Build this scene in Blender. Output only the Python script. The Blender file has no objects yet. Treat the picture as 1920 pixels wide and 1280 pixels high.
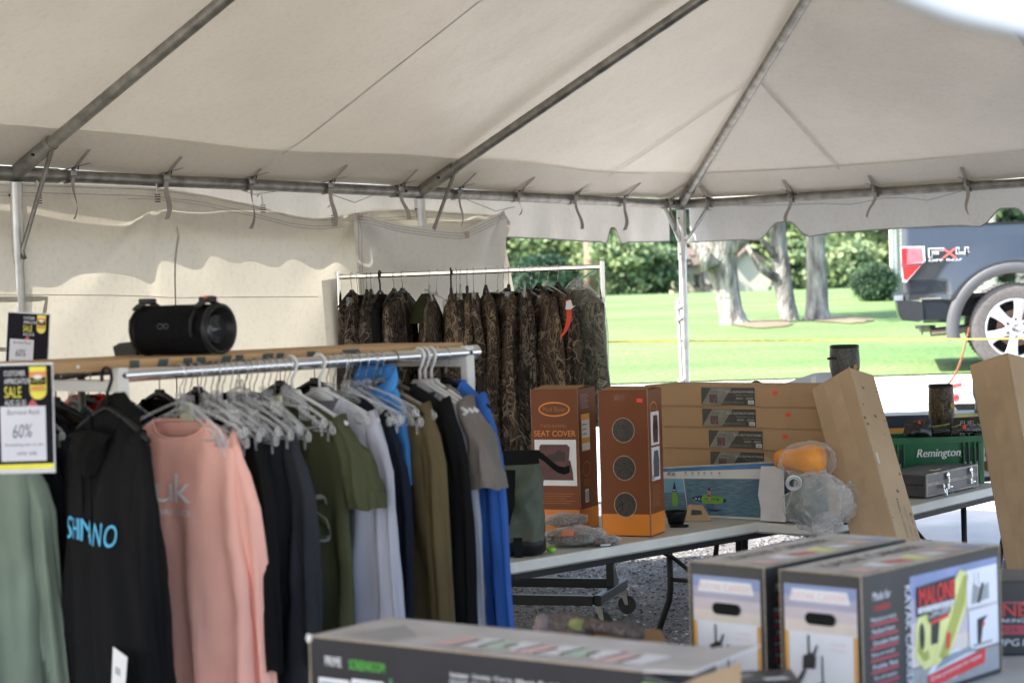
import bpy, math, random
import numpy as np
from mathutils import Vector, Matrix, noise
S = bpy.context.scene
COL = S.collection
random.seed(4)
RNG = np.random.default_rng(7)
PI = math.pi
# ---------------------------------------------------------------- camera
F = 3600.0; PITCH = .0201; ROLL = .0303; EYE = Vector((0, 0, 1.7))
_fw = Vector((0, math.cos(PITCH), -math.sin(PITCH)))
_u0 = Vector((0, math.sin(PITCH), math.cos(PITCH))); _r0 = Vector((1, 0, 0))
_rt = _r0*math.cos(ROLL) - _u0*math.sin(ROLL)
_up = _r0*math.sin(ROLL) + _u0*math.cos(ROLL)
cd = bpy.data.cameras.new('camera'); cam = bpy.data.objects.new('camera', cd); COL.objects.link(cam)
M = Matrix.Identity(4)
for i in range(3):
    M[i][0] = _rt[i]; M[i][1] = _up[i]; M[i][2] = -_fw[i]; M[i][3] = EYE[i]
cam.matrix_world = M
cd.sensor_width = 36; cd.lens = F/1920*36; cd.clip_start = .1; cd.clip_end = 2000
cd.dof.use_dof = True; cd.dof.focus_distance = 9.2; cd.dof.aperture_fstop = 3.6
S.camera = cam
# ---------------------------------------------------------------- light
SUN = Vector((-.93, -.32, 0)).normalized()*math.cos(math.radians(50)) + Vector((0, 0, math.sin(math.radians(50))))
w = bpy.data.worlds.new('World'); S.world = w; w.use_nodes = True
wn = w.node_tree; bg = wn.nodes['Background']; sky = wn.nodes.new('ShaderNodeTexSky')
sky.sky_type = 'NISHITA'; sky.sun_disc = False; sky.sun_elevation = math.radians(50)
sky.sun_rotation = math.atan2(SUN.x, SUN.y); sky.air_density = 1.0; sky.dust_density = 2.5; sky.ozone_density = 1
wn.links.new(sky.outputs[0], bg.inputs[0]); bg.inputs[1].default_value = .15
sl = bpy.data.lights.new('sun', 'SUN'); sl.energy = 4.2; sl.angle = math.radians(.53); sl.color = (1, .95, .87)
so = bpy.data.objects.new('sun', sl); COL.objects.link(so); so.location = (0, 0, 30)
so.rotation_euler = SUN.to_track_quat('Z', 'Y').to_euler()
S.view_settings.view_transform = 'Standard'; S.view_settings.look = 'None'
S.view_settings.exposure = 2.1; S.view_settings.gamma = 1
S.cycles.max_bounces = 10; S.cycles.diffuse_bounces = 5; S.cycles.transparent_max_bounces = 12
# ---------------------------------------------------------------- pixel -> world
def ray(px, py): return _fw + _rt*((px-960)/F) - _up*((py-640)/F)
def at(px, py, y): d = ray(px, py); return EYE + d*(y/d.y)
def atz(px, py, z): d = ray(px, py); return EYE + d*((z-EYE.z)/d.z)
def hit(px, py, p, n): d = ray(px, py); return EYE + d*((p-EYE).dot(n)/d.dot(n))
V = Vector
UP = V((0, 0, 1))
def rad(a): return math.radians(a)
# ---------------------------------------------------------------- materials
MATS = {}
def nd(t, kind, **k):
    n = t.nodes.new(kind)
    for a, v in k.items(): setattr(n, a, v)
    return n
def c4(c): return (c[0], c[1], c[2], 1)
def mat(name, col, rough=.6, metal=0., var=.12, scale=8., bump=0., bscale=60., col2=None, trans=0., spec=.5, sheen=0., coat=0., detail=5, alpha=1., stretch=None):
    if name in MATS: return MATS[name]
    m = bpy.data.materials.new(name); m.use_nodes = True; t = m.node_tree
    b = t.nodes['Principled BSDF']; tc = nd(t, 'ShaderNodeTexCoord'); src = tc.outputs['Object']
    if stretch:
        mp = nd(t, 'ShaderNodeMapping'); mp.inputs['Scale'].default_value = stretch
        t.links.new(src, mp.inputs[0]); src = mp.outputs[0]
    n = nd(t, 'ShaderNodeTexNoise'); n.inputs['Scale'].default_value = scale; n.inputs['Detail'].default_value = detail
    t.links.new(src, n.inputs['Vector'])
    r = nd(t, 'ShaderNodeValToRGB'); r.color_ramp.elements[0].position = .32; r.color_ramp.elements[1].position = .68
    a = col2 or tuple(max(0, x*(1-var)) for x in col); bb = col if col2 else tuple(min(1, x*(1+var)) for x in col)
    r.color_ramp.elements[0].color = c4(a); r.color_ramp.elements[1].color = c4(bb)
    t.links.new(n.outputs[0], r.inputs[0]); t.links.new(r.outputs[0], b.inputs['Base Color'])
    b.inputs['Roughness'].default_value = rough; b.inputs['Metallic'].default_value = metal
    b.inputs['Specular IOR Level'].default_value = spec
    b.inputs['Sheen Weight'].default_value = sheen; b.inputs['Coat Weight'].default_value = coat
    b.inputs['Alpha'].default_value = alpha
    out = t.nodes['Material Output']
    if bump:
        n2 = nd(t, 'ShaderNodeTexNoise'); n2.inputs['Scale'].default_value = bscale; n2.inputs['Detail'].default_value = 4
        t.links.new(src, n2.inputs['Vector'])
        bp = nd(t, 'ShaderNodeBump'); bp.inputs['Strength'].default_value = bump; bp.inputs['Distance'].default_value = .01
        t.links.new(n2.outputs[0], bp.inputs['Height']); t.links.new(bp.outputs[0], b.inputs['Normal'])
    if trans:
        tr = nd(t, 'ShaderNodeBsdfTranslucent'); t.links.new(r.outputs[0], tr.inputs[0])
        mx = nd(t, 'ShaderNodeMixShader'); mx.inputs[0].default_value = trans
        t.links.new(b.outputs[0], mx.inputs[1]); t.links.new(tr.outputs[0], mx.inputs[2]); t.links.new(mx.outputs[0], out.inputs[0])
    MATS[name] = m; return m
def vinyl(name, refl, tr, tw, rough=.45, dirt=.25):
    """Translucent coated tent fabric: reflects refl, lets tw of colour tr through."""
    m = bpy.data.materials.new(name); m.use_nodes = True; t = m.node_tree; b = t.nodes['Principled BSDF']
    tc = nd(t, 'ShaderNodeTexCoord')
    n = nd(t, 'ShaderNodeTexNoise'); n.inputs['Scale'].default_value = .55; n.inputs['Detail'].default_value = 8; n.inputs['Roughness'].default_value = .62
    t.links.new(tc.outputs['Object'], n.inputs['Vector'])
    n3 = nd(t, 'ShaderNodeTexNoise'); n3.inputs['Scale'].default_value = 38; n3.inputs['Detail'].default_value = 3
    t.links.new(tc.outputs['Object'], n3.inputs['Vector'])
    r = nd(t, 'ShaderNodeMapRange'); r.inputs['From Min'].default_value = .3; r.inputs['From Max'].default_value = .7
    r.inputs['To Min'].default_value = 1-dirt; r.inputs['To Max'].default_value = 1.0
    t.links.new(n.outputs[0], r.inputs[0])
    r2 = nd(t, 'ShaderNodeMapRange'); r2.inputs['From Min'].default_value = .3; r2.inputs['From Max'].default_value = .5
    r2.inputs['To Min'].default_value = .93; r2.inputs['To Max'].default_value = 1.0
    t.links.new(n3.outputs[0], r2.inputs[0])
    mu = nd(t, 'ShaderNodeMath', operation='MULTIPLY'); t.links.new(r.outputs[0], mu.inputs[0]); t.links.new(r2.outputs[0], mu.inputs[1])
    def tint(c):
        x = nd(t, 'ShaderNodeVectorMath', operation='SCALE'); x.inputs[0].default_value = c; t.links.new(mu.outputs[0], x.inputs['Scale']); return x.outputs[0]
    t.links.new(tint(refl), b.inputs['Base Color']); b.inputs['Roughness'].default_value = rough; b.inputs['Specular IOR Level'].default_value = .25
    tl = nd(t, 'ShaderNodeBsdfTranslucent'); t.links.new(tint(tr), tl.inputs[0])
    n4 = nd(t, 'ShaderNodeTexNoise'); n4.inputs['Scale'].default_value = 1.6; n4.inputs['Detail'].default_value = 6
    t.links.new(tc.outputs['Object'], n4.inputs['Vector'])
    bp = nd(t, 'ShaderNodeBump'); bp.inputs['Strength'].default_value = .35; bp.inputs['Distance'].default_value = .05
    t.links.new(n4.outputs[0], bp.inputs['Height']); t.links.new(bp.outputs[0], b.inputs['Normal']); t.links.new(bp.outputs[0], tl.inputs['Normal'])
    mx = nd(t, 'ShaderNodeMixShader'); mx.inputs[0].default_value = tw
    t.links.new(b.outputs[0], mx.inputs[1]); t.links.new(tl.outputs[0], mx.inputs[2])
    t.links.new(mx.outputs[0], t.nodes['Material Output'].inputs[0]); MATS[name] = m; return m
def film(name, col=(.9, .92, .95), body=.25, rough=.12, wr=22):
    """Thin clear plastic: mostly see-through with gloss and a little milky body."""
    m = bpy.data.materials.new(name); m.use_nodes = True; t = m.node_tree; b = t.nodes['Principled BSDF']
    b.inputs['Base Color'].default_value = c4(col); b.inputs['Roughness'].default_value = rough
    tc = nd(t, 'ShaderNodeTexCoord'); nn_ = nd(t, 'ShaderNodeTexNoise'); nn_.inputs['Scale'].default_value = wr; nn_.inputs['Detail'].default_value = 3; nn_.inputs['Distortion'].default_value = 1.2
    bp = nd(t, 'ShaderNodeBump'); bp.inputs['Strength'].default_value = .9; bp.inputs['Distance'].default_value = .012
    t.links.new(tc.outputs['Object'], nn_.inputs['Vector']); t.links.new(nn_.outputs[0], bp.inputs['Height']); t.links.new(bp.outputs[0], b.inputs['Normal'])
    tp = nd(t, 'ShaderNodeBsdfTransparent'); lw = nd(t, 'ShaderNodeLayerWeight'); lw.inputs[0].default_value = .35
    mr = nd(t, 'ShaderNodeMapRange'); mr.inputs['To Min'].default_value = body; mr.inputs['To Max'].default_value = min(1, body+.6)
    t.links.new(lw.outputs['Facing'], mr.inputs[0])
    mx = nd(t, 'ShaderNodeMixShader'); t.links.new(mr.outputs[0], mx.inputs[0])
    t.links.new(tp.outputs[0], mx.inputs[1]); t.links.new(b.outputs[0], mx.inputs[2])
    t.links.new(mx.outputs[0], t.nodes['Material Output'].inputs[0]); MATS[name] = m; return m
def camo(name, tones, scale=9., bright=1., rough=.8):
    """Printed bark-and-leaf camouflage in the given tones, dark to light."""
    m = bpy.data.materials.new(name); m.use_nodes = True; t = m.node_tree; b = t.nodes['Principled BSDF']
    tc = nd(t, 'ShaderNodeTexCoord'); oi = nd(t, 'ShaderNodeObjectInfo')
    ad = nd(t, 'ShaderNodeVectorMath', operation='ADD'); sc_ = nd(t, 'ShaderNodeVectorMath', operation='SCALE'); sc_.inputs['Scale'].default_value = 9
    cx = nd(t, 'ShaderNodeCombineXYZ')
    for k in range(3): t.links.new(oi.outputs['Random'], cx.inputs[k])
    t.links.new(cx.outputs[0], sc_.inputs[0]); t.links.new(tc.outputs['Object'], ad.inputs[0]); t.links.new(sc_.outputs[0], ad.inputs[1])
    mp = nd(t, 'ShaderNodeMapping'); mp.inputs['Scale'].default_value = (1, 1, .5); t.links.new(ad.outputs[0], mp.inputs[0])
    n = nd(t, 'ShaderNodeTexNoise'); n.inputs['Scale'].default_value = scale; n.inputs['Detail'].default_value = 5; n.inputs['Distortion'].default_value = 2.2; n.inputs['Roughness'].default_value = .65
    t.links.new(mp.outputs[0], n.inputs['Vector'])
    r = nd(t, 'ShaderNodeValToRGB'); r.color_ramp.interpolation = 'CONSTANT'; e = r.color_ramp.elements; seq = [0, 2, 1, 3, 1, 4, 2, 0, 3]; k = len(seq)
    e[0].position = 0; e[1].position = .36
    for i, q in enumerate(seq):
        el = e[i] if i < 2 else e.new(.33+.36*i/(k-1))
        el.color = c4([x*bright for x in tones[min(q, len(tones)-1)]])
    t.links.new(n.outputs[0], r.inputs[0])
    wv = nd(t, 'ShaderNodeTexNoise'); wv.inputs['Scale'].default_value = scale*1.1; wv.inputs['Detail'].default_value = 2
    t.links.new(ad.outputs[0], wv.inputs['Vector'])
    a2 = nd(t, 'ShaderNodeVectorMath', operation='SCALE'); a2.inputs['Scale'].default_value = .16; t.links.new(wv.outputs['Color'], a2.inputs[0])
    a3 = nd(t, 'ShaderNodeVectorMath', operation='ADD'); t.links.new(ad.outputs[0], a3.inputs[0]); t.links.new(a2.outputs[0], a3.inputs[1])
    vo = nd(t, 'ShaderNodeTexVoronoi', feature='DISTANCE_TO_EDGE'); vo.inputs['Scale'].default_value = scale*1.5; t.links.new(a3.outputs[0], vo.inputs['Vector'])
    r2 = nd(t, 'ShaderNodeValToRGB'); r2.color_ramp.elements[0].position = .012; r2.color_ramp.elements[0].color = (.75, .75, .75, 1); r2.color_ramp.elements[1].position = .03; r2.color_ramp.elements[1].color = (0, 0, 0, 1)
    t.links.new(vo.outputs['Distance'], r2.inputs[0])
    ms_ = nd(t, 'ShaderNodeTexNoise'); ms_.inputs['Scale'].default_value = scale*.6; t.links.new(ad.outputs[0], ms_.inputs['Vector'])
    r3 = nd(t, 'ShaderNodeValToRGB'); r3.color_ramp.elements[0].position = .47; r3.color_ramp.elements[1].position = .53; t.links.new(ms_.outputs[0], r3.inputs[0])
    mu_ = nd(t, 'ShaderNodeMath', operation='MULTIPLY'); t.links.new(r2.outputs[0], mu_.inputs[0]); t.links.new(r3.outputs[0], mu_.inputs[1])
    mx = nd(t, 'ShaderNodeMix', data_type='RGBA'); t.links.new(mu_.outputs[0], mx.inputs[0]); t.links.new(r.outputs[0], mx.inputs[6])
    mx.inputs[7].default_value = c4([x*bright*1.3 for x in tones[-1]])
    t.links.new(mx.outputs[2], b.inputs['Base Color']); b.inputs['Roughness'].default_value = rough; b.inputs['Sheen Weight'].default_value = .0
    b.inputs['Specular IOR Level'].default_value = .25
    MATS[name] = m; return m
def fabric(name, col, var=.1, rough=.85):
    return mat(name, col, rough=rough, var=var, scale=5, bump=.25, bscale=450, spec=.12, sheen=0)
# ---------------------------------------------------------------- mesh builder
class MB:
    def __init__(s): s.v = []; s.f = []; s.m = []; s.mats = []; s.T = Matrix.Identity(4)
    def mi(s, m):
        if m not in s.mats: s.mats.append(m)
        return s.mats.index(m)
    def add(s, vs, fs, m):
        o = len(s.v); k = s.mi(m); T = s.T
        s.v += [tuple(T @ V(p)) for p in vs]; s.f += [tuple(o+i for i in f) for f in fs]; s.m += [k]*len(fs)
    def boxv(s, o, X, Y, Z, m):
        o, X, Y, Z = V(o), V(X), V(Y), V(Z)
        vs = [o, o+X, o+X+Y, o+Y, o+Z, o+X+Z, o+X+Y+Z, o+Y+Z]
        f = [(0, 3, 2, 1), (4, 5, 6, 7), (0, 1, 5, 4), (1, 2, 6, 5), (2, 3, 7, 6), (3, 0, 4, 7)]
        if X.cross(Y).dot(Z) < 0: f = [tuple(reversed(q)) for q in f]
        s.add(vs, f, m)
    def box(s, c, d, m, rz=0, bev=0):
        R = Matrix.Rotation(rz, 3, 'Z'); X, Y, Z = R @ V((d[0], 0, 0)), R @ V((0, d[1], 0)), V((0, 0, d[2]))
        if bev: return s.rbox(V(c)-(X+Y+Z)/2, X, Y, Z, m, bev)
        s.boxv(V(c)-(X+Y+Z)/2, X, Y, Z, m)
    def rbox(s, o, X, Y, Z, m, b=.004):
        """box with chamfered edges, no coplanar overlaps"""
        o = V(o); ax = [V(X), V(Y), V(Z)]; L = [a.length for a in ax]; e = [a.normalized() for a in ax]
        if ax[0].cross(ax[1]).dot(ax[2]) < 0: e[0], e[1] = e[1], e[0]; L[0], L[1] = L[1], L[0]
        b = min(b, min(L)*.45); vs = []; idx = {}
        for sx in (0, 1):
            for sy in (0, 1):
                for sz in (0, 1):
                    for k in range(3):
                        t = [sx*L[0], sy*L[1], sz*L[2]]; sg = [sx, sy, sz]
                        for j in range(3):
                            if j != k: t[j] += b*(1-2*sg[j])
                        idx[(sx, sy, sz, k)] = len(vs); vs.append(o+e[0]*t[0]+e[1]*t[1]+e[2]*t[2])
        f = []
        def q(*k): return tuple(idx[i] for i in k)
        f += [q((0, 0, 0, 0), (0, 0, 1, 0), (0, 1, 1, 0), (0, 1, 0, 0)), q((1, 0, 0, 0), (1, 1, 0, 0), (1, 1, 1, 0), (1, 0, 1, 0))]
        f += [q((0, 0, 0, 1), (1, 0, 0, 1), (1, 0, 1, 1), (0, 0, 1, 1)), q((0, 1, 0, 1), (0, 1, 1, 1), (1, 1, 1, 1), (1, 1, 0, 1))]
        f += [q((0, 0, 0, 2), (0, 1, 0, 2), (1, 1, 0, 2), (1, 0, 0, 2)), q((0, 0, 1, 2), (1, 0, 1, 2), (1, 1, 1, 2), (0, 1, 1, 2))]
        for a in (0, 1):
            for c in (0, 1):
                f.append(q((0, a, c, 1), (1, a, c, 1), (1, a, c, 2), (0, a, c, 2)))
                f.append(q((a, 0, c, 0), (a, 1, c, 0), (a, 1, c, 2), (a, 0, c, 2)))
                f.append(q((a, c, 0, 0), (a, c, 1, 0), (a, c, 1, 1), (a, c, 0, 1)))
                for d in (0, 1): f.append(q((a, c, d, 0), (a, c, d, 1), (a, c, d, 2)))
        s.add(vs, f, m)
    def tube(s, pts, r, m, n=8, cap=True):
        pts = [V(p) for p in pts]; rs = r if isinstance(r, (list, tuple)) else [r]*len(pts)
        vs = []; fs = []; up = None
        for i, p in enumerate(pts):
            d = (pts[min(i+1, len(pts)-1)]-pts[max(i-1, 0)]).normalized()
            if up is None:
                a = UP if abs(d.z) < .9 else V((1, 0, 0)); up = (a - d*a.dot(d)).normalized()
            else:
                up = up - d*up.dot(d); up = up.normalized() if up.length > 1e-6 else d.orthogonal().normalized()
            sd = d.cross(up)
            for k in range(n):
                t = 2*PI*k/n; vs.append(p+up*math.cos(t)*rs[i]+sd*math.sin(t)*rs[i])
        for i in range(len(pts)-1):
            for k in range(n):
                a = i*n+k; b = i*n+(k+1) % n; fs.append((a, b, b+n, a+n))
        if cap: fs.append(tuple(reversed(range(n)))); fs.append(tuple(range((len(pts)-1)*n, len(pts)*n)))
        s.add(vs, fs, m)
    def loft(s, rings, m, closed=True, cap=(False, False)):
        n = len(rings[0]); vs = [p for r in rings for p in r]; fs = []
        for i in range(len(rings)-1):
            for k in range(n if closed else n-1):
                a = i*n+k; b = i*n+(k+1) % n; fs.append((a, b, b+n, a+n))
        if cap[0]: fs.append(tuple(reversed(range(n))))
        if cap[1]: fs.append(tuple(range((len(rings)-1)*n, len(rings)*n)))
        s.add(vs, fs, m)
    def lathe(s, prof, m, n=24, c=(0, 0, 0), axis=(0, 0, 1), cap=(True, True)):
        ax = V(axis).normalized(); a = ax.orthogonal().normalized(); b = ax.cross(a); c = V(c)
        s.loft([[c+ax*h+(a*math.cos(2*PI*k/n)+b*math.sin(2*PI*k/n))*r for k in range(n)] for r, h in prof], m, cap=cap)
    def grid(s, fn, nu, nv, m):
        vs = [fn(i/nu, j/nv) for j in range(nv+1) for i in range(nu+1)]
        fs = [(j*(nu+1)+i, j*(nu+1)+i+1, (j+1)*(nu+1)+i+1, (j+1)*(nu+1)+i) for j in range(nv) for i in range(nu)]
        s.add(vs, fs, m)
    def slab(s, pts, th, m):
        """polygon with thickness th (vector)"""
        n = len(pts); th = V(th); vs = [V(p) for p in pts]+[V(p)+th for p in pts]
        fs = [tuple(reversed(range(n))), tuple(range(n, 2*n))]+[(i, (i+1) % n, (i+1) % n+n, i+n) for i in range(n)]
        s.add(vs, fs, m)
    def build(s, name, parent=None, smooth=False, local=False, angle=None):
        me = bpy.data.meshes.new(name)
        off = V((0, 0, 0))
        if not local:
            p = parent
            while p is not None: off += p.location; p = p.parent
        me.from_pydata([tuple(V(v)-off) for v in s.v] if off.length else s.v, [], s.f)
        for m in s.mats: me.materials.append(m)
        me.polygons.foreach_set('material_index', s.m)
        if smooth: me.polygons.foreach_set('use_smooth', [True]*len(s.f))
        me.update()
        if angle: me.set_sharp_from_angle(angle=rad(angle))
        o = bpy.data.objects.new(name, me); COL.objects.link(o)
        if parent: o.parent = parent
        return o
def tag(o, label=None, cat=None, group=None, kind=None):
    if label: o['label'] = label
    if cat: o['category'] = cat
    if group: o['group'] = group
    if kind: o['kind'] = kind
    return o
def thing(name, loc, label, cat, group=None, rz=0):
    o = bpy.data.objects.new(name, None); COL.objects.link(o); o.location = loc; o.rotation_euler.z = rz
    o.empty_display_size = .1
    return tag(o, label, cat, group)
KIDS = {}
def copy_tree(o, parent=None):
    c = o.copy(); COL.objects.link(c)
    if parent: c.parent = parent
    for ch in [x for x in bpy.data.objects if x.parent == o]: copy_tree(ch, c)
    return c
# text -------------------------------------------------------------
TXT = {}
def textgeo(s):
    if s in TXT: return TXT[s]
    cu = bpy.data.curves.new('t', 'FONT'); cu.body = s; cu.size = 1; cu.resolution_u = 3
    ob = bpy.data.objects.new('t', cu); COL.objects.link(ob)
    bpy.context.view_layer.update()
    me = bpy.data.meshes.new_from_object(ob.evaluated_get(bpy.context.evaluated_depsgraph_get()))
    vs = [(v.co.x, v.co.y) for v in me.vertices]; fs = [tuple(p.vertices) for p in me.polygons]
    bpy.data.objects.remove(ob); bpy.data.curves.remove(cu); bpy.data.meshes.remove(me)
    x0 = min(v[0] for v in vs); x1 = max(v[0] for v in vs); y0 = min(v[1] for v in vs); y1 = max(v[1] for v in vs)
    TXT[s] = ([((v[0]-x0)/(x1-x0), (v[1]-y0)/(y1-y0)) for v in vs], fs); return TXT[s]
class Face:
    """flat printed face: origin o, x along X, y along Y, printed layers in real thin thickness"""
    def __init__(s, mb, o, X, Y, lift=.0008):
        s.mb = mb; s.o = V(o); s.X = V(X).normalized(); s.Y = V(Y).normalized(); s.N = s.X.cross(s.Y); s.l = lift
    def p(s, u, v, l): return s.o+s.X*u+s.Y*v+s.N*(s.l*(l+1))
    def poly(s, pts, m, l=0):
        s.mb.add([s.p(u, v, l) for u, v in pts], [tuple(range(len(pts)))], m)
    def rect(s, x, y, w_, h, m, l=0): s.poly([(x, y), (x+w_, y), (x+w_, y+h), (x, y+h)], m, l)
    def ell(s, x, y, rx, ry, m, l=0, n=24): s.poly([(x+rx*math.cos(2*PI*k/n), y+ry*math.sin(2*PI*k/n)) for k in range(n)], m, l)
    def ring(s, x, y, rx, ry, t, m, l=0, n=28):
        vs = []
        for k in range(n):
            c, q = math.cos(2*PI*k/n), math.sin(2*PI*k/n)
            vs += [s.p(x+rx*c, y+ry*q, l), s.p(x+(rx-t)*c, y+(ry-t)*q, l)]
        s.mb.add(vs, [(2*k, 2*((k+1) % n), 2*((k+1) % n)+1, 2*k+1) for k in range(n)], m)
    def text(s, t, x, y, w_, h, m, l=1, shear=0, rot=0, taper=0):
        vs, fs = textgeo(t); out = []
        c, q = math.cos(rot), math.sin(rot)
        for a, b in vs:
            u = a*w_+b*h*shear; v = b*h*(1+taper*a); out.append(s.p(x+u*c-v*q, y+u*q+v*c, l))
        s.mb.add(out, fs, m)
# common materials
STEEL = mat('galvanised_steel', (.27, .26, .24), rough=.45, metal=.75, var=.3, scale=14, bump=.1, bscale=40)
ALU = mat('aluminium_tube', (.58, .58, .57), rough=.38, metal=.8, var=.15, scale=10)
CHROME = mat('chrome', (.8, .8, .82), rough=.12, metal=1, var=.05)
BLACKM = mat('black_metal', (.012, .012, .013), rough=.45, var=.3, spec=.25)
BLACKP = mat('black_plastic', (.010, .010, .011), rough=.4, var=.2, spec=.25)
WHITEP = mat('white_plastic', (.75, .75, .76), rough=.35, var=.04)
WHITEINK = mat('white_print', (.8, .8, .8), rough=.6, var=.05)
CLEAR = film('clear_plastic', (.80, .81, .83), body=.14, wr=60)
RUBBER = mat('rubber', (.025, .025, .026), rough=.75, var=.25, scale=20)
CARD = mat('cardboard', (.40, .26, .145), rough=.85, var=.1, scale=3, bump=.12, bscale=130, spec=.2)
CARDL = mat('cardboard_pale', (.43, .305, .19), rough=.85, var=.09, scale=3, bump=.12, bscale=130, spec=.2)
CARDD = mat('cardboard_brown', (.30, .18, .095), rough=.85, var=.1, scale=4, bump=.12, bscale=130, spec=.2)
TAPE = mat('packing_tape', (.33, .21, .11), rough=.22, var=.15, scale=12)
REDSTK = mat('price_sticker', (.85, .06, .03), rough=.5, var=.05)
# ================================================================ terrain
TP = [(-400, 0), (14.6, 0), (15.3, .08), (18.6, .86), (31, 1.24), (45, 1.45), (60, 1.77), (130, 1.98), (260, 2.3), (900, 3.5)]
def tz(y):
    for (a, b), (c, d) in zip(TP, TP[1:]):
        if y <= c:
            t = max(0, (y-a)/(c-a)); return b+(d-b)*t
    return TP[-1][1]
def sheet(name, xs, ys, lift, m):
    mb = MB(); vs = [(x, y, tz(y)+lift) for y in ys for x in xs]; n = len(xs)
    fs = [(j*n+i, j*n+i+1, (j+1)*n+i+1, (j+1)*n+i) for j in range(len(ys)-1) for i in range(n-1)]
    mb.add(vs, fs, m); return mb.build(name, smooth=True)
def gravel_mat():
    m = bpy.data.materials.new('gravel'); m.use_nodes = True; t = m.node_tree; b = t.nodes['Principled BSDF']
    tc = nd(t, 'ShaderNodeTexCoord'); v = nd(t, 'ShaderNodeTexVoronoi'); v.inputs['Scale'].default_value = 55
    n = nd(t, 'ShaderNodeTexNoise'); n.inputs['Scale'].default_value = 1.2; n.inputs['Detail'].default_value = 8
    t.links.new(tc.outputs['Object'], v.inputs['Vector']); t.links.new(tc.outputs['Object'], n.inputs['Vector'])
    r = nd(t, 'ShaderNodeValToRGB'); r.color_ramp.elements[0].color = (.06, .057, .056, 1); r.color_ramp.elements[1].color = (.32, .31, .305, 1)
    sp = nd(t, 'ShaderNodeSeparateColor'); t.links.new(v.outputs['Color'], sp.inputs[0])
    ad = nd(t, 'ShaderNodeMath', operation='MULTIPLY'); t.links.new(sp.outputs[0], ad.inputs[0]); t.links.new(n.outputs[0], ad.inputs[1])
    t.links.new(ad.outputs[0], r.inputs[0]); t.links.new(r.outputs[0], b.inputs['Base Color']); b.inputs['Roughness'].default_value = .85
    bp = nd(t, 'ShaderNodeBump'); bp.inputs['Strength'].default_value = 1; bp.inputs['Distance'].default_value = .012
    t.links.new(v.outputs['Distance'], bp.inputs['Height']); bp.invert = True; t.links.new(bp.outputs[0], b.inputs['Normal']); return m
def lawn_mat():
    m = bpy.data.materials.new('lawn_grass'); m.use_nodes = True; t = m.node_tree; b = t.nodes['Principled BSDF']
    tc = nd(t, 'ShaderNodeTexCoord')
    def nz(sc, det, st=None):
        n = nd(t, 'ShaderNodeTexNoise'); n.inputs['Scale'].default_value = sc; n.inputs['Detail'].default_value = det; s_ = tc.outputs['Object']
        if st: mp = nd(t, 'ShaderNodeMapping'); mp.inputs['Scale'].default_value = st; t.links.new(s_, mp.inputs[0]); s_ = mp.outputs[0]
        t.links.new(s_, n.inputs['Vector']); return n.outputs[0]
    a = nz(.35, 6, (.5, 1.2, 1)); c = nz(14, 5)
    mu = nd(t, 'ShaderNodeMath', operation='ADD'); t.links.new(a, mu.inputs[0]); t.links.new(c, mu.inputs[1])
    r = nd(t, 'ShaderNodeValToRGB'); e = r.color_ramp.elements; e[0].position = .38; e[0].color = (.060, .125, .040, 1); e[1].position = .66; e[1].color = (.165, .225, .095, 1)
    e2 = e.new(.5); e2.color = (.11, .175, .062, 1)
    hf = nd(t, 'ShaderNodeMath', operation='MULTIPLY'); hf.inputs[1].default_value = .5; t.links.new(mu.outputs[0], hf.inputs[0])
    t.links.new(hf.outputs[0], r.inputs[0]); t.links.new(r.outputs[0], b.inputs['Base Color']); b.inputs['Roughness'].default_value = .9
    b.inputs['Specular IOR Level'].default_value = .2
    bp = nd(t, 'ShaderNodeBump'); bp.inputs['Strength'].default_value = .8; bp.inputs['Distance'].default_value = .05
    t.links.new(c, bp.inputs['Height']); t.links.new(bp.outputs[0], b.inputs['Normal']); return m
GRAV = gravel_mat(); LAWN = lawn_mat()
CONC = mat('pale_concrete', (.50, .49, .47), rough=.85, var=.08, scale=1.5, bump=.1, bscale=50)
ys = [-60, -20, 0, 5, 10, 14, 14.6, 15.3, 16.4, 17.5, 18.6, 22, 26, 31, 38, 45, 52, 60, 80, 100, 130, 180, 260, 500, 900]
xs = [-600, -200, -80, -40, -20, -10, -5, 0, 5, 10, 20, 40, 80, 200, 600]
tag(sheet('ground', xs, ys, 0, GRAV), kind='structure')
tag(sheet('road', [x for x in xs if abs(x) <= 200], [15.3, 16.4, 17.5, 18.6], .015, CONC), kind='structure')
tag(sheet('lawn', xs, [y for y in ys if 18.6 <= y <= 500], .03, LAWN), kind='structure')
mb = MB(); mb.add([(-30, -40, .015), (30, -40, .015), (30, 1.2, .015), (-30, 1.2, .015)], [(0, 1, 2, 3)], CONC); tag(mb.build('added_bounce_slab'), kind='structure')  # unseen pale slab added behind the camera to bounce sunlight forward
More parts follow.
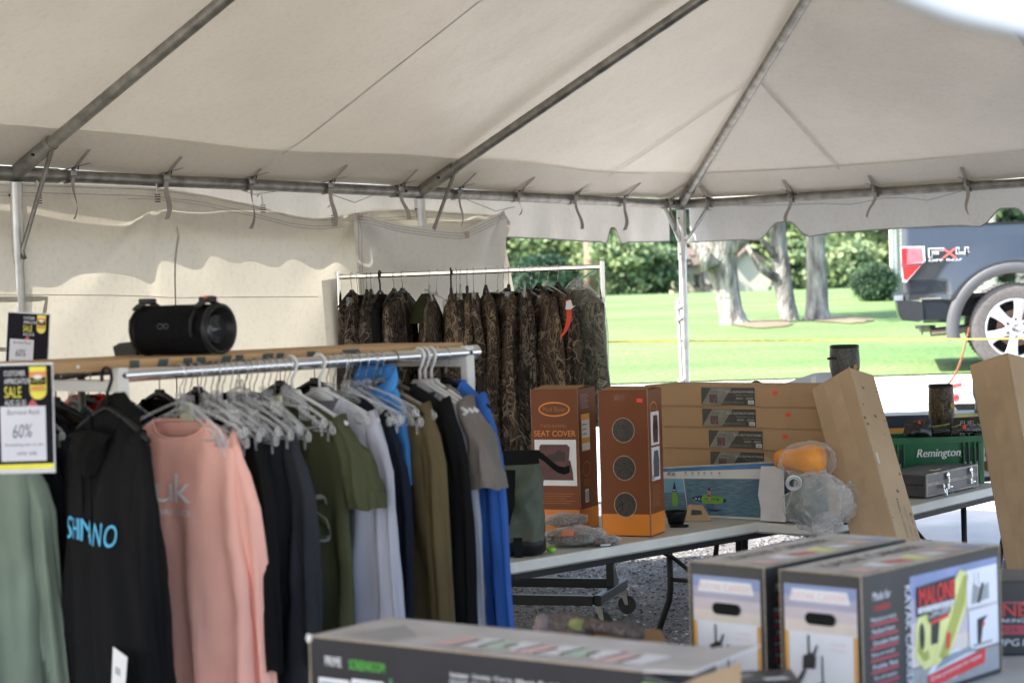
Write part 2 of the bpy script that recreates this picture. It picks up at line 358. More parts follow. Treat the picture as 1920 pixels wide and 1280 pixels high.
# loose stones under and around the tent, too many to count
def stones(n=26000):
    t = RNG.random((n, 2)); y = 5.5+9.3*t[:, 1]**.8; x = -0.6+t[:, 0]*(y*.27+.9)
    s = .004+.009*RNG.random(n)**2; ico = np.array([(1, 0, 0), (-1, 0, 0), (0, 1, 0), (0, -1, 0), (0, 0, 1), (0, 0, -1)], float)
    fc = np.array([(0, 2, 4), (2, 1, 4), (1, 3, 4), (3, 0, 4), (2, 0, 5), (1, 2, 5), (3, 1, 5), (0, 3, 5)])
    q = RNG.normal(size=(n, 3, 3)); q, _ = np.linalg.qr(q)
    sh = s[:, None, None]*(.6+.9*RNG.random((n, 6, 1)))
    v = np.einsum('nij,kj->nki', q, ico)*sh; v[:, :, 2] *= .6
    v[:, :, 0] += x[:, None]; v[:, :, 1] += y[:, None]; v[:, :, 2] += s[:, None]*.35
    f = (fc[None]+6*np.arange(n)[:, None, None]).reshape(-1, 3)
    me = bpy.data.meshes.new('loose_gravel'); me.from_pydata(v.reshape(-1, 3).tolist(), [], f.tolist())
    ms = [mat('stone_dark', (.09, .085, .085), var=.3, rough=.8), mat('stone_mid', (.22, .21, .205), var=.25, rough=.8), mat('stone_pale', (.5, .49, .48), var=.2, rough=.75), mat('stone_brown', (.15, .11, .08), var=.2, rough=.8)]
    for m in ms: me.materials.append(m)
    k = RNG.choice(4, n, p=[.42, .38, .12, .08]); me.polygons.foreach_set('material_index', np.repeat(k, 8).astype(np.int32)); me.update()
    o = bpy.data.objects.new('loose_gravel', me); COL.objects.link(o); tag(o, 'loose grey gravel stones spread over the lot under the tent', 'gravel', kind='stuff')
stones()
# ================================================================ tent
TH = .6284; u1 = V((math.sin(TH), math.cos(TH), 0)); u2 = V((math.cos(TH), -math.sin(TH), 0))
C0 = V((1.258, 13.97, 0)); EZ = 2.376; SL = .477; W = 3.2; BAY = 3.04
def tp(a, b, z=0): return C0 - u1*a + u2*b + UP*z
LA = 15.2
CANOPY = vinyl('canopy_vinyl', (.56, .525, .475), (.80, .71, .56), .050, dirt=.24)
HEM = vinyl('canopy_hem_vinyl', (.72, .69, .63), (.85, .80, .70), .30, dirt=.10)
VAL = vinyl('valance_vinyl', (.64, .63, .61), (.74, .70, .63), .095, dirt=.14)
WALLM = vinyl('sidewall_vinyl', (.66, .63, .54), (.86, .79, .64), .165, dirt=.14)
FLAPM = vinyl('flap_vinyl', (.78, .77, .74), (.8, .78, .72), .2, dirt=.14)
SEAM = mat('seam_thread', (.50, .48, .45), rough=.8)
STRAP = mat('webbing', (.33, .30, .27), rough=.9, var=.15, bump=.3, bscale=300)
def roof(a, b):
    h = max(0, min(a, b, 2*W-b)); z = EZ+.05+h*SL
    sg = math.sin(PI*((a if b < 2*W-b and b <= a or 2*W-b <= a else b) % BAY)/BAY)**2
    z -= .055*sg*min(1, h*1.5+.3)*max(0, 1-h/3.4)
    return z + .012*noise.noise(V((a*.9, b*.9, 0)))
tent = thing('frame_tent', tp(3, 0), 'white vinyl frame tent with pale canopy on grey tube frame over the sale tables', 'tent')
E_ = .095
mb = MB(); na, nb = 150, 64
rows = []
for j in range(nb+1):
    b = -E_+(2*W+2*E_)*j/nb
    rows.append([tp(-E_+(LA+E_)*i/na, b, roof(-E_+(LA+E_)*i/na, b)) for i in range(na+1)])
vs = [p for r in rows for p in r]
mb.add(vs, [(j*(na+1)+i, j*(na+1)+i+1, (j+1)*(na+1)+i+1, (j+1)*(na+1)+i) for j in range(nb) for i in range(na)], CANOPY)
mb.build('canopy', tent, smooth=True)
# doubled hem band along the eaves, a few millimetres below the canopy
mb = MB()
def hemw(t): return .30+.035*math.sin(PI*((t % BAY)/BAY))
mb.grid(lambda u, v: tp(u*LA, v*hemw(u*LA)-.03, roof(u*LA, max(0, v*hemw(u*LA)))-.008), 120, 3, HEM) if False else None
def hem(fn, L, n):
    vs = []; 
    for i in range(n+1):
        t = L*i/n; h = hemw(t)
        t0 = max(t, 0)
        for k in range(4):
            d = -.03+(h+.03)*k/3
            vs.append(fn(max(t, max(d, 0)), d))
    mb.add(vs, [(4*i+k, 4*i+k+1, 4*(i+1)+k+1, 4*(i+1)+k) for i in range(n) for k in range(3)], HEM)
hem(lambda t, d: tp(t, d, roof(t, d)-.010), LA, 130)
hem(lambda t, d: tp(d, min(t, 2*W-max(d, 0)), roof(d, min(t, 2*W-max(d, 0)))-.010), 2*W, 60)
mb.build('canopy_hem', tent, smooth=True)
# welded seams
mb = MB()
def seam(p0, p1, n=24, wd=.015):
    vs = []
    for i in range(n+1):
        a = p0[0]+(p1[0]-p0[0])*i/n; b = p0[1]+(p1[1]-p0[1])*i/n
        d = V((p1[1]-p0[1], -(p1[0]-p0[0]))).normalized()*wd/2
        for s_ in (-1, 1):
            aa, bb = a+d[0]*s_, b+d[1]*s_; vs.append(tp(aa, bb, roof(aa, bb)-.013))
    mb.add(vs, [(2*i, 2*i+1, 2*i+3, 2*i+2) for i in range(n)], SEAM)
for q in (((1.42, .3), (1.42, 1.40), 24), ((.3, 1.42), (1.40, 1.42), 24), ((4.56, .3), (4.56, W-.02), 40), ((7.6, .3), (7.6, W-.02), 40), ((10.6, .3), (10.6, W-.02), 40)):
    mb = MB(); seam(*q); mb.build('canopy_seam', tent, smooth=True)
# frame
R_ = .030
def tube(name, pts, r, m=STEEL, n=14):
    mb = MB(); mb.tube(pts, r, m, n); return mb.build(name, tent, smooth=True, angle=50)
tube('eave_rail', [tp(-.0, 0, EZ), tp(LA, 0, EZ)], R_)
tube('eave_rail', [tp(0, 0, EZ), tp(0, 2*W, EZ)], R_)
tube('eave_rail', [tp(0, 2*W, EZ), tp(LA, 2*W, EZ)], R_)
tube('ridge_rail', [tp(W, W, EZ+W*SL-.04), tp(LA, W, EZ+W*SL-.04)], R_)
k_ = V((0, 0, -.03))
tube('hip_rafter', [tp(0, 0, EZ), tp(W, W, EZ+W*SL-.04)], R_)
tube('hip_rafter', [tp(0, 2*W, EZ), tp(W, W, EZ+W*SL-.04)], R_)
tube('end_rafter', [tp(0, W, EZ), tp(W, W, EZ+W*SL-.04)], R_)
for a in (BAY, 2*BAY, 3*BAY, 4*BAY):
    top = min(a, W)
    tube('rafter', [tp(a, 0, EZ), tp(a, top, EZ+top*SL-.035)], R_)
    tube('rafter', [tp(a, 2*W, EZ), tp(a, 2*W-top, EZ+top*SL-.035)], R_)
# joint sleeves, poles, knee braces
def sleeve(p, d, L, r=.037, m=STEEL):
    mb.tube([p, p+d.normalized()*L], r, m, 14)
def pole(a, b, label=None):
    mb = MB(); mb.tube([tp(a, b, .01), tp(a, b, EZ-.05)], .029, ALU, 14)
    mb.lathe([(.075, 0), (.075, .008)], STEEL, 16, tp(a, b, 0)); return mb.build('pole', tent, smooth=True, angle=40)
for a in (0, BAY, 2*BAY, 3*BAY, 4*BAY):
    pole(a, 0); 
    if a and a != 3*BAY: pole(a, 2*W)
pole(0, W); pole(0, 2*W)
rd = (u2+UP*SL).normalized(); hd_ = (-u1+u2+UP*SL).normalized()
for a in (0, BAY, 2*BAY, 3*BAY):
    mb = MB()
    sleeve(tp(a, 0, EZ-.40), UP, .36, .034, ALU); sleeve(tp(a, 0, EZ), rd if a else hd_, .30, .0365)
    for s_ in (1, -1):
        if a or s_ < 0: sleeve(tp(a, 0, EZ), u1*s_, .26, .0365)
    if not a: sleeve(tp(0, 0, EZ), u2, .26, .0365)
    for z in (-.36, -.1): mb.tube([tp(a, 0, EZ+z)-u1*.04, tp(a, 0, EZ+z)+u1*.04], .006, BLACKM, 6)
    mb.tube([tp(a, 0, EZ)+(rd if a else hd_)*.2-u1*.045-UP*.01, tp(a, 0, EZ)+(rd if a else hd_)*.2+u1*.045-UP*.01], .007, BLACKM, 6)
    mb.tube([tp(a, 0, EZ)-u1*.17-u2*.045, tp(a, 0, EZ)-u1*.17+u2*.045], .007, BLACKM, 6)
    mb.build('corner_fitting', tent, smooth=True, angle=40)
    mb = MB()
    if a: mb.tube([tp(a, .05, EZ-.40), tp(a, .035, EZ-.36), tp(a, .27, EZ+.10)], .011, STEEL, 8)
    else:
        for d in (-u1, u2): mb.tube([tp(0, 0, EZ-.26)+d*.04, tp(0, 0, EZ-.24)+d*.06, tp(0, 0, EZ-.01)+d*.24], .013, ALU, 8)
    mb.build('knee_brace', tent, smooth=True)
# valance with scalloped notches
def valance(name, fn, L, depth, notches, ph=0, drop=None):
    mb = MB(); n = int(L/.02); vs = []
    xs_ = sorted(set([L*i/n for i in range(n+1)]))
    for x in xs_:
        d = depth+.012*math.sin(x*2.1+ph)
        if drop and abs(x-drop[0]) < drop[1]: d += (drop[2]-.008+.012*(drop[0]-x)/drop[1])*min(1, (drop[1]-abs(x-drop[0]))/.05)**.5
        for c, wd, hgt in notches:
            q = abs(x-c)/wd
            if q < 1: d -= hgt*(1 if q < .25 else (.5+.5*math.cos(PI*(q-.25)/.75)))
            elif q < 1.8: d += .012*math.cos(PI/2*(q-1)/.8)
        for k in range(7):
            t = k/6; off = .010+.012*t*math.sin(x*7.3+ph)+.008*t*math.sin(x*19+ph)
            vs.append(fn(x, off, EZ+.045-(d+.045)*t))
    nn = len(xs_); fs = [(7*i+k, 7*i+k+1, 7*(i+1)+k+1, 7*(i+1)+k) for i in range(nn-1) for k in range(6)]
    mb.add(vs, fs, VAL)
    vb = []
    for i in range(nn): p = V(vs[7*i+6]); vb.append(p)
    mb.tube(vb, .004, mat('valance_piping', (.22, .22, .21), rough=.8), 5)
    return mb.build(name, tent, smooth=True)
def a_of(px, py, b=0):
    p = hit(px, py, tp(0, b), u2); return (C0-p).dot(u1), p.z
def b_of(px, py):
    p = hit(px, py, tp(0, 0), u1); return (p-C0).dot(u2), p.z
nz_side = [(a_of(1173, 440)[0], .09, .10)]+[(x, .16, .13) for x in (11.2, 13)]
valance('valance', lambda x, o, z: tp(x, -E_-o, z), LA, .262, nz_side)
nz_end = [(b_of(1455, 430)[0], .18, .105), (b_of(1880, 420)[0], .18, .105)]
nz_end += [(nz_end[1][0]+1.5*k, .18, .105) for k in (1, 2)]
valance('valance', lambda x, o, z: tp(-E_-o, x, z), 2*W, .262, nz_end, 1)
valance('valance', lambda x, o, z: tp(x, 2*W+E_+o, z), LA, .21, [(x, .16, .10) for x in (1.2, 2.8, 4.4, 6, 7.6, 12.8)], 2, (10.32, .27, .246))
# webbing tie straps over the rails
def strap(base, d_in, d_al, L, seed):
    rr = random.Random(seed); mb = MB()
    top = base+d_in*.20+UP*(.20*SL+.02); under = base-d_in*.02-UP*.035
    def rib(pts, wdir, wd=.0125):
        vs = []; n = len(pts)
        for i, p in enumerate(pts):
            wv = wdir(i/(n-1)) if callable(wdir) else wdir; vs += [V(p)-wv*wd, V(p)+wv*wd, ]
        vs2 = [V(v)+V((.001, .0015, 0)) for v in vs]
        mb.add(vs+vs2, [(2*i, 2*i+1, 2*i+3, 2*i+2) for i in range(n-1)]+[(2*n+2*i, 2*n+2*i+2, 2*n+2*i+3, 2*n+2*i+1) for i in range(n-1)], STRAP)
    rib([top+d_al*.03, base+d_in*.10+UP*.055+d_al*.015, base+d_in*.035+UP*.02, base+d_in*.036-UP*.03, under], d_al)
    rib([base+d_in*.16+UP*.055-d_al*.01, base-d_in*.034+UP*.03, base-d_in*.04-UP*.02, under+d_in*.02], d_al)
    mb.box(base+d_in*.05+UP*.012, (.035, .02, .03), STEEL, rz=TH, bev=.004)
    mb.tube([base+d_in*.06+UP*.03-d_al*.02, base+d_in*.09+UP*.055, base+d_in*.06+UP*.03+d_al*.02], .004, BLACKM, 6)
    tw = rr.uniform(-1.8, 1.8); sw = rr.uniform(-.05, .05); p0 = base+d_in*.05
    pts = [p0-UP*(L*t)+d_al*(sw*t*t+.01*math.sin(6*t))+d_in*(.03*t*math.sin(2.5*t)) for t in [i/12 for i in range(13)]]
    rib(pts, lambda t: (d_al*math.cos(tw*t)+d_in*math.sin(tw*t)).normalized())
    mb.build('tie_strap', tent)
for i, (px, py, L) in enumerate([(125, 330, .21), (300, 336, .20), (460, 345, .24), (608, 355, .22), (740, 362, .17), (850, 364, .20), (962, 370, .12), (1068, 374, .20), (1160, 378, .20), (1246, 380, .20)]):
    strap(tp(a_of(px, py)[0], 0, EZ), u2, -u1, L, i)
for i, (px, py, L) in enumerate([(1332, 378, .06), (1487, 368, .17), (1645, 360, .17), (1818, 352, .19)]):
    strap(tp(0, b_of(px, py)[0], EZ), -u1, u2, L, i+40)
# thin ropes: wall line sagging between the hooks
mb = MB()
CORD = mat('thin_cord', (.25, .24, .22), rough=.9)
def line(pts, r=.0022): mb.tube([tp(a_of(x, y, -.02)[0], -.02, a_of(x, y, -.02)[1]) for x, y in pts], r, CORD, 5)
for q in ([(440, 352), (478, 365), (535, 356), (600, 352)], [(615, 362), (665, 380), (700, 366), (740, 358)], [(870, 372), (930, 396), (965, 388)]):
    mb = MB(); line(q); mb.build('cord', tent)
mb = MB(); mb.tube([tp(0, b_of(x, y)[0], b_of(x, y)[1])+u1*-.04 for x, y in ((1330, 384), (1420, 386), (1500, 384), (1545, 382), (1600, 384), (1660, 372), (1700, 371), (1745, 376), (1810, 358))], .0022, CORD, 5)
mb.build('cord', tent)
# ---------------------------------------------------------------- side wall
def interp(pts, x):
    for (a, b), (c, d) in zip(pts, pts[1:]):
        if (x-a)*(x-c) <= 0 and a != c:
            t = (x-a)/(c-a); t = t*t*(3-2*t) if False else t; return b+(d-b)*t
    return pts[0][1] if abs(x-pts[0][0]) < abs(x-pts[-1][0]) else pts[-1][1]
def sm(pts, x, n=3, h=.12): return sum(interp(pts, x+h*k/n) for k in range(-n, n+1))/(2*n+1)
TOPW = [(-400, 340), (0, 343), (150, 348), (280, 352), (345, 360), (420, 374), (470, 384), (520, 398), (565, 408), (610, 411), (640, 404), (665, 397), (760, 392), (860, 400), (945, 404)]
tw_ = [a_of(x, y, -.03) for x, y in TOPW]
A0, A1 = tw_[-1][0], 9.7
tw_ = [(12.5, tw_[0][1])]+tw_
HK = [a_of(283, 392, -.03), a_of(668, 404, -.03), a_of(905, 410, -.03)]
def wall_off(a, z):
    o = .035*noise.noise(V((a*.8, z*.5, 3)))+.010*noise.noise(V((a*3, z*2.2, 9)))
    for k, (ha, hz) in enumerate(HK):
        dx, dz = a-ha, hz-z; r = math.hypot(dx, dz)
        if dz > -.05:
            th = math.atan2(dx, dz+.02)
            o += .030*min(1, r/.2)*math.exp(-r/.9)*(math.sin(th*6.5+k*2+noise.noise(V((th*2, r, k)))*1.5))
    o += .05*math.exp(-((z-1.0)/.8)**2)*math.sin(a*1.1)
    return o
wall = thing('tent_sidewall', tp(6, -.03), 'cream vinyl side wall hung along the left of the tent and glowing with sun', 'tent wall')
mb = MB(); n = 170; mvr = 60; vs = []
for i in range(n+1):
    a = A0+(A1-A0)*i/n; zt = sm(tw_, a)
    for j in range(mvr+1):
        z = zt+(.02-zt)*(j/mvr); vs.append(tp(a, -.005+wall_off(a, z), z))
mb.add(vs, [(i*(mvr+1)+j, i*(mvr+1)+j+1, (i+1)*(mvr+1)+j+1, (i+1)*(mvr+1)+j) for i in range(n) for j in range(mvr)], WALLM)
mb.build('wall_panel', wall, smooth=True)
# stitching lines, seams, clear pocket outline
mb = MB(); THR = mat('stitching', (.34, .33, .30), rough=.9); BAND = mat('welded_band', (.50, .48, .42), rough=.6, trans=.12)
for dz in (.012, .045, .06):
    mb.tube([tp(a, -.005+wall_off(a, sm(tw_, a)-dz)+.004, sm(tw_, a)-dz) for a in np.linspace(A0, A1, 130)], .0014, THR, 4)
def band(pts, wd=.018, m=BAND):
    pts = [a_of(x, y, -.03) for x, y in pts]; out = []
    for (a, z), (c, d) in zip(pts, pts[1:]):
        k = max(2, int(math.hypot(c-a, d-z)/.05)); out += [(a+(c-a)*i/k, z+(d-z)*i/k) for i in range(k)]
    out.append(pts[-1]); vs = []
    for i, (a, z) in enumerate(out):
        q = out[min(i+1, len(out)-1)]; p = out[max(i-1, 0)]; d = V((q[0]-p[0], q[1]-p[1])).normalized(); nx, nz_ = -d.y*wd/2, d.x*wd/2
        for s_ in (-1, 1): vs.append(tp(a+nx*s_, -.005+wall_off(a+nx*s_, z+nz_*s_)+.004, z+nz_*s_))
    mb.add(vs, [(2*i, 2*i+1, 2*i+3, 2*i+2) for i in range(len(out)-1)], m)
band([(322, 425), (325, 480), (330, 560), (332, 640), (334, 760)], .012)
band([(-60, 553), (60, 553), (200, 554), (330, 558), (600, 556)], .004, BAND)
band([(-60, 563), (76, 560), (72, 600), (60, 700)], .026); band([(-60, 655), (40, 655)], .02)
for x, y in ((57, 368), (280, 366), (478, 386), (610, 406)):
    a, z = a_of(x, y, -.03)
    for k in range(4): mb.box(tp(a, .03, z-.012*k), (.03, .003, .005), BLACKM, rz=TH)
    mb.tube([tp(a, .03, z), tp(a, .02, z+.07), tp(a, -.01, z+.05)], .004, ALU, 6)
mb.build('wall_stitching', wall)
# short loose drape in front of the wall end
FT = [(664, 398), (700, 407), (750, 420), (800, 427), (830, 431), (868, 434), (900, 417), (940, 393)]
ft = [a_of(x, y, .12) for x, y in FT]
flap = thing('vinyl_drape', tp(3, .12), 'loose pale vinyl sheet sagging from the rail behind the camouflage rack', 'tarp')
mb = MB(); vs = []; n, mv = 60, 60
fa0, fa1 = ft[0][0], ft[-1][0]
def foff(a, z, t, s_):
    o = .05*noise.noise(V((a*1.3, z*1.0, 20)))
    # creases fanning from the two hung corners
    for (ha, hz, ph) in ((fa0, ft[0][1], 0), (fa1, ft[-1][1], 2)):
        r = math.hypot(a-ha, hz-z); th = math.atan2(abs(a-ha), hz-z+.02); o += .035*math.exp(-r/.5)*math.sin(th*7+ph)*min(1, r/.1)
    o += .04*max(0, 1-abs((z-1.95)/.18))*math.sin(PI*s_)
    return o
for i in range(n+1):
    s_ = i/n; a = fa0+(fa1-fa0)*s_; zt = sm(ft, a, 2, .05)
    for j in range(mv+1):
        t = j/mv; z = zt+(.35-zt)*t; aa = a-(.10*t*(1-s_)) if True else a
        vs.append(tp(aa, .12+foff(a, z, t, s_), z))
mb.add(vs, [(i*(mv+1)+j, i*(mv+1)+j+1, (i+1)*(mv+1)+j+1, (i+1)*(mv+1)+j) for i in range(n) for j in range(mv)], FLAPM)
mb.build('drape_sheet', flap, smooth=True)
mb = MB()
for dz in (.014, .03, .046): mb.tube([tp(a, .125+foff(a, sm(ft, a, 2, .05)-dz, 0, (a-fa0)/(fa1-fa0)), sm(ft, a, 2, .05)-dz) for a in np.linspace(fa0, fa1, 40)], .0013, THR, 4)
for x, y in ((668, 402), (868, 436)):
    a, z = a_of(x, y, .12)
    for k in range(5): mb.box(tp(a, .15, z-.008*k), (.035, .006, .004), mat('frayed_tie', (.35, .22, .16), rough=.9), rz=TH+.1*k)
for off in (.012, .03): mb.tube([tp(fa0-off-.10*t, .125+foff(fa0-off, ft[0][1]+(.35-ft[0][1])*t, t, 0), ft[0][1]+(.35-ft[0][1])*t) for t in np.linspace(0, 1, 30)], .0013, THR, 4)
mb.build('drape_stitching', flap)
# rope twisted down beside the corner pole
mb = MB(); pr = [atz(1276, 575, 0)]
d_ = 13.9
for k in range(3):
    pts = []
    for i in range(160):
        t = i/159; p = at(1271+8*t, 560+160*t, 13.85); an = t*75+k*2.09; pts.append(p+V((math.cos(an), math.sin(an), 0))*.007)
    mb.tube(pts, .0065, mat('white_rope', (.62, .60, .56), rough=.9, bump=.3, bscale=200), 6)
for yy in (577, 598, 713): mb.lathe([(0.001, -.02), (.03, -.012), (.03, .012), (.001, .02)], MATS['white_rope'], 10, at(1273+6*(yy-570)/150, yy, 13.85))
tag(mb.build('rope', smooth=True), 'white twisted rope with knots hanging beside the corner pole', 'rope')
# white vinyl sheet lying on the gravel by the far tables
TARP = mat('white_tarp', (.50, .49, .46), rough=.6, var=.08, scale=2, trans=.05)
mb = MB(); tl = [(1400, 968, 1400, 985), (1480, 962, 1490, 1000), (1560, 958, 1565, 1003), (1640, 952, 1640, 1010), (1730, 945, 1735, 1016), (1800, 944, 1810, 1020), (1880, 941, 1890, 1026), (1990, 938, 2000, 1030)]
def tarp(u, v):
    k = u*(len(tl)-1); i = min(int(k), len(tl)-2); f = k-i; q = [tl[i][j]+(tl[i+1][j]-tl[i][j])*f for j in range(4)]
    p = atz(q[0]+(q[2]-q[0])*v, q[1]+(q[3]-q[1])*v, .02); p.z = .014+tz(p.y)+.05*abs(noise.noise(V((p.x*2.2, p.y*4, 1))))*min(1, 8*v*(1-v)+.1)+.05*max(0, math.sin(v*9+u*3))*(1-v)*v*3; return p
mb.grid(tarp, 90, 26, TARP)
tag(mb.build('ground_tarp', smooth=True), 'rumpled white vinyl sheet lying on the gravel behind the folding tables', 'tarp')
# ================================================================ trees
def leafmat(name, c, v=.35, tr=.35):
    return mat(name, c, rough=.55, var=v, scale=.9, trans=tr, spec=.3)
LG = [leafmat('leaf_deep', (.026, .062, .038)), leafmat('leaf_mid', (.10, .17, .085)), leafmat('leaf_light', (.20, .27, .14)), leafmat('leaf_lime', (.30, .36, .17))]
BARK = mat('pale_bark', (.40, .385, .35), rough=.9, col2=(.075, .066, .058), scale=9, bump=1, bscale=26, stretch=(1, 1, .3), detail=8)
MATS['pale_bark'].node_tree.nodes['Bump'].inputs['Distance'].default_value = .06
BARKD = mat('dark_bark', (.10, .075, .055), rough=.9, var=.3, scale=4, bump=.6, bscale=12)
def leaves(name, cen, radii, ncl, per, size, mats, probs, parent, shell=.55, flat=.5, seed=0):
    g = np.random.default_rng(seed); cen = np.array(cen); radii = np.array(radii)
    d = g.normal(size=(ncl, 3)); d /= np.linalg.norm(d, axis=1)[:, None]; rr = shell+(1-shell)*g.random(ncl)**.6
    cl = cen+d*radii*rr[:, None]
    k = np.repeat(np.arange(ncl), per); nn = len(k); sp = radii.mean()*.20*(.5+g.random(ncl))
    off = g.normal(size=(nn, 3))*sp[k][:, None]; off[:, 2] *= .6
    p = cl[k]+off
    q = g.normal(size=(nn, 3)); q[:, 2] += flat; q /= np.linalg.norm(q, axis=1)[:, None]
    t = np.cross(q, g.normal(size=(nn, 3))); t /= np.linalg.norm(t, axis=1)[:, None]; b = np.cross(q, t)
    s = size*(.5+g.random(nn))[:, None]
    v = np.stack([p-t*s, p-b*s*.55, p+t*s, p+b*s*.55], 1).reshape(-1, 3)
    me = bpy.data.meshes.new(name); f = np.arange(nn*4).reshape(-1, 4); me.from_pydata(v.tolist(), [], f.tolist())
    for m in mats: me.materials.append(m)
    mi = g.choice(len(mats), ncl, p=probs)[k]; jump = g.random(nn) < .25; mi[jump] = g.choice(len(mats), jump.sum(), p=probs)
    me.polygons.foreach_set('material_index', mi.astype(np.int32)); me.update()
    o = bpy.data.objects.new(name, me); COL.objects.link(o); o.parent = parent
    if parent: o.location = -parent.location if False else (0, 0, 0)
    return o
def local_tree(name, loc, h, r, label, cat='tree', group=None, tone=1, seed=0, trunk=True, ncl=90, per=45, size=.22, low=.12):
    t = thing(name, loc, label, cat, group)
    pr = {0: [.86, .12, .02, 0], 1: [.45, .35, .16, .04], 2: [.10, .30, .40, .20], 3: [.04, .16, .40, .40]}[tone]
    leaves('crown', (0, 0, h*(.5+low/2)), (r, r*.8, h*(.5-low/2)), ncl, per, size, LG, pr, t, seed=seed)
    if trunk:
        mb = MB(); rr = random.Random(seed); mb.tube([(0, 0, -.1), (.05, 0, h*.3), (0, .1, h*.7)], [r*.07+.05, r*.05+.04, .03], BARKD, 8)
        for k in range(5):
            a = rr.random()*6.28; mb.tube([(0, 0, h*(.25+.08*k)), (math.cos(a)*r*.5, math.sin(a)*r*.4, h*(.45+.08*k))], [r*.03+.02, .015], BARKD, 6)
        mb.build('trunk', t, smooth=True, local=True)
    return t
# far wood as a row of separate trees and shrubs beyond the lawn
bg_trees = [  # px, distance, height m, radius, tone, kind words
 (952, 128, 9, 3.2, 1, 'broad green tree behind the left end of the lawn, next to the vinyl drape'),
 (1010, 150, 12, 4, 0, 'dark green tree in the deep shade behind the camouflage rack'),
 (1062, 126, 7.5, 3.0, 2, 'mid green tree left of the bare brown trunk at the wood edge'),
 (1128, 158, 13, 4.4, 0, 'dark tree behind the bare brown trunk at the wood edge'),
 (1160, 120, 5.6, 2.4, 2, 'light green leafy tree right of the bare brown trunk'),
 (1212, 124, 6.6, 2.8, 2, 'light green bushy tree left of the brown roofed shed'),
 (1250, 160, 13, 4.4, 0, 'dark tree rising behind the roof ridge of the shed'),
 (1305, 165, 14, 4.8, 1, 'green tree directly behind the brown shed roof'),
 (1400, 165, 14, 4.6, 2, 'pale green tree between the thick trunk and the middle trunk'),
 (1470, 170, 14, 4.6, 1, 'green tree behind the middle pale trunk'),
 (1525, 150, 11, 3.6, 2, 'bright green tree behind the right pale trunk'),
 (1590, 140, 10, 3.4, 3, 'yellow green tree between the right pale trunk and the siding wall'),
 (1648, 128, 9, 3.2, 3, 'lime green sunlit tree beside the siding wall above the round bush'),
 (1720, 170, 14, 5, 2, 'green tree hidden mostly behind the house wall'),
 (1800, 168, 14, 5, 1, 'green tree behind the truck bed'),
 (1890, 150, 13, 5, 1, 'green tree seen through the right valance notch above the truck'),
]
for i, (px, y, h, r, tone, lb) in enumerate(bg_trees):
    p = at(px, 560, y); local_tree('tree', V((p.x, y, tz(y))), h, r, lb, group='trees beyond the lawn', tone=tone, seed=i+3, ncl=72+12*(i % 4), per=52, size=.26 if y < 140 else .32, low=.05+.03*(i % 3))
for i, (px, y, h, r, tone, lb) in enumerate([
 (1168, 112, 3.6, 1.7, 2, 'rounded pale green shrub at the lawn edge right of the brown trunk'),
 (1228, 114, 3.0, 1.5, 2, 'rounded green shrub against the left corner of the shed'),
 (1020, 116, 2.4, 1.8, 0, 'low dark shrub at the lawn edge behind the rack'),
 (1555, 112, 1.8, 1.2, 3, 'low yellow shrub right of the right pale trunk'),
 (1600, 112, 2.6, 1.4, 3, 'yellow green shrub left of the dark round bush'),
 (1492, 116, 3.0, 1.4, 2, 'green shrub seen between the middle and right pale trunks')]):
    p = at(px, 560, y); local_tree('shrub', V((p.x, y, tz(y))), h, r, lb, 'shrub', 'shrubs along the lawn edge', tone, 60+i, False, 60, 45, .17, 0)
# dense dark wood filling in behind
mbk = thing('far_wood', at(1400, 560, 185), 'deep green wood closing the view behind the lawn trees', 'wood'); mbk['kind'] = 'stuff'; del mbk['category']
bpy.data.objects.remove(mbk)
wd = leaves('far_wood', (at(1350, 560, 190).x, 190, 9), (34, 5, 10), 420, 60, .55, LG, [.82, .15, .03, 0], None, shell=.1, seed=99)
tag(wd, 'deep green wood closing the view behind the lawn trees', 'wood', kind='stuff')
# bare brown trunk at wood edge
t = thing('tree', V((at(1108, 560, 118).x, 118, tz(118))), 'slender tree with a bare brown trunk at the wood edge, seen under the hanging rail', 'tree', 'trees beyond the lawn')
mb = MB(); mb.tube([(0, 0, -.1), (.02, 0, 2), (-.05, 0, 5), (0, 0, 8)], [.42, .36, .33, .2], mat('brown_bark', (.24, .17, .12), rough=.9, var=.25, scale=2), 12); mb.build('trunk', t, smooth=True, local=True)
leaves('crown', (0, 0, 9), (3, 3, 2.6), 60, 45, .28, LG, [.3, .4, .2, .1], t, seed=5)
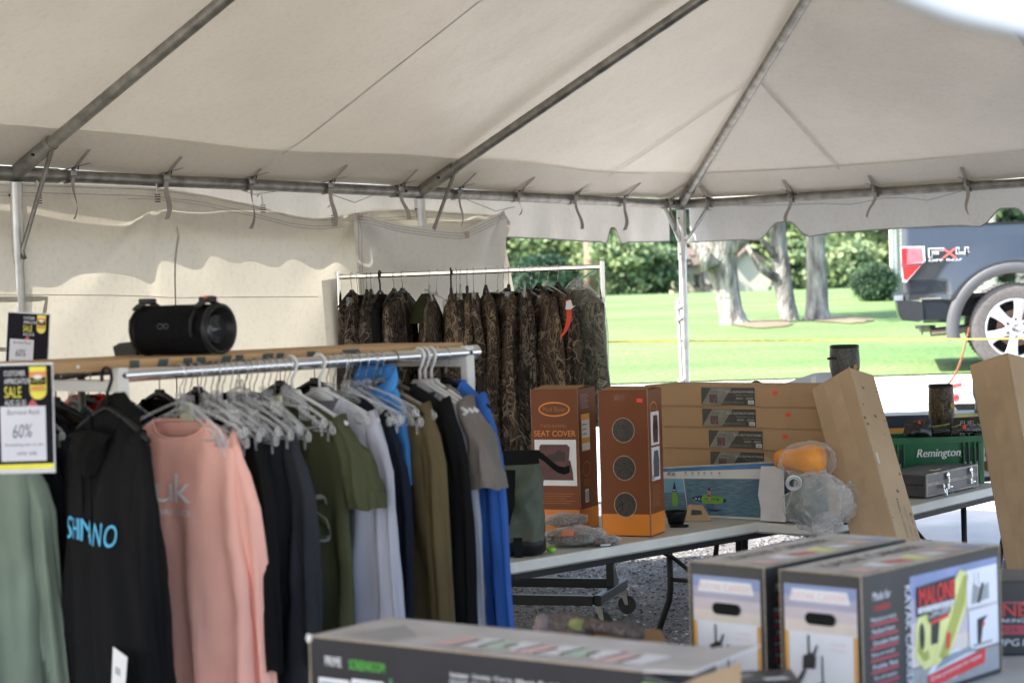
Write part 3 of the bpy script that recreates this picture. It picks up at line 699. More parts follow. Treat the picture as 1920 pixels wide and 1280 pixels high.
# three pale trunks on the lawn
def big_tree(label, ctr, y, seed, limbs, crown):
    """ctr: list of (px left, px right, py) measured down the trunk"""
    base = atz(ctr[-1][0]*.5+ctr[-1][1]*.5, ctr[-1][2], 0); t0 = at((ctr[-1][0]+ctr[-1][1])/2, ctr[-1][2], y)
    t = thing('shade_tree', V((t0.x, y, t0.z-.03)), label, 'tree', 'shade trees on the lawn')
    rr = random.Random(seed); mb = MB(); rings = []
    pts = [(at((a+b)/2, p, y), (b-a)/2*y/F) for a, b, p in ctr]
    pts = [(pts[0][0]+V((pts[0][0].x-pts[1][0].x, 0, pts[0][0].z-pts[1][0].z))*s_, pts[0][1]*q) for s_, q in ((3.4, .55), (2.2, .75), (1, .9))]+pts
    N = 28; fine = []
    for (p, r), (q, s_) in zip(pts, pts[1:]):
        for k in range(6): f = k/6; fine.append((p.lerp(q, f), r+(s_-r)*f))
    fine.append(pts[-1])
    for i, (p, r) in enumerate(fine):
        ring = []; fl = max(0, i-len(fine)+7)/6
        for k in range(N):
            an = 2*PI*k/N; q = r*(1+.10*noise.noise(V((math.cos(an)*1.6, math.sin(an)*1.6, p.z*.7+seed)))+.06*noise.noise(V((math.cos(an)*6, math.sin(an)*6, p.z*3+seed)))+fl*.18*max(0, math.sin(an*5+seed)))
            ring.append(p+V((math.cos(an)*q, math.sin(an)*q, 0)))
        rings.append(ring)
    mb.loft(rings, BARK, cap=(True, False)); mb.build('trunk', t, smooth=True)
    mb = MB()
    for pl in limbs: mb.tube([at(a, b, y-.1) for a, b, _ in pl], [c*y/F for _, _, c in pl], BARK, 10)
    if limbs: mb.build('limb', t, smooth=True)
    leaves('crown', crown[:3], crown[3:6], 150, 60, .13, LG, [.2, .4, .3, .1], t, seed=seed, shell=.3); return t
big_tree('thick pale mottled tree trunk right of the corner pole, with flared roots', [(1313, 1384, 436), (1328, 1382, 500), (1340, 1386, 545), (1347, 1393, 580), (1350, 1402, 600), (1348, 1412, 612)], 30.5, 1, [[(1335, 500, 26), (1318, 470, 14), (1296, 452, 8), (1270, 440, 5)], [(1362, 470, 20), (1400, 440, 13), (1430, 400, 8)]], (-1, 0, 8.2, 3.4, 3.2, 2.4))
big_tree('slim leaning tree trunk in the middle of the three lawn trunks', [(1441, 1470, 405), (1444, 1474, 450), (1448, 1484, 520), (1458, 1492, 570), (1463, 1500, 600), (1460, 1508, 615)], 31.5, 2, [[(1455, 520, 10), (1425, 505, 5), (1390, 440, 4)], [(1452, 480, 8), (1425, 445, 4), (1408, 430, 3)]], (0, 1, 8.0, 3, 3, 2.3))
big_tree('straight lichen spotted tree trunk at the right of the three lawn trunks', [(1511, 1546, 430), (1511, 1547, 480), (1511, 1551, 540), (1510, 1553, 580), (1508, 1559, 600), (1502, 1566, 611)], 31.2, 3, [], (1.6, .5, 8.2, 3.2, 3, 2.4))
SOIL = mat('bare_soil', (.15, .115, .07), rough=.95, var=.3, scale=3)
def patch(cx, cy, rx, ry, y):
    p = at(cx, cy, y); mb = MB(); n = 40; vs = []
    for k in range(n):
        a = 2*PI*k/n; q = 1+.35*noise.noise(V((math.cos(a)*2, math.sin(a)*2, cx))); X = p.x+math.cos(a)*rx*q; Y = y+math.sin(a)*ry*q; vs.append((X, Y, tz(Y)+.045))
    mb.add([(p.x, y, tz(y)+.06)]+vs, [(0, 1+k, 1+(k+1) % n) for k in range(n)], SOIL); tag(mb.build('soil_patch', smooth=True), kind='structure')
patch(1420, 612, .5, 1.6, 30.5); patch(1565, 612, .45, 1.8, 31.2)
# round clipped bush
t = thing('round_bush', V((at(1641, 560, 45).x, 45, tz(45))), 'dark green clipped round bush at the corner of the siding wall', 'bush')
leaves('foliage', (0, 0, .45), (.40, .40, .42), 300, 60, .028, LG[:2]+[LG[0], LG[1]], [.5, .25, .2, .05], t, seed=31, shell=.85)
mb = MB(); mb.tube([(0, 0, -.05), (0, 0, .4)], .04, BARKD, 8)
for k in range(9): mb.tube([(0, 0, .1), (.25*math.cos(k*.7), .25*math.sin(k*.7), .45+.25*math.sin(k))], [.02, .008], BARKD, 5)
mb.build('stem', t, local=True)
# ================================================================ shed
SID = mat('cream_siding', (.50, .45, .32), rough=.8, var=.06); ROOFB = mat('brown_shingles', (.12, .085, .075), rough=.9, var=.25, scale=3, bump=.4, bscale=8)
TRIM = mat('dark_trim', (.07, .05, .04), rough=.7); PALEW = mat('pale_wall', (.46, .43, .37), rough=.8, var=.05)
y = 128; sh = thing('garden_shed', V((at(1320, 553, y).x, y, tz(y))), 'small cream shed with brown roof and dark trimmed door behind the thick trunk', 'shed')
def P(px, py, dy=0): return at(px, py, y+dy)
mb = MB(); a, b = P(1266, 553), P(1400, 549); zt = P(1266, 500).z; zb = tz(y)-.1
mb.box(((a.x+b.x)/2, y+2.2, (zb+zt)/2), (b.x-a.x, 4.4, zt-zb), SID); mb.build('wall', sh)
mb = MB(); L_, R__ = P(1256, 500).x, P(1385, 500).x; rz_ = P(1300, 466).z
mb.slab([(L_, y-.3, zt), (R__, y-.3, zt), (R__-.9, y+2.2, rz_), (L_+1.0, y+2.2, rz_)], (0, 0, .12), ROOFB)
mb.slab([(L_, y+4.7, zt), (R__, y+4.7, zt), (R__-.9, y+2.25, rz_), (L_+1.0, y+2.25, rz_)], (0, 0, .12), ROOFB)
mb.slab([(L_, y-.3, zt), (L_+1.0, y+2.2, rz_), (L_, y+4.7, zt)], (0, 0, .1), ROOFB); mb.build('roof', sh)
mb = MB(); x0, x1 = P(1303, 0).x, P(1329, 0).x; z0, z1 = zb+.1, P(1303, 506).z
mb.box(((x0+x1)/2, y-.04, (z0+z1)/2), (x1-x0, .06, z1-z0), PALEW); d = mb.build('door', sh)
mb = MB()
for xx in (x0, x1): mb.box((xx, y-.09, (z0+z1)/2), (.09, .05, z1-z0), TRIM)
mb.box(((x0+x1)/2, y-.095, z1), (x1-x0+.2, .05, .12), TRIM); mb.box(((x0+x1)/2, y-.095, z0+.55), (x1-x0, .05, .08), TRIM)
mb.tube([(x0, y-.1, z0), ((x0+x1)/2, y-.1, z0+.5)], .03, TRIM, 4); mb.tube([(x1, y-.1, z0), ((x0+x1)/2, y-.1, z0+.5)], .03, TRIM, 4); mb.build('door_frame', d)
mb = MB(); x0, x1 = P(1287, 0).x, P(1296, 0).x; z0, z1 = P(1290, 536).z, P(1290, 517).z
mb.box(((x0+x1)/2, y-.03, (z0+z1)/2), (x1-x0, .05, z1-z0), mat('dark_glass', (.03, .035, .04), rough=.1)); wn_ = mb.build('window', sh)
mb = MB(); mb.box(((x0+x1)/2, y-.07, z1+.04), (x1-x0+.15, .04, .08), TRIM); mb.box(((x0+x1)/2, y-.07, z0-.04), (x1-x0+.15, .04, .08), TRIM); mb.build('frame', wn_)
y = 124; gb = thing('gable_house', V((at(1415, 551, y).x, y, tz(y))), 'pale gable ended outbuilding seen between the thick trunk and the middle trunk', 'building')
pts = [P(1383, 553), P(1452, 551), P(1452, 500), P(1400, 472), P(1383, 488)]; pts[0].z = pts[1].z = tz(y)-.1
mb = MB(); mb.slab(pts, (0, 6, 0), PALEW); mb.build('wall', gb)
mb = MB()
for (a, b) in (((1376, 494), (1401, 470)), ((1400, 469), (1460, 508))):
    p, q = P(*a, -.35), P(*b, -.35); mb.slab([p, q, q+V((0, 0, .2)), p+V((0, 0, .2))], (0, 6.6, 0), ROOFB)
mb.build('roof', gb)
# ================================================================ house with siding
y = 45; hx0 = at(1676, 560, y).x; hx1 = hx0+2.35
hs = thing('siding_house', V((hx0, y, tz(y))), 'pale green grey house with lap siding behind the truck tailgate', 'house')
SIDG = mat('grey_siding', (.34, .355, .31), rough=.65, var=.04)
mb = MB(); z = tz(y)-.2; ht = 4.6
mb.box((hx0+1.2, y+3.05, z+ht/2), (2.3, 6, ht), SIDG)
k = 0
while z+.11*k < z+ht-.2:
    zz = z+.11*k; mb.slab([(hx0+.09, y+.045, zz+.11), (hx0+2.3, y+.045, zz+.11), (hx0+2.3, y+.018, zz), (hx0+.09, y+.018, zz)], (0, .02, 0), SIDG); k += 1
mb.build('wall', hs)
mb = MB(); mb.box((hx0+.04, y+.02, z+ht/2), (.10, .10, ht), mat('corner_board', (.70, .70, .67), rough=.6)); mb.build('corner_board', hs)
mb = MB(); mb.slab([(hx0-.3, y-.3, z+ht), (hx0+2.7, y-.3, z+ht), (hx0+2.7, y+3, z+ht+1.2), (hx0-.3, y+3, z+ht+1.2)], (0, 0, .15), ROOFB)
mb.slab([(hx0-.3, y+6.3, z+ht), (hx0+2.7, y+6.3, z+ht), (hx0+2.7, y+3.02, z+ht+1.2), (hx0-.3, y+3.02, z+ht+1.2)], (0, 0, .15), ROOFB); mb.build('roof', hs)
mb = MB(); mb.tube([(hx0-.03, y-.06, z+.25), (hx0-.03, y-.06, z+ht)], .035, MATS['corner_board'], 8); mb.tube([(hx0-.03, y-.06, z+.3), (hx0-.08, y-.3, z+.22)], .035, BLACKP, 8); mb.build('downpipe', hs)
hs.rotation_euler.z = -rad(12.6)
# ================================================================ pickup truck
PAINT = mat('blue_grey_paint', (.020, .026, .034), rough=.22, metal=.35, var=.05, coat=1)
FLARE = mat('grey_flare', (.06, .062, .066), rough=.45, var=.06); TYRE = mat('tyre_rubber', (.075, .07, .068), rough=.8, var=.2, scale=30)
RIM = mat('alloy_rim', (.62, .62, .63), rough=.3, metal=.7, var=.04); LAMPR = mat('red_lens', (.55, .012, .015), rough=.12, var=.1, coat=1)
LAMPP = mat('pale_red_lens', (.50, .10, .12), rough=.15, var=.2, scale=20, coat=1)
TY = 18.5; K = TY/F; hubc = at(1905, 615, TY)
tr = thing('pickup_truck', V((hubc.x, TY, hubc.z-85*K)), 'dark blue grey pickup truck with grey wheel flares parked beyond the yellow tape', 'truck')
def T(x, yy, dy=0): return hubc+V((x*K, dy, -yy*K))   # x,yy in image px from the hub, dy away
WID = 1.95
def side_y(x, yy):
    r = math.hypot(x, yy*1.0); o = 0
    o += .035*max(0, min(1, (-150-yy)/50))                 # tuck to the rail
    o += .018*max(0, min(1, (yy+95)/25))*max(0, min(1, (-55-yy)/6+1)) if x < -120 else 0
    o -= .045*max(0, min(1, (175-r)/45))**1.2 if yy < 10 else .045*max(0, min(1, (150-abs(x))/30))*0
    return o
mb = MB(); RA = 112
xs_ = [-206+4*i for i in range(int(1000/4))]; ys_ = [-198+4*j for j in range(36)]
def sidept(x, yy, far=False):
    r = math.hypot(x, yy)
    if r < RA: s_ = RA/max(r, 1); x, yy = x*s_, yy*s_
    rc = 0
    if x < -196: rc = (-196-x)*.9*K
    o = side_y(x, yy)+rc*.6
    return T(x, yy, (WID-o) if far else o)
for far in (False, True):
    vs = [sidept(x, yy, far) for yy in ys_ for x in xs_]; n = len(xs_); fs = []
    for j in range(len(ys_)-1):
        for i in range(n-1):
            c = [(xs_[i+a], ys_[j+b]) for a, b in ((0, 0), (1, 0), (1, 1), (0, 1))]
            if all(math.hypot(*q) < RA for q in c): continue
            f = (j*n+i, (j+1)*n+i, (j+1)*n+i+1, j*n+i+1); fs.append(f if not far else tuple(reversed(f)))
    mb.add(vs, fs, PAINT)
yb = ys_[-1]  # -58
for far in (False, True):   # lower side below the body line
    for x0, x1 in ((-170, -106), (106, 1000)):
        a, b = (0.008, WID-.008)[far], (.02, WID-.02)[far]
        nn = 8; vs = []
        for i in range(nn+1):
            x = x0+(x1-x0)*i/nn; vs += [T(x, yb, a), T(x, -20, b), T(x, -14, b+(.05 if not far else -.05))]
        fs = [(3*i+k, 3*i+k+1, 3*i+k+4, 3*i+k+3) for i in range(nn) for k in range(2)]; mb.add(vs, fs, PAINT)
mb.boxv(T(-204, -60, .05), (0, WID-.1, 0), (0, 0, .70), (.05, 0, 0), PAINT)       # tailgate
mb.boxv(T(-200, -196, .02), (1100*K, 0, 0), (0, .10, 0), (0, 0, .02), BLACKP); mb.boxv(T(-200, -196, WID-.12), (1100*K, 0, 0), (0, .10, 0), (0, 0, .02), BLACKP)
mb.boxv(T(-196, -60, .1), (1190*K, 0, 0), (0, WID-.2, 0), (0, 0, .04), BLACKM)
mb.build('body', tr, smooth=True, angle=35)
mb = MB()   # cab and bonnet, beyond the frame
prof = [(230, -190), (262, -318), (480, -326), (590, -205), (790, -190), (794, -60), (230, -60)]
mb.slab([T(x, yy, .06) for x, yy in prof], (0, WID-.12, 0), PAINT); cb = mb.build('cab', tr)
mb = MB(); 
for q in ([(262, -205), (282, -300), (360, -305), (360, -205)], [(372, -205), (372, -305), (470, -305), (545, -208)]): mb.slab([T(x, yy, .055) for x, yy in q], (0, -.005, 0), MATS['dark_glass'])
mb.build('window', cb)
mb = MB(); # wheel arch lining and dark underside
mb.loft([[T(-RA*.99*math.cos(a), -RA*.99*math.sin(a), d) for a in np.linspace(-.15, PI+.15, 30)] for d in (.03, .45)], BLACKM, closed=False)
mb.loft([[T(640-RA*math.cos(a), -RA*math.sin(a), d) for a in np.linspace(-.15, PI+.15, 30)] for d in (.03, .45)], BLACKM, closed=False)
mb.boxv(T(-150, -25, .25), (950*K, 0, 0), (0, WID-.5, 0), (0, 0, .18), BLACKM); mb.build('underbody', tr, smooth=True, angle=40)
mb = MB()   # flare
ri = []
for a in np.linspace(-.17, PI+.1, 48):
    c, s_ = math.cos(a), math.sin(a)
    ri.append([T(-r*c, -r*s_, d) for r, d in ((103, .01), (104, -.035), (110, -.055), (122, -.050), (127, -.030), (128, .0))])
mb.loft(ri, FLARE, closed=False); mb.build('wheel_flare', tr, smooth=True)
mb = MB(); mb.boxv(T(-175, -59, -.006), (66*K, 0, 0), (0, .02, 0), (0, 0, .012), CHROME); mb.build('body_moulding', tr)
mb = MB()   # bumper
bp = []
for dy in (.0, .05, WID-.05, WID):
    e = 0 if .01 < dy < WID-.01 else 4
    bp.append([T(x, yy, dy) for x, yy in ((-222+e, -56), (-206, -57), (-175, -56), (-170, -50), (-169, -20), (-178, -17), (-212+e, -20), (-219+e, -32))])
mb.loft(bp, PAINT, cap=(True, True)); mb.boxv(T(-223, -58, .02), (17*K, 0, 0), (0, WID-.04, 0), (0, 0, .045), mat('bumper_step', (.22, .24, .27), rough=.4, metal=.4)); mb.build('bumper', tr, smooth=True, angle=35)
mb = MB()   # tail lamp
f = Face(mb, T(0, 0, .008), (1, 0, 0), (0, 0, 1), .004)
def fp(l): return [(x*K, -yy*K) for x, yy in l]
CH2 = mat('lamp_chrome', (.75, .76, .78), rough=.3, metal=.5)
mb.slab([T(x, yy, .03) for x, yy in ((-209, -160), (-164, -159), (-163, -132), (-199, -92), (-206, -93))], (0, -.045, 0), CH2)
f = Face(mb, T(0, 0, -.017), (1, 0, 0), (0, 0, 1), .003)
f.poly(list(reversed(fp([(-207, -157), (-168, -156), (-167, -130), (-207, -126)]))), LAMPP, 0); f.poly(list(reversed(fp([(-207, -157), (-196, -157), (-198, -126), (-207, -126)]))), LAMPR, 1)
f.poly(list(reversed(fp([(-207, -126), (-168, -128), (-170, -122), (-207, -121)]))), mat('lamp_dark', (.12, .03, .04), rough=.2), 1)
f.poly(list(reversed(fp([(-206, -121), (-173, -122), (-198, -96), (-204, -98)]))), LAMPR, 0); mb.build('tail_light', tr)
mb = MB(); f = Face(mb, T(-158, -137, -.004), (1, 0, 0), (0, 0, 1), .002)
SIL = mat('silver_decal', (.75, .77, .8), rough=.5); RED2 = mat('red_decal', (.75, .10, .07), rough=.5)
def outl(t, x, w_, sh=0, m=SIL): f.text(t, x*K, 0, w_*K, 15*K, m, 0); f.text(t, (x+w_*.08)*K, 1.6*K, w_*.84*K, 11.6*K, PAINT, 2)

def inset(pts, d):
    out = []; n = len(pts)
    for i in range(n):
        a, b, c = [V((*pts[(i+k) % n], 0)) for k in (-1, 0, 1)]; e1, e2 = (b-a).normalized(), (c-b).normalized(); n1, n2 = V((-e1.y, e1.x, 0)), V((-e2.y, e2.x, 0)); q = (n1+n2)/(1+n1.dot(n2)); out.append(((b+q*d).x, (b+q*d).y))
    return out
def tri(pts, m, l):   # concave letter outline cut into quads by its own triangulation
    from mathutils.geometry import tessellate_polygon
    fs = tessellate_polygon([[V((u, v, 0)) for u, v in pts]]); f.mb.add([f.p(u, v, l) for u, v in pts], [tuple(q) if (V((*pts[q[1]], 0))-V((*pts[q[0]], 0))).cross(V((*pts[q[2]], 0))-V((*pts[q[0]], 0))).z > 0 else tuple(reversed(q)) for q in fs], m)
for pts in ([(1, 0), (8, 0), (8, 6), (20, 6), (20, 10.5), (8, 10.5), (8, 12.5), (30, 12.5), (30, 18), (1, 18)], [(68, 0), (75, 0), (75, 5), (79, 5), (79, 9), (75, 9), (75, 18), (68, 18), (68, 9), (58, 9), (58, 18), (52, 18), (52, 5), (68, 5)]):
    P_ = [(x*K, y_*K) for x, y_ in pts]; tri(P_, SIL, 0); tri(inset(P_, 1.3*K), PAINT, 2)
f.text('X', 26*K, -1*K, 27*K, 17*K, RED2, 4)
f.text('OFF ROAD', 1*K, -7*K, 77*K, 4*K, SIL, 1); mb.build('decal', tr)
mb = MB()   # hitch, exhaust
mb.tube([T(-170, 0, .95), T(-145, 0, .95)], .035, STEEL, 8); mb.boxv(T(-185, 0, .9), (28*K, 0, 0), (0, .1, 0), (0, 0, .035), STEEL); mb.boxv(T(-165, -12, .85), (50*K, 0, 0), (0, .2, 0), (0, 0, .07), BLACKM)
mb.lathe([(.012, 0), (.012, .03), (.028, .035), (.03, .06), (.012, .08)], STEEL, 12, T(-172, 12, .95)); mb.build('tow_hitch', tr, smooth=True, angle=40)
mb = MB(); mb.tube([T(-156, 5, .35), T(-100, 1, .4), T(-60, -6, .45), T(0, -12, .5)], [.042, .042, .04, .04], mat('exhaust_steel', (.35, .30, .27), rough=.45, metal=.8, var=.3), 14, cap=False)
mb.lathe([(.03, 0), (.001, .05)], BLACKM, 12, T(-154, 5, .36), (1, 0, 0)); mb.build('exhaust_pipe', tr, smooth=True)
def wheel(cx, dy, sgn):
    mb = MB(); c = T(cx, 0, dy); R = 85*K; ax = (0, -sgn, 0)
    mb.lathe([(R*.64, -.11), (R*.66, .118), (R*.80, .128), (R*.93, .12), (R*.985, .10), (R, .06), (R, -.06), (R*.985, -.1), (R*.9, -.12), (R*.64, -.11)], TYRE, 56, c, ax, cap=(False, False))
    for k in range(64):
        a = 2*PI*k/64
        for s_ in (-.05, .05): mb.box(c+V((math.cos(a)*R, s_, math.sin(a)*R)), (.012, .05, .012), TYRE)
    w_ = mb.build('tyre', tr, smooth=True, angle=40)
    mb = MB(); r = R*.655
    mb.lathe([(r, .06), (r, .12), (r*.965, .124), (r*.93, .09), (r*.90, -.06)], RIM, 48, c, ax, cap=(False, False)); mb.lathe([(r*.9, -.07), (r*.3, -.07), (.001, -.06)], BLACKM, 32, c, ax)
    Z = V(ax)
    for k in range(6):
        a = 2*PI*(k+.32)/6; d = V((math.cos(a), 0, math.sin(a))); sd = d.cross(Z)
        def q(rr, wd, h): return [c+d*rr+sd*wd+Z*h, c+d*rr-sd*wd+Z*h]
        st = [(r*.18, .045, .085), (r*.45, .040, .098), (r*.75, .052, .108), (r*.95, .070, .112)]
        rg = [[c+d*x+sd*w1+Z*h, c+d*x+sd*w1*.5+Z*(h+.008), c+d*x-sd*w1*.5+Z*(h+.008), c+d*x-sd*w1+Z*h, c+d*x-sd*w1*.9+Z*(h-.05), c+d*x+sd*w1*.9+Z*(h-.05)] for x, w1, h in st]
        mb.loft(rg, RIM)
        an = 2*PI*(k+.5)/6; mb.lathe([(.013, 0), (.013, .02), (.005, .024)], BLACKM, 8, c+V((math.cos(an), 0, math.sin(an)))*r*.30+Z*.09, ax)
    mb.lathe([(r*.36, .06), (r*.34, .092), (r*.2, .094)], RIM, 24, c, ax, cap=(False, True)); mb.lathe([(r*.16, .094), (r*.14, .115), (.001, .118)], CHROME, 24, c, ax)
    mb.lathe([(r*.62, -.03), (r*.62, -.02), (.02, -.02)], mat('brake_disc', (.25, .16, .12), rough=.6, metal=.5), 32, c, ax); mb.build('rim', w_, smooth=True, angle=35)
wheel(0, .13, 1); wheel(0, WID-.13, -1); wheel(640, .13, 1); wheel(640, WID-.13, -1)
tr.rotation_euler.z = -rad(11.8)
# hanging chain from truck to trailer
CHN = mat('rusty_chain', (.30, .12, .06), rough=.8, metal=.4, var=.35, scale=60)
mb = MB(); a, b = at(1817, 616, TY-.35), at(1775, 722, 16.9); n = 46
for i in range(n):
    t = i/(n-1); p = a.lerp(b, t)-UP*(.10*math.sin(PI*t)); d = (b-a).normalized(); s_ = d.cross(V((0, 1, 0) if i % 2 else (1, 0, .3))).normalized()
    mb.tube([p+d*.017*math.cos(k*PI/3)+s_*.010*math.sin(k*PI/3) for k in range(7)], .004, CHN, 5, cap=False)
tag(mb.build('chain', smooth=True), 'rusty steel chain hanging from under the truck to the white trailer', 'chain')
# trailer
TW = mat('white_trailer_paint', (.72, .72, .72), rough=.4, var=.06)
y = 16.8; o = at(1776, 770, y); tl_ = thing('trailer', V((o.x, y, tz(y))), 'white utility trailer corner with a round red lamp and red marker strip, behind the boots', 'trailer')
mb = MB(); q = [(1778, 727), (1832, 712), (1990, 690), (1990, 728), (1832, 756), (1779, 757)]
mb.slab([at(x, yy, y) for x, yy in q], (.1, .5, 0), TW)
f_ = [at(x, yy, y-.01) for x, yy in ((1780, 733), (1832, 719), (1990, 697), (1990, 704), (1832, 726), (1780, 740))]; mb.slab(f_, (0, -.03, 0), TW)
mb.slab([at(x, yy, y+.1) for x, yy in ((1786, 757), (1832, 756), (1990, 728), (1990, 775), (1800, 775))], (0, .4, 0), BLACKM); mb.build('frame', tl_)
mb = MB(); mb.lathe([(.034, 0), (.034, .02), (.022, .032), (.001, .036)], LAMPR, 20, at(1791, 746, y-.045), (0, -1, 0)); mb.build('lamp', tl_, smooth=True, angle=40)
mb = MB(); mb.slab([at(x, yy, y-.012) for x, yy in ((1777, 722), (1803, 716), (1804, 724), (1779, 731))], (0, -.004, 0), mat('red_reflector', (.8, .08, .08), rough=.4)); mb.build('marker', tl_)
mb = MB(); mb.lathe([(.2, -.1), (.36, -.1), (.38, 0), (.36, .1), (.2, .1)], TYRE, 40, V((at(2040, 740, y).x, y+.4, tz(y)+.38)), (0, 1, 0)); mb.build('wheel', tl_, smooth=True)
# barrier tape
TAPEY = mat('yellow_tape', (.80, .72, .25), rough=.45, var=.06, trans=.3); mb = MB()
ty = 14.15; pts = [at(x, yy, d) for x, yy, d in ((1136, 641, 13.7), (1180, 640, 13.85), (1277, 639, 13.93), (1400, 638.5, 14.4), (1560, 637, 15.1), (1700, 636, 15.7), (1830, 635.5, 16.3), (1990, 633, 16.8))]
vs = []
for i, p in enumerate(pts):
    vs += [p+UP*.008, p-UP*.008]
mb.add(vs+[V(v)+V((0, .0008, 0)) for v in vs], [(2*i, 2*i+1, 2*i+3, 2*i+2) for i in range(7)]+[(16+2*i, 18+2*i, 19+2*i, 17+2*i) for i in range(7)], TAPEY)
f = Face(mb, pts[3]-UP*.006, pts[4]-pts[3], UP, .001)
TK = mat('tape_ink', (.45, .36, .06), rough=.6)
for k in range(5): f.text('CAUTION', .05+k*.16, 0, .11, .010, TK, 0)
f = Face(mb, pts[0]-UP*.006, pts[1]-pts[0], UP, .001); f.text('CAUTION', .02, 0, .11, .010, TK, 0)
tag(mb.build('barrier_tape'), 'yellow plastic caution tape stretched across outside the tent past the corner pole', 'tape')
# ================================================================ garments and hangers
WIRE = mat('hanger_wire', (.62, .62, .63), rough=.25, metal=1, var=.05)
HANGB = BLACKP; HANGW = mat('hanger_white', (.62, .62, .62), rough=.4, var=.03); HANGG = mat('hanger_olive', (.13, .12, .07), rough=.4)
def hook(mb, m, r=.021, rod=.019, drop=.085, t=.0017):
    c = V((0, 0, rod+t-r)); pts = [c+V((r*math.sin(a), 0, r*math.cos(a))) for a in np.linspace(-2.0, 1.9, 16)]
    pts += [V((.010, 0, -.032)), V((0, 0, -.045)), V((0, 0, -drop))]; mb.tube(pts, t, m, 6)
def hanger_mesh(kind):
    """returns (hook MB, body MB) centred on the rail, arms along x"""
    a, b = MB(), MB()
    if kind == 'clear':
        hook(a, WIRE, t=.0016); 
        for dz, w_, r in ((0, .205, .0042), (-.020, .19, .0032)):
            pts = [V((w_*u, 0, -.085+dz-.075*abs(u)**1.25)) for u in np.linspace(-1, 1, 21)]
            b.tube([pts[0]-V((0, 0, .028))]+pts+[pts[-1]-V((0, 0, .028))], r, CLEAR, 7)
        b.tube([(-.18, 0, -.182), (.18, 0, -.182)], .003, CLEAR, 6); b.box((0, 0, -.085), (.035, .010, .05), CLEAR, bev=.003)
        for u in (-1, 1): b.box((.155*u, 0, -.165), (.018, .008, .03), CLEAR, bev=.002); b.lathe([(.001, -.004), (.013, -.003), (.013, .003), (.001, .004)], CLEAR, 12, (.208*u, 0, -.175), (0, 1, 0))
    elif kind == 'clip':
        hook(a, WIRE, t=.0016, drop=.10); b.tube([(-.15, 0, -.11), (0, 0, -.105), (.15, 0, -.11)], .0045, CLEAR, 6); b.box((0, 0, -.10), (.03, .010, .02), CLEAR, bev=.003)
        for u in (-1, 1): b.box((.14*u, 0, -.125), (.032, .022, .045), CLEAR, bev=.004)
    elif kind == 'white':
        hook(a, HANGW, r=.024, t=.0048, drop=.08)
        pts = [V((.215*u, 0, -.08-.095*abs(u)**1.15)) for u in np.linspace(-1, 1, 21)]; b.tube(pts, .006, HANGW, 8)
        b.tube([(-.205, 0, -.18), (.205, 0, -.18)], .005, HANGW, 6); b.slab([(-.03, -.004, -.075), (.03, -.004, -.075), (.055, -.004, -.115), (-.055, -.004, -.115)], (0, .008, 0), HANGW)
    elif kind in ('black', 'olive'):
        m = HANGB if kind == 'black' else HANGG; hook(a, WIRE if kind == 'black' else m, t=.0018)
        pts = [V((.205*u, 0, -.085-.085*abs(u)**1.3)) for u in np.linspace(-1, 1, 21)]; b.tube(pts, [.004+.006*(1-abs(u)) for u in np.linspace(-1, 1, 21)], m, 8)
        b.box((0, 0, -.088), (.045, .014, .03), m, bev=.004)
    elif kind == 'blackhook':
        hook(a, BLACKP, r=.026, t=.005, drop=.08); pts = [V((.205*u, 0, -.085-.085*abs(u)**1.3)) for u in np.linspace(-1, 1, 15)]; b.tube(pts, .008, BLACKP, 8)
    return a, b
PROTO = {}
HSH = {'clear': 'clear hanger', 'clip': 'clear clip hanger', 'white': 'white hanger', 'black': 'black hanger', 'olive': 'olive hanger', 'blackhook': 'thick black hanger'}
HDESC = {'clear': 'clear plastic hanger with a wire hook', 'clip': 'clear clip hanger with a wire hook', 'white': 'white plastic hanger with a thick hook', 'black': 'black plastic hanger with a wire hook', 'olive': 'olive plastic hanger', 'blackhook': 'black plastic hanger with a thick black hook'}
def hanger(kind, p, yaw, label, group):
    if kind not in PROTO:
        a, b = hanger_mesh(kind); root = thing('hanger', p, label, 'hanger', group, yaw)
        a.build('hook', root, smooth=True, local=True); b.build('hanger_body', root, smooth=True, local=True); PROTO[kind] = (root, [c for c in bpy.data.objects if c.parent == root]); return root
    src, kids = PROTO[kind]; r = src.copy(); COL.objects.link(r); r.location = p; r.rotation_euler = (0, 0, yaw); tag(r, label, 'hanger', group)
    for c in kids: k = c.copy(); COL.objects.link(k); k.parent = r
    return r
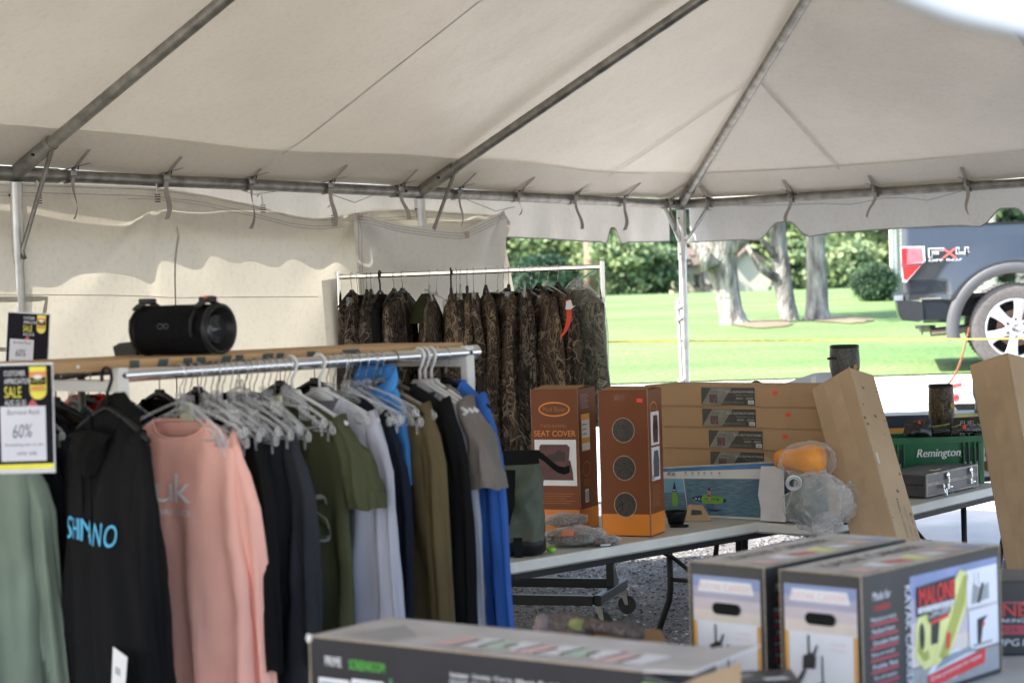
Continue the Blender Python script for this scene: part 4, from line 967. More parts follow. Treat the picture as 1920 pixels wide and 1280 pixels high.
def garment(p, yaw, name, label, cat, group, m, W2=.22, L=.72, D=.05, sleeve='long', seed=0, fold=.016, neckdrop=.06, neckw=.08, hood=None, flare=.02, tilt=0, slen=.60, collar=None, skew=0, drop=0, top=0, msl=None, deco=None):
    """a garment on a hanger: x across the shoulders, -y the front, hanging from the rail at the origin"""
    root = thing(name, p, label, cat, group, yaw); rr = random.Random(seed); ph = rr.random()*6; k1 = rr.uniform(40, 56); k2 = rr.uniform(75, 100); D *= .62; fold *= .62
    z0 = -.088-drop+top
    def zshift(x): return 0
    def shape(s_):
        # s 0..1 neck to hem: half width, mean z
        if s_ < .25: q = s_/.25; hw = neckw+(W2-.012-neckw)*q; z = z0-.078*q**1.25
        else: q = (s_-.25)/.75; hw = W2-.012-.012*math.sin(PI*min(1, q*2.2))*(q < .46)+flare*q; z = z0-.078-(L-.078)*q
        return hw, z
    def dep(s_): return .022+(D-.022)*min(1, (s_/.5))
    def fo(x, z, side):
        t = max(0, min(1, (z0-.08-z)/(L-.1)))
        w_ = noise.noise(V((x*7, z*1.6, seed))); return fold*(.12+t**.7)*(math.sin(k1*x+ph+1.0*t+w_*3.2)*(1+1.2*noise.noise(V((x*5, z*2, seed+9))))+.45*math.sin(k2*x+ph*2-t*1.5+w_*4)*min(1, t*2)) + .012*noise.noise(V((x*9, z*5, seed+side*.15)))*(.5+t)+.006*noise.noise(V((x*22, z*16, seed+side)))
    N = 96; R = 36; rings = []
    for i in range(R+1):
        s_ = i/R; hw, z = shape(s_); d = dep(s_); ring = []
        for k in range(N):
            th = 2*PI*k/N; c, s2 = math.cos(th), math.sin(th)
            x = hw*math.copysign(abs(c)**.75, c); y = -d*math.copysign(abs(s2)**.8, s2)
            zz = z
            if s_ < .25: zz -= neckdrop*max(0, s2)**1.5*(1-s_/.25)**1.2*(1 if s2 > 0 else 0)
            y += fo(x, zz, 0 if s2 > 0 else 1)
            if i == R: zz += .006*math.sin(11*x+ph)
            ring.append(V((x+skew*(z0-z), y, zz)))
        rings.append(ring)
    mb = MB(); mb.loft(rings, m)
    # neckband
    mb.tube(rings[0]+[rings[0][0]], .0055, m, 6, cap=False)
    if sleeve:
        ln = slen if sleeve == 'long' else .25
        for sg in (-1, 1):
            sw = rr.uniform(-.03, .05); fw = rr.uniform(-.02, .03); bend = rr.uniform(-.02, .03)
            rg = []; NS = 20
            for i in range(NS+1):
                t = i/NS; 
                if sleeve == 'long':
                    cx = W2-.045+.035*min(1, t*5)+.022*t+sw*t*t*.6; cz = z0-.055-ln*t-.03*min(1, t*6); rx = .046-.014*t; ry = .024-.006*t
                    cy = bend*math.sin(PI*t)+fw*t; rx *= min(1, .5+t*5)
                else:
                    cx = W2-.05+.05*min(1, t*2.5)+.030*t; cz = z0-.05-ln*t; rx = .03+.035*t; ry = .032+.016*t; cy = fw*t
                ring = []
                for k in range(30):
                    th = 2*PI*k/30; wv = 1+.10*math.sin(3*th+t*5+ph)*min(1, t*3)+.13*noise.noise(V((math.cos(th)*1.5, math.sin(th)*1.5+t*6, seed+sg)))+.10*math.sin(9*th+t*3+ph)*min(1, t*2)
                    ring.append(V((sg*(cx+rx*math.cos(th)*wv)+skew*(z0-cz), cy-ry*math.sin(th)*wv+.010*math.sin(38*rx*math.cos(th)*4+ph+t*3)*min(1, t*2), cz+(.025*math.cos(th) if i == 0 else 0)+.012*noise.noise(V((th*1.5, t*12, seed*2+sg))))))
                rg.append(ring)
            ms = msl or m
            mb.loft(rg, ms, cap=(True, False))
            mb.loft([[q.lerp(sum(rg[-1], V((0, 0, 0)))/30, 0) for q in rg[-1]], [q.lerp(sum(rg[-1], V((0, 0, 0)))/30, .12)+V((0, 0, .05)) for q in rg[-1]]], ms)
    mb.build('cloth', root, smooth=True, local=True)
    def front(x, z):
        s_ = min(1, .25+max(0, (z0-.078-z))/(L-.078)*.75); hw = shape(s_)[0]; return -dep(s_)*max(0, 1-min(1, abs(x)/hw)**2.667)**.4+fo(x, z, 0)
    if hood:
        hb = MB(); hm = hood; rg = []
        for i in range(15):
            t = i/14; a = -.25+t*(PI+.5); ring = []
            for k in range(14):
                th = 2*PI*k/14; R1 = .094+.028*math.sin(PI*t); r2 = .044+.018*math.sin(PI*t)+.010*noise.noise(V((t*5, th, 4)))
                ring.append(V(((R1+r2*math.cos(th))*math.cos(a), .5*(R1+r2*math.cos(th))*math.sin(a)+.0-.03, z0-.02-.085*abs(math.cos(a))**2*1.1+r2*math.sin(th)*1.25+.01+.01*noise.noise(V((t*7, th*2, 9))))))
            rg.append(ring)
        hb.loft(rg, hm, cap=(True, True))
        # sagging pouch of the hood behind and over the front
        hb.grid(lambda u, v: V(((u-.5)*.23*(1-.25*v), -.055-.045*math.sin(PI*u)*math.sin(PI*v*.9)+.01*noise.noise(V((u*6, v*6, 1))), z0-.035-.13*v*math.sin(PI*u)**.6-.02*abs(u-.5))), 18, 14, hm)
        for sg in (-1, 1): hb.tube([(sg*.02, -.075, z0-.13), (sg*.023, -.075, z0-.24), (sg*.018, -.072, z0-.36)], .0035, hm, 6)
        hb.build('hood', root, smooth=True, local=True)
    if collar:
        cb = MB(); mc, w_, bk = collar
        cb.loft([[V((w_*math.cos(a)*q, -.035*math.sin(a)*q-.0, z0+zz+(.02 if math.sin(a) < 0 else -.05*math.sin(a)))) for a in np.linspace(0, 2*PI, 27)[:-1]] for q, zz in ((1.0, -.02), (.95, .03), (1.02, .045), (1.12, .0))], mc)
        cb.build('collar', root, smooth=True, local=True)
    if deco: deco(root, front, z0)
    return root
def cloth_text(root, front, items, name='print'):
    mb = MB()
    for t, x, z, w_, h, m, sh in items:
        vs, fs = textgeo(t); out = []
        for a, b in vs:
            X = x+a*w_+b*h*sh; Z = z+b*h; out.append((X, front(X, Z)-.012, Z))
        mb.add(out, fs, m)
    return mb.build(name, root, local=True)
def rail_point(p0, p1, px):
    lo, hi = 0, 1
    def X(t):
        q = p0.lerp(p1, t)-EYE; d = q.dot(_fw); return 960+F*q.dot(_rt)/d
    for _ in range(40):
        mdl = (lo+hi)/2
        if X(mdl) < px: lo = mdl
        else: hi = mdl
    return p0.lerp(p1, lo)
# ================================================================ front rack
FR0, FR1 = at(180, 707, 5.22), at(884, 660, 6.2)
fd = (FR1-FR0); fd.z = 0; fd.normalize(); FY = math.atan2(fd.y, fd.x)-PI/2; fn = V((-fd.y, fd.x, 0)); fx = -fn
zr = (FR0.z+FR1.z)/2
WPOST = mat('white_rack_paint', (.64, .64, .61), rough=.45, var=.06, scale=6)
rack = thing('garment_rack', V((FR0.x, FR0.y, 0)), 'white post clothes rack with a chrome rail in front, crowded with shirts', 'clothes rack')
pL, pR = rail_point(FR0, FR1, 226), rail_point(FR0, FR1, 876)
G2 = .52
mb = MB(); mb.tube([pL-fd*.0, FR1+fd*.02], .019, CHROME, 18); mb.tube([FR1+fd*.0, FR1+fd*.022], .023, CHROME, 18); mb.build('rail', rack, smooth=True, angle=40)
mb = MB(); mb.tube([pL+fn*G2, FR1+fn*G2], .019, CHROME, 14); mb.build('rail', rack, smooth=True, angle=40)
for p in (pL, pR+fd*.0):
    for k, o in enumerate((fx*.0, fn*G2)):
        mb = MB(); q = p+o; mb.rbox(q-fd*.017-fn*.017-UP*(q.z-.0), fd*.034, fn*.034, UP*(q.z+(.022 if k == 0 else -.02)), WPOST, .003)
        mb.tube([q+fx*.016, q+fx*.022], .005, BLACKM, 8); mb.build('post', rack)
    mb = MB(); mb.rbox(p+fn*.018-fd*.0165-UP*.045, fd*.033, fn*(G2-.036), UP*.032, WPOST, .002); mb.build('crossbar', rack)
    mb = MB(); mb.rbox(p+fn*.018-fd*.0165-UP*(p.z-.12), fd*.033, fn*(G2-.036), UP*.032, WPOST, .002); mb.build('crossbar', rack)
# wooden plank
WOOD = mat('pine_board', (.50, .32, .16), rough=.65, col2=(.40, .24, .11), scale=3, stretch=(1, 1, 14), bump=.15, bscale=40)
GT = mat('green_tape', (.035, .055, .05), rough=.55, var=.1)
pz = pL.z+.027
P0 = rail_point(FR0-fd*.3, FR1, 92); P0 = V((P0.x, P0.y, 0))+fn*.035; Pe = V((FR1.x, FR1.y, 0))+fn*.035
zl = pL.z+.012; ze = pR.z+.001
mb = MB(); X = (Pe-P0)+UP*(ze-zl); mb.rbox(P0+UP*zl, X, fn*.42, UP*.031, WOOD, .003)
plank = mb.build('wooden_plank'); tag(plank, 'long pine plank lying on top of the clothes rack with dark green tape bits', 'plank')
for px, w_, sh in ((252, .020, .0), (303, .022, .012), (352, .020, 0), (377, .020, 0), (422, .022, .012), (449, .018, 0), (500, .026, .01), (524, .018, .005), (583, .020, 0), (663, .045, -.02)):
    q = rail_point(P0+UP*zl, Pe+UP*ze, px); mb = MB(); a = q-fn*.0015; u = fd
    w_ = w_*1.5; sh *= .7; mb.slab([a-u*w_/2+UP*.006, a+u*w_/2+UP*.006, a+u*(w_/2+sh)+UP*.027, a-u*(w_/2-sh)+UP*.027], -fn*.001, GT); mb.build('tape_piece', plank)
mb = MB(); 
for px in (146, 600, 820): q = rail_point(P0+UP*zl, Pe+UP*ze, px); mb.lathe([(.005, 0), (.005, .002), (.001, .004)], WHITEP, 10, q+UP*.017-fn*.001, -fn)
mb.build('screw_head', plank, smooth=True)
# ---- garments, near to far along the rail
BLK = fabric('black_cotton', (.008, .008, .009)); NAVY = fabric('navy_cotton', (.012, .015, .026)); CHAR = fabric('charcoal_cotton', (.017, .019, .025))
PINK = fabric('pink_jersey', (.93, .50, .42), var=.04, rough=.7); SAGE = fabric('sage_fleece', (.20, .25, .20)); OLIVE = fabric('olive_cotton', (.075, .080, .042))
LILAC = fabric('lilac_grey_jersey', (.46, .46, .54), var=.05, rough=.7); BRO = fabric('brown_olive_cotton', (.13, .10, .052)); GREYL = fabric('pale_lilac_mesh', (.36, .37, .43), rough=.6)
TAUPE = fabric('taupe_cotton', (.19, .165, .15)); BLUE = fabric('royal_blue_jersey', (.035, .12, .42), rough=.6); TEAL = fabric('teal_cotton', (.06, .15, .17)); SKYB = fabric('sky_blue_knit', (.06, .24, .60), rough=.6)
REDF = fabric('red_cotton', (.50, .03, .02)); SLATE = fabric('slate_cotton', (.06, .08, .11)); BRN = fabric('brown_cotton', (.06, .035, .03))
PB = mat('print_cyan', (.08, .42, .68), rough=.6, var=.03); PW = mat('print_white', (.92, .88, .92), rough=.6, var=.03); PG = mat('print_grey', (.34, .35, .32), rough=.6)
def shim(root, front, z0):
    cloth_text(root, front, [('S', -.090, z0-.330, .034, .060, PB, 0), ('H', -.052, z0-.330, .022, .058, PB, 0), ('I', -.026, z0-.330, .007, .058, PB, 0), ('M', -.015, z0-.333, .036, .060, PB, 0), ('A', .028, z0-.336, .030, .060, PB, 0), ('N', .064, z0-.340, .026, .060, PB, 0), ('O', .096, z0-.344, .032, .060, PB, 0)])
def huk(root, front, z0):
    cloth_text(root, front, [('H', -.115, z0-.225, .050, .052, PW, 0), ('u', -.055, z0-.225, .056, .052, PW, 0), ('k', .010, z0-.225, .062, .080, PW, 0), ('PERFORMANCE', -.10, z0-.262, .17, .016, PW, 0)])
def us(root, front, z0):
    cloth_text(root, front, [('U', .035, z0-.40, .055, .14, PG, 0), ('S', .112, z0-.40, .055, .14, PG, -.1)])
    cloth_text(root, lambda x, z: front(x, z)-.002, [('U', .043, z0-.388, .039, .128, OLIVE, 0), ('S', .1165, z0-.393, .044, .126, OLIVE, -.1)])
def tagpaper(root, front, z0):
    mb = MB(); mb.slab([(.155, -.10, z0-.60), (.225, -.10, z0-.62), (.205, -.10, z0-.72), (.14, -.10, z0-.71)], (0, .001, 0), WHITEP); mb.slab([(.165, -.1012, z0-.65), (.19, -.1012, z0-.655), (.188, -.1012, z0-.675), (.163, -.1012, z0-.67)], (0, .0003, 0), mat('print_grey_pale', (.4, .4, .42))); mb.build('price_tag', root, local=True)
def chest(root, front, z0):
    mb = MB(); mb.slab([(.03, front(.03, z0-.26)-.006, z0-.25), (.05, front(.05, z0-.26)-.006, z0-.25), (.045, front(.045, z0-.28)-.006, z0-.28), (.032, front(.03, z0-.28)-.006, z0-.275)], (0, .002, 0), mat('print_coral', (.45, .13, .10))); mb.build('print', root, local=True)
GRP = 'garments hanging on the front rack'; HG = 'hangers on the front rack'
def on_rail(px, off=0): q = rail_point(FR0, FR1, px); return q+UP*0
def G(px, m, label, hk, yj=0, **k):
    p = on_rail(px); garment(p, FY+rad(yj), k.pop('name', 'shirt'), label, k.pop('cat', 'shirt'), GRP, m, seed=int(px), **k)
    hanger(hk, p+fd*.0, FY+rad(yj), HDESC[hk]+' carrying the '+k.get('hl', label_short(label)), HG)
def label_short(l):
    w_ = l.split(' '); return ' '.join(w_[:6])
def GG(px, m, label, short, hk, yj=0, name='shirt', cat='shirt', **k):
    p = on_rail(px); garment(p, FY+rad(yj), name, label, cat, GRP, m, seed=int(px), **k)
    hanger(hk, p, FY+rad(yj), HSH[hk]+' holding the '+short, HG)
GG(200, BLK, 'black hooded sweatshirt with blue lettering at the front end of the rack', 'black hooded sweatshirt', 'blackhook', -2, 'hoodie', 'hoodie', W2=.196, L=.92, D=.13, hood=BLK, drop=.02, deco=lambda r, f, z: (shim(r, f, z), tagpaper(r, f, z)), slen=.62, flare=.05, fold=.028)
GG(336, PINK, 'salmon pink long sleeved shirt with white chest lettering beside the black hoodie', 'salmon pink shirt', 'clear', 16, W2=.215, L=.86, D=.07, neckdrop=.05, drop=.05, deco=huk, neckw=.10, slen=.78, fold=.024, flare=.04)
GG(405, BLK, 'plain black long sleeved shirt just right of the salmon pink shirt', 'plain black shirt', 'clear', 0, W2=.215, L=.80, D=.05, drop=.065, fold=.032)
GG(458, fabric('faded_charcoal', (.034, .037, .044)), 'charcoal long sleeved shirt with deep folds left of the olive shirt', 'charcoal shirt', 'clear', 8, W2=.215, L=.82, D=.05, drop=.07, fold=.036)
GG(546, OLIVE, 'olive green short sleeved shirt with large grey outlined letters', 'olive green lettered shirt', 'white', 9, W2=.220, L=.78, D=.055, sleeve='short', drop=.03, deco=us, slen=.3, fold=.026)
GG(598, LILAC, 'pale lilac grey long sleeved shirt in the middle of the rack', 'pale lilac grey shirt', 'white', 14, W2=.225, L=.80, D=.06, drop=.02, fold=.030, slen=.66)
GG(648, NAVY, 'navy long sleeved shirt right behind the pale lilac grey shirt', 'navy shirt', 'clear', 1, W2=.205, L=.74, D=.05, drop=.03, fold=.032)
GG(712, BRO, 'brown olive shirt with a bright blue inner collar', 'brown olive shirt', 'clear', 8, W2=.215, L=.76, D=.055, drop=.012, fold=.030, collar=None, deco=chest, slen=.66)
GG(702, SKYB, 'bright sky blue collared shirt peeking out behind the brown olive shirt', 'sky blue shirt', 'black', 4, W2=.15, L=.30, D=.045, drop=-.005, sleeve=None, collar=(SKYB, .085, 0))
GG(738, BLK, 'black jacket with wide sleeves right of the brown olive shirt', 'black jacket', 'olive', 10, 'jacket', 'jacket', W2=.235, L=.80, D=.06, drop=.0, fold=.024, slen=.72, flare=.05)
GG(786, GREYL, 'thin pale grey long sleeved shirt between the black jacket and the taupe shirts', 'thin pale grey shirt', 'white', 0, W2=.195, L=.66, D=.04, drop=.03, fold=.030, slen=.64)
GG(796, TAUPE, 'taupe short sleeved shirt nearer the camera of the two taupe shirts', 'nearer taupe shirt', 'white', 0, W2=.215, L=.80, D=.045, sleeve='short', drop=.02, fold=.032)
GG(808, TAUPE, 'taupe short sleeved shirt next to the blue shirt', 'taupe shirt next to the blue shirt', 'white', -2, W2=.205, L=.78, D=.045, sleeve='short', drop=.01, fold=.032)
GG(836, BLUE, 'royal blue long sleeved shirt at the far end of the rack', 'royal blue shirt', 'black', 0, W2=.195, L=.80, D=.05, drop=.0, fold=.030, slen=.72)
# sage sweatshirt and teal shirt on the end crossbar, left of the hoodie
pe = at(-62, 720, 5.35); garment(pe, rad(-8), 'sweatshirt', 'sage green fleece sweatshirt hanging at the left edge below the sale sign', 'sweatshirt', GRP, SAGE, W2=.20, L=.95, D=.08, seed=8, drop=.06, slen=.62, fold=.032)
hanger('black', pe, rad(-8), 'black plastic hanger with a wire hook holding the sage green sweatshirt', HG)
pe = at(104, 705, 5.62); garment(pe, rad(-30), 'shirt', 'teal shirt showing between the sale sign and the black hoodie', 'shirt', GRP, TEAL, W2=.20, L=.8, D=.05, seed=9, drop=.08)
hanger('black', pe, rad(-30), 'black plastic hanger with a wire hook holding the teal shirt', HG)
# end bar that carries them (a second shorter rack behind the sign)
a0_ = at(-62, 720, 5.35); r2 = thing('side_rack', V((a0_.x, a0_.y, 0)), 'steel side rail beyond the left edge carrying the sage sweatshirt', 'clothes rack')
a, b = at(-62, 720, 5.35), at(104, 705, 5.62); dd = (b-a).normalized()
mb = MB(); mb.tube([a-dd*.45, b+dd*.12], .012, STEEL, 10); mb.build('rail', r2, smooth=True)
for q in (a-dd*.42, b+dd*.1): mb = MB(); mb.tube([q, V((q.x, q.y, tz(q.y)))], .012, STEEL, 10); mb.build('post', r2, smooth=True)
# empty hangers bunched between the shirts
ek = 0
EMP = ['between the pink shirt and the lettered olive shirt', 'between the lilac grey and brown olive shirts']
for i, px in enumerate(list(np.linspace(345, 540, 17))+list(np.linspace(612, 700, 7))):
    if px < 600:
        kd = ['clear', 'clear', 'clip', 'clear'][i % 4]; lb = {'clear': 'empty clear plastic hanger, one of the bunch between the pink and olive shirts', 'clip': 'empty clear clip hanger, one of the bunch between the pink and olive shirts'}[kd]
        g_ = {'clear': 'empty clear hangers bunched between the pink and olive shirts', 'clip': 'empty clip hangers bunched between the pink and olive shirts'}[kd]
    else: kd = 'clear'; lb = 'empty clear plastic hanger, one of the few between the lilac grey and brown olive shirts'; g_ = 'empty hangers between the lilac grey and brown olive shirts'
    h = hanger(kd, on_rail(px+random.uniform(-2, 2)), FY+rad(random.uniform(-9, 9)), lb, g_)
    h.rotation_euler.y = rad(random.uniform(-6, 6)); h.scale = (1, 1, random.choice((1, 1.06, 1.12, 1.2)))
for px in (352, 418, 520): 
    p = on_rail(px); t = thing('size_tag', p, {352: 'pale yellow', 418: 'clear', 520: 'greenish'}[px]+' size marker clipped on a hanger neck '+{352: 'right of the rack post', 418: 'above the plain black shirt', 520: 'left of the olive shirt'}[px], 'size tag', 'size tags on the hangers', FY)
    mb = MB(); mb.slab([(-.03, -.012, -.14), (.03, -.012, -.14), (.022, -.012, -.09), (-.022, -.012, -.09)], (0, .008, 0), mat('pale_yellow_plastic', (.62, .62, .42), rough=.4) if px != 418 else HANGW); mb.build('tag_plate', t, local=True)
# second row on the back rail
back = [(238, CHAR, 'jacket', 'dark grey jacket', 'left end of the back rail behind the hoodie'), (262, BLK, 'jacket', 'black jacket', 'back rail just left of the white post'), (290, BRN, 'shirt', 'dark brown shirt', 'back rail behind the white post'), (318, SLATE, 'jacket', 'slate blue jacket', 'back rail right of the white post'), (345, REDF, 'shirt', 'red shirt', 'back rail above the clear hangers'), (365, NAVY, 'jacket', 'navy jacket', 'back rail behind the red shirt'), (400, SLATE, 'shirt', 'slate shirt', 'back rail behind the bunch of empty hangers'), (470, BLK, 'jacket', 'black jacket', 'back rail behind the white plastic hanger'), (540, BLK, 'shirt', 'black shirt', 'back rail behind the olive lettered shirt'), (620, NAVY, 'jacket', 'navy jacket', 'back rail behind the lilac grey shirt'), (700, BLK, 'jacket', 'black jacket', 'back rail behind the sky blue collar'), (770, OLIVE, 'jacket', 'olive jacket', 'back rail behind the black jacket')]
BR0, BR1 = FR0+fn*G2, FR1+fn*G2
for i, (px, m, nm, ds, wh) in enumerate(back):
    t = (px-200)/684; p = BR0.lerp(BR1, max(0.02, t*1.0))
    garment(p, FY+rad(random.uniform(-8, 8)), nm, ds+' on the '+wh, nm, 'garments on the back rail of the front rack', m, W2=.215, L=.7, D=.06, seed=200+i, drop=.02 if i != 4 else -.01, fold=.018)
    hanger('black' if i % 3 else 'clear', p, FY, HSH['black' if i % 3 else 'clear']+' on the '+wh, 'hangers on the back rail')
for i, (px, m, ds) in enumerate([(-30, CHAR, 'dark grey jacket on the side rail behind the sale sign'), (20, BLK, 'black padded jacket showing above the hoodie at left')]):
    p = BR0-fd*(.02+.12*i)
    garment(p, FY+rad(10+18*i), 'jacket', ds, 'jacket', 'garments on the back rail of the front rack', m, W2=.22, L=.7, D=.07, seed=230+i, drop=0)
    hanger('black', p, FY+rad(10+18*i), 'black hanger of the '+ds.replace(' on the side rail behind the sale sign', ' behind the sale sign').replace(' showing above the hoodie at left', ' above the hoodie'), 'hangers on the back rail')
mb = MB(); mb.tube([BR0-fd*.3, BR0+fd*.15], .017, CHROME, 12); mb.build('rail_extension', rack, smooth=True)
# ================================================================ camouflage rack
CR0, CR1 = at(634, 519, 10.55), at(1128, 500, 10.12)
cdn = (CR1-CR0); cdn.z = 0; cl = cdn.length; cdn.normalize(); CY = math.atan2(cdn.y, cdn.x)-PI/2; cn = V((-cdn.y, cdn.x, 0))
rk = thing('rolling_rack', V(((CR0.x+CR1.x)/2, (CR0.y+CR1.y)/2, 0)), 'chrome rolling garment rack on black base, filled with camouflage clothing', 'clothes rack')
mb = MB(); mb.rbox(CR0-cn*.014-UP*.014, CR1-CR0, cn*.028, UP*.028, CHROME, .008); mb.build('rail', rk, smooth=True, angle=40)
for q in (CR0, CR1):
    mb = MB(); b = V((q.x, q.y, .20)); mb.tube([b, V((q.x, q.y, q.z+.03))], .016, CHROME, 14); mb.tube([V((q.x, q.y, q.z-.20)), V((q.x, q.y, q.z-.18))], .019, CHROME, 14); mb.tube([b+UP*.75, b+UP*.78], .021, CHROME, 12); mb.build('post', rk, smooth=True, angle=40)
def bar(a, b, w_=.04, h=.05, m=BLACKM):
    d = (b-a).normalized(); s_ = d.cross(UP)*w_; mb.rbox(a-s_/2, b-a, s_, UP*h, m, .004)
BD = .30
for q, sg in ((CR0, -1), (CR1, 1)):
    q = V((q.x, q.y, .135)); mb = MB(); bar(q-cn*BD, q+cn*BD); mb.build('base_bar', rk)
    mb = MB(); mb.rbox(q-cn*.02-cdn*.02+UP*.05, cdn*.04, cn*.04, UP*.16, BLACKM, .003)
    mb.slab([q+cdn*.012+cn*.03+UP*.052, q+cdn*.012+cn*.13+UP*.052, q+cdn*.012+cn*.03+UP*.19], -cdn*.024, BLACKM); mb.build('post_bracket', rk)
    for e in (-1, 1):
        w_ = q+cn*(BD-.03)*e; mb = MB(); mb.lathe([(.036, -.012), (.036, -.004), (.01, 0)], STEEL, 16, w_)
        c = w_+cdn*.02-UP*.085
        for o in (-.017, .014): mb.slab([w_+cn*o-UP*.012-cdn*.02, w_+cn*o-UP*.012+cdn*.022, c+cn*o+cdn*.008, c+cn*o-cdn*.008], cn*.003, STEEL)
        mb.build('caster_fork', rk, smooth=True, angle=40); mb = MB(); mb.lathe([(.02, -.010), (.044, -.011), (.050, -.006), (.050, .006), (.044, .011), (.02, .010)], RUBBER, 28, c+UP*.0, cn); mb.lathe([(.02, -.008), (.02, .008)], mat('caster_hub', (.10, .10, .10)), 16, c, cn); mb.build('caster_wheel', rk, smooth=True, angle=40)
q0, q1 = V((CR0.x, CR0.y, .135)), V((CR1.x, CR1.y, .135))
for e in (-1, 1): mb = MB(); bar(q0+cn*BD*e+cdn*.02, q1+cn*BD*e-cdn*.02); mb.build('base_bar', rk)
# camouflage cloth
CT = [(.006, .005, .005), (.016, .012, .010), (.036, .026, .021), (.07, .052, .040), (.15, .12, .095)]
CA = camo('brown_bark_camo', CT, 5.5, 1.35); CB = camo('dark_bark_camo', CT, 6.5, .9); CCM = camo('warm_bark_camo', [(.010, .008, .007), (.032, .023, .018), (.065, .046, .036), (.12, .085, .06), (.20, .15, .10)], 5.5, 1.25)
CG = camo('grey_green_camo', [(.03, .03, .02), (.07, .07, .05), (.12, .115, .085), (.17, .165, .125), (.28, .27, .22)], 6, .95); BLKF = fabric('black_shell', (.012, .012, .013))
OLF = fabric('olive_fleece', (.028, .034, .014))
CGRP = 'camouflage garments on the rolling rack'
def cr(px): return rail_point(CR0, CR1, px)
hooks = [659, 670, 687, 695, 712, 738, 754, 804, 845, 855, 862, 875, 887, 910, 932, 943, 953, 972, 983, 1009, 1026, 1045, 1084]
kinds = ['black', 'clip', 'black', 'black', 'blackhook', 'black', 'black', 'clear', 'blackhook', 'clip', 'clear', 'black', 'clip', 'black', 'clip', 'clip', 'black', 'clip', 'clear', 'black', 'clear', 'black', 'clear']
cm = [CB, CA, CB, CA, BLKF, CA, CA, CA, CCM, CA, CB, CCM, CA, CCM, CA, CB, CCM, CA, CB, CCM, CA, CA, CG]
wear = ['camo trousers hung by the waist', 'camo trousers', 'camo bib trousers', 'camo shirt', 'black vest', 'camo trousers', 'camo jacket', 'wide camo jacket with olive lining', 'camo coat', 'camo shirt', 'camo jacket', 'warm brown camo shirt', 'camo jacket', 'orange brown camo shirt', 'big camo jacket', 'dark camo jacket', 'warm brown camo jacket', 'camo jacket', 'dark camo jacket', 'rust brown camo coat', 'large camo coat', 'broad camo coat', 'grey green camo jacket in clear plastic']
place = ['at the left end of the rolling rack', 'second from the left end of the rolling rack', 'right of the two leftmost trousers', 'left of the thick black hook', 'on the thick black hook at left', 'right of the black vest', 'at the right of the left bunch', 'left of the big clear clip hanger', 'on the thick black hook at the rack middle', 'just right of the middle black hook', 'second right of the middle black hook', 'third right of the middle black hook', 'fourth right of the middle black hook', 'showing an orange patch at the rack middle', 'right of the orange brown shirt', 'behind the big camo jacket', 'left of the right hand clear clip', 'under the right hand clear clip', 'right of the right hand clear clip', 'left of the large coats at right', 'largest facing the camera at right', 'beside the red orange strap', 'at the right end of the rolling rack']
HW = ['trousers at the left end of the camouflage rack', 'second trousers from the left on the camouflage rack', 'bib trousers on the camouflage rack', 'narrow shirt left of the thick black hook', 'black vest on the camouflage rack', 'trousers right of the black vest', 'jacket ending the left bunch of camouflage', 'wide jacket with olive lining', 'coat at the middle of the camouflage rack', 'shirt just right of the middle coat', 'second garment right of the middle coat', 'third garment right of the middle coat', 'fourth garment right of the middle coat', 'shirt with an orange patch', 'big jacket right of the orange patch', 'jacket behind the big camouflage jacket', 'warm brown jacket left of the tilted clip hanger', 'jacket under the tilted clip hanger', 'jacket right of the tilted clip hanger', 'rust brown coat', 'large coat facing the camera', 'broad coat beside the red orange strap', 'bagged grey green jacket']
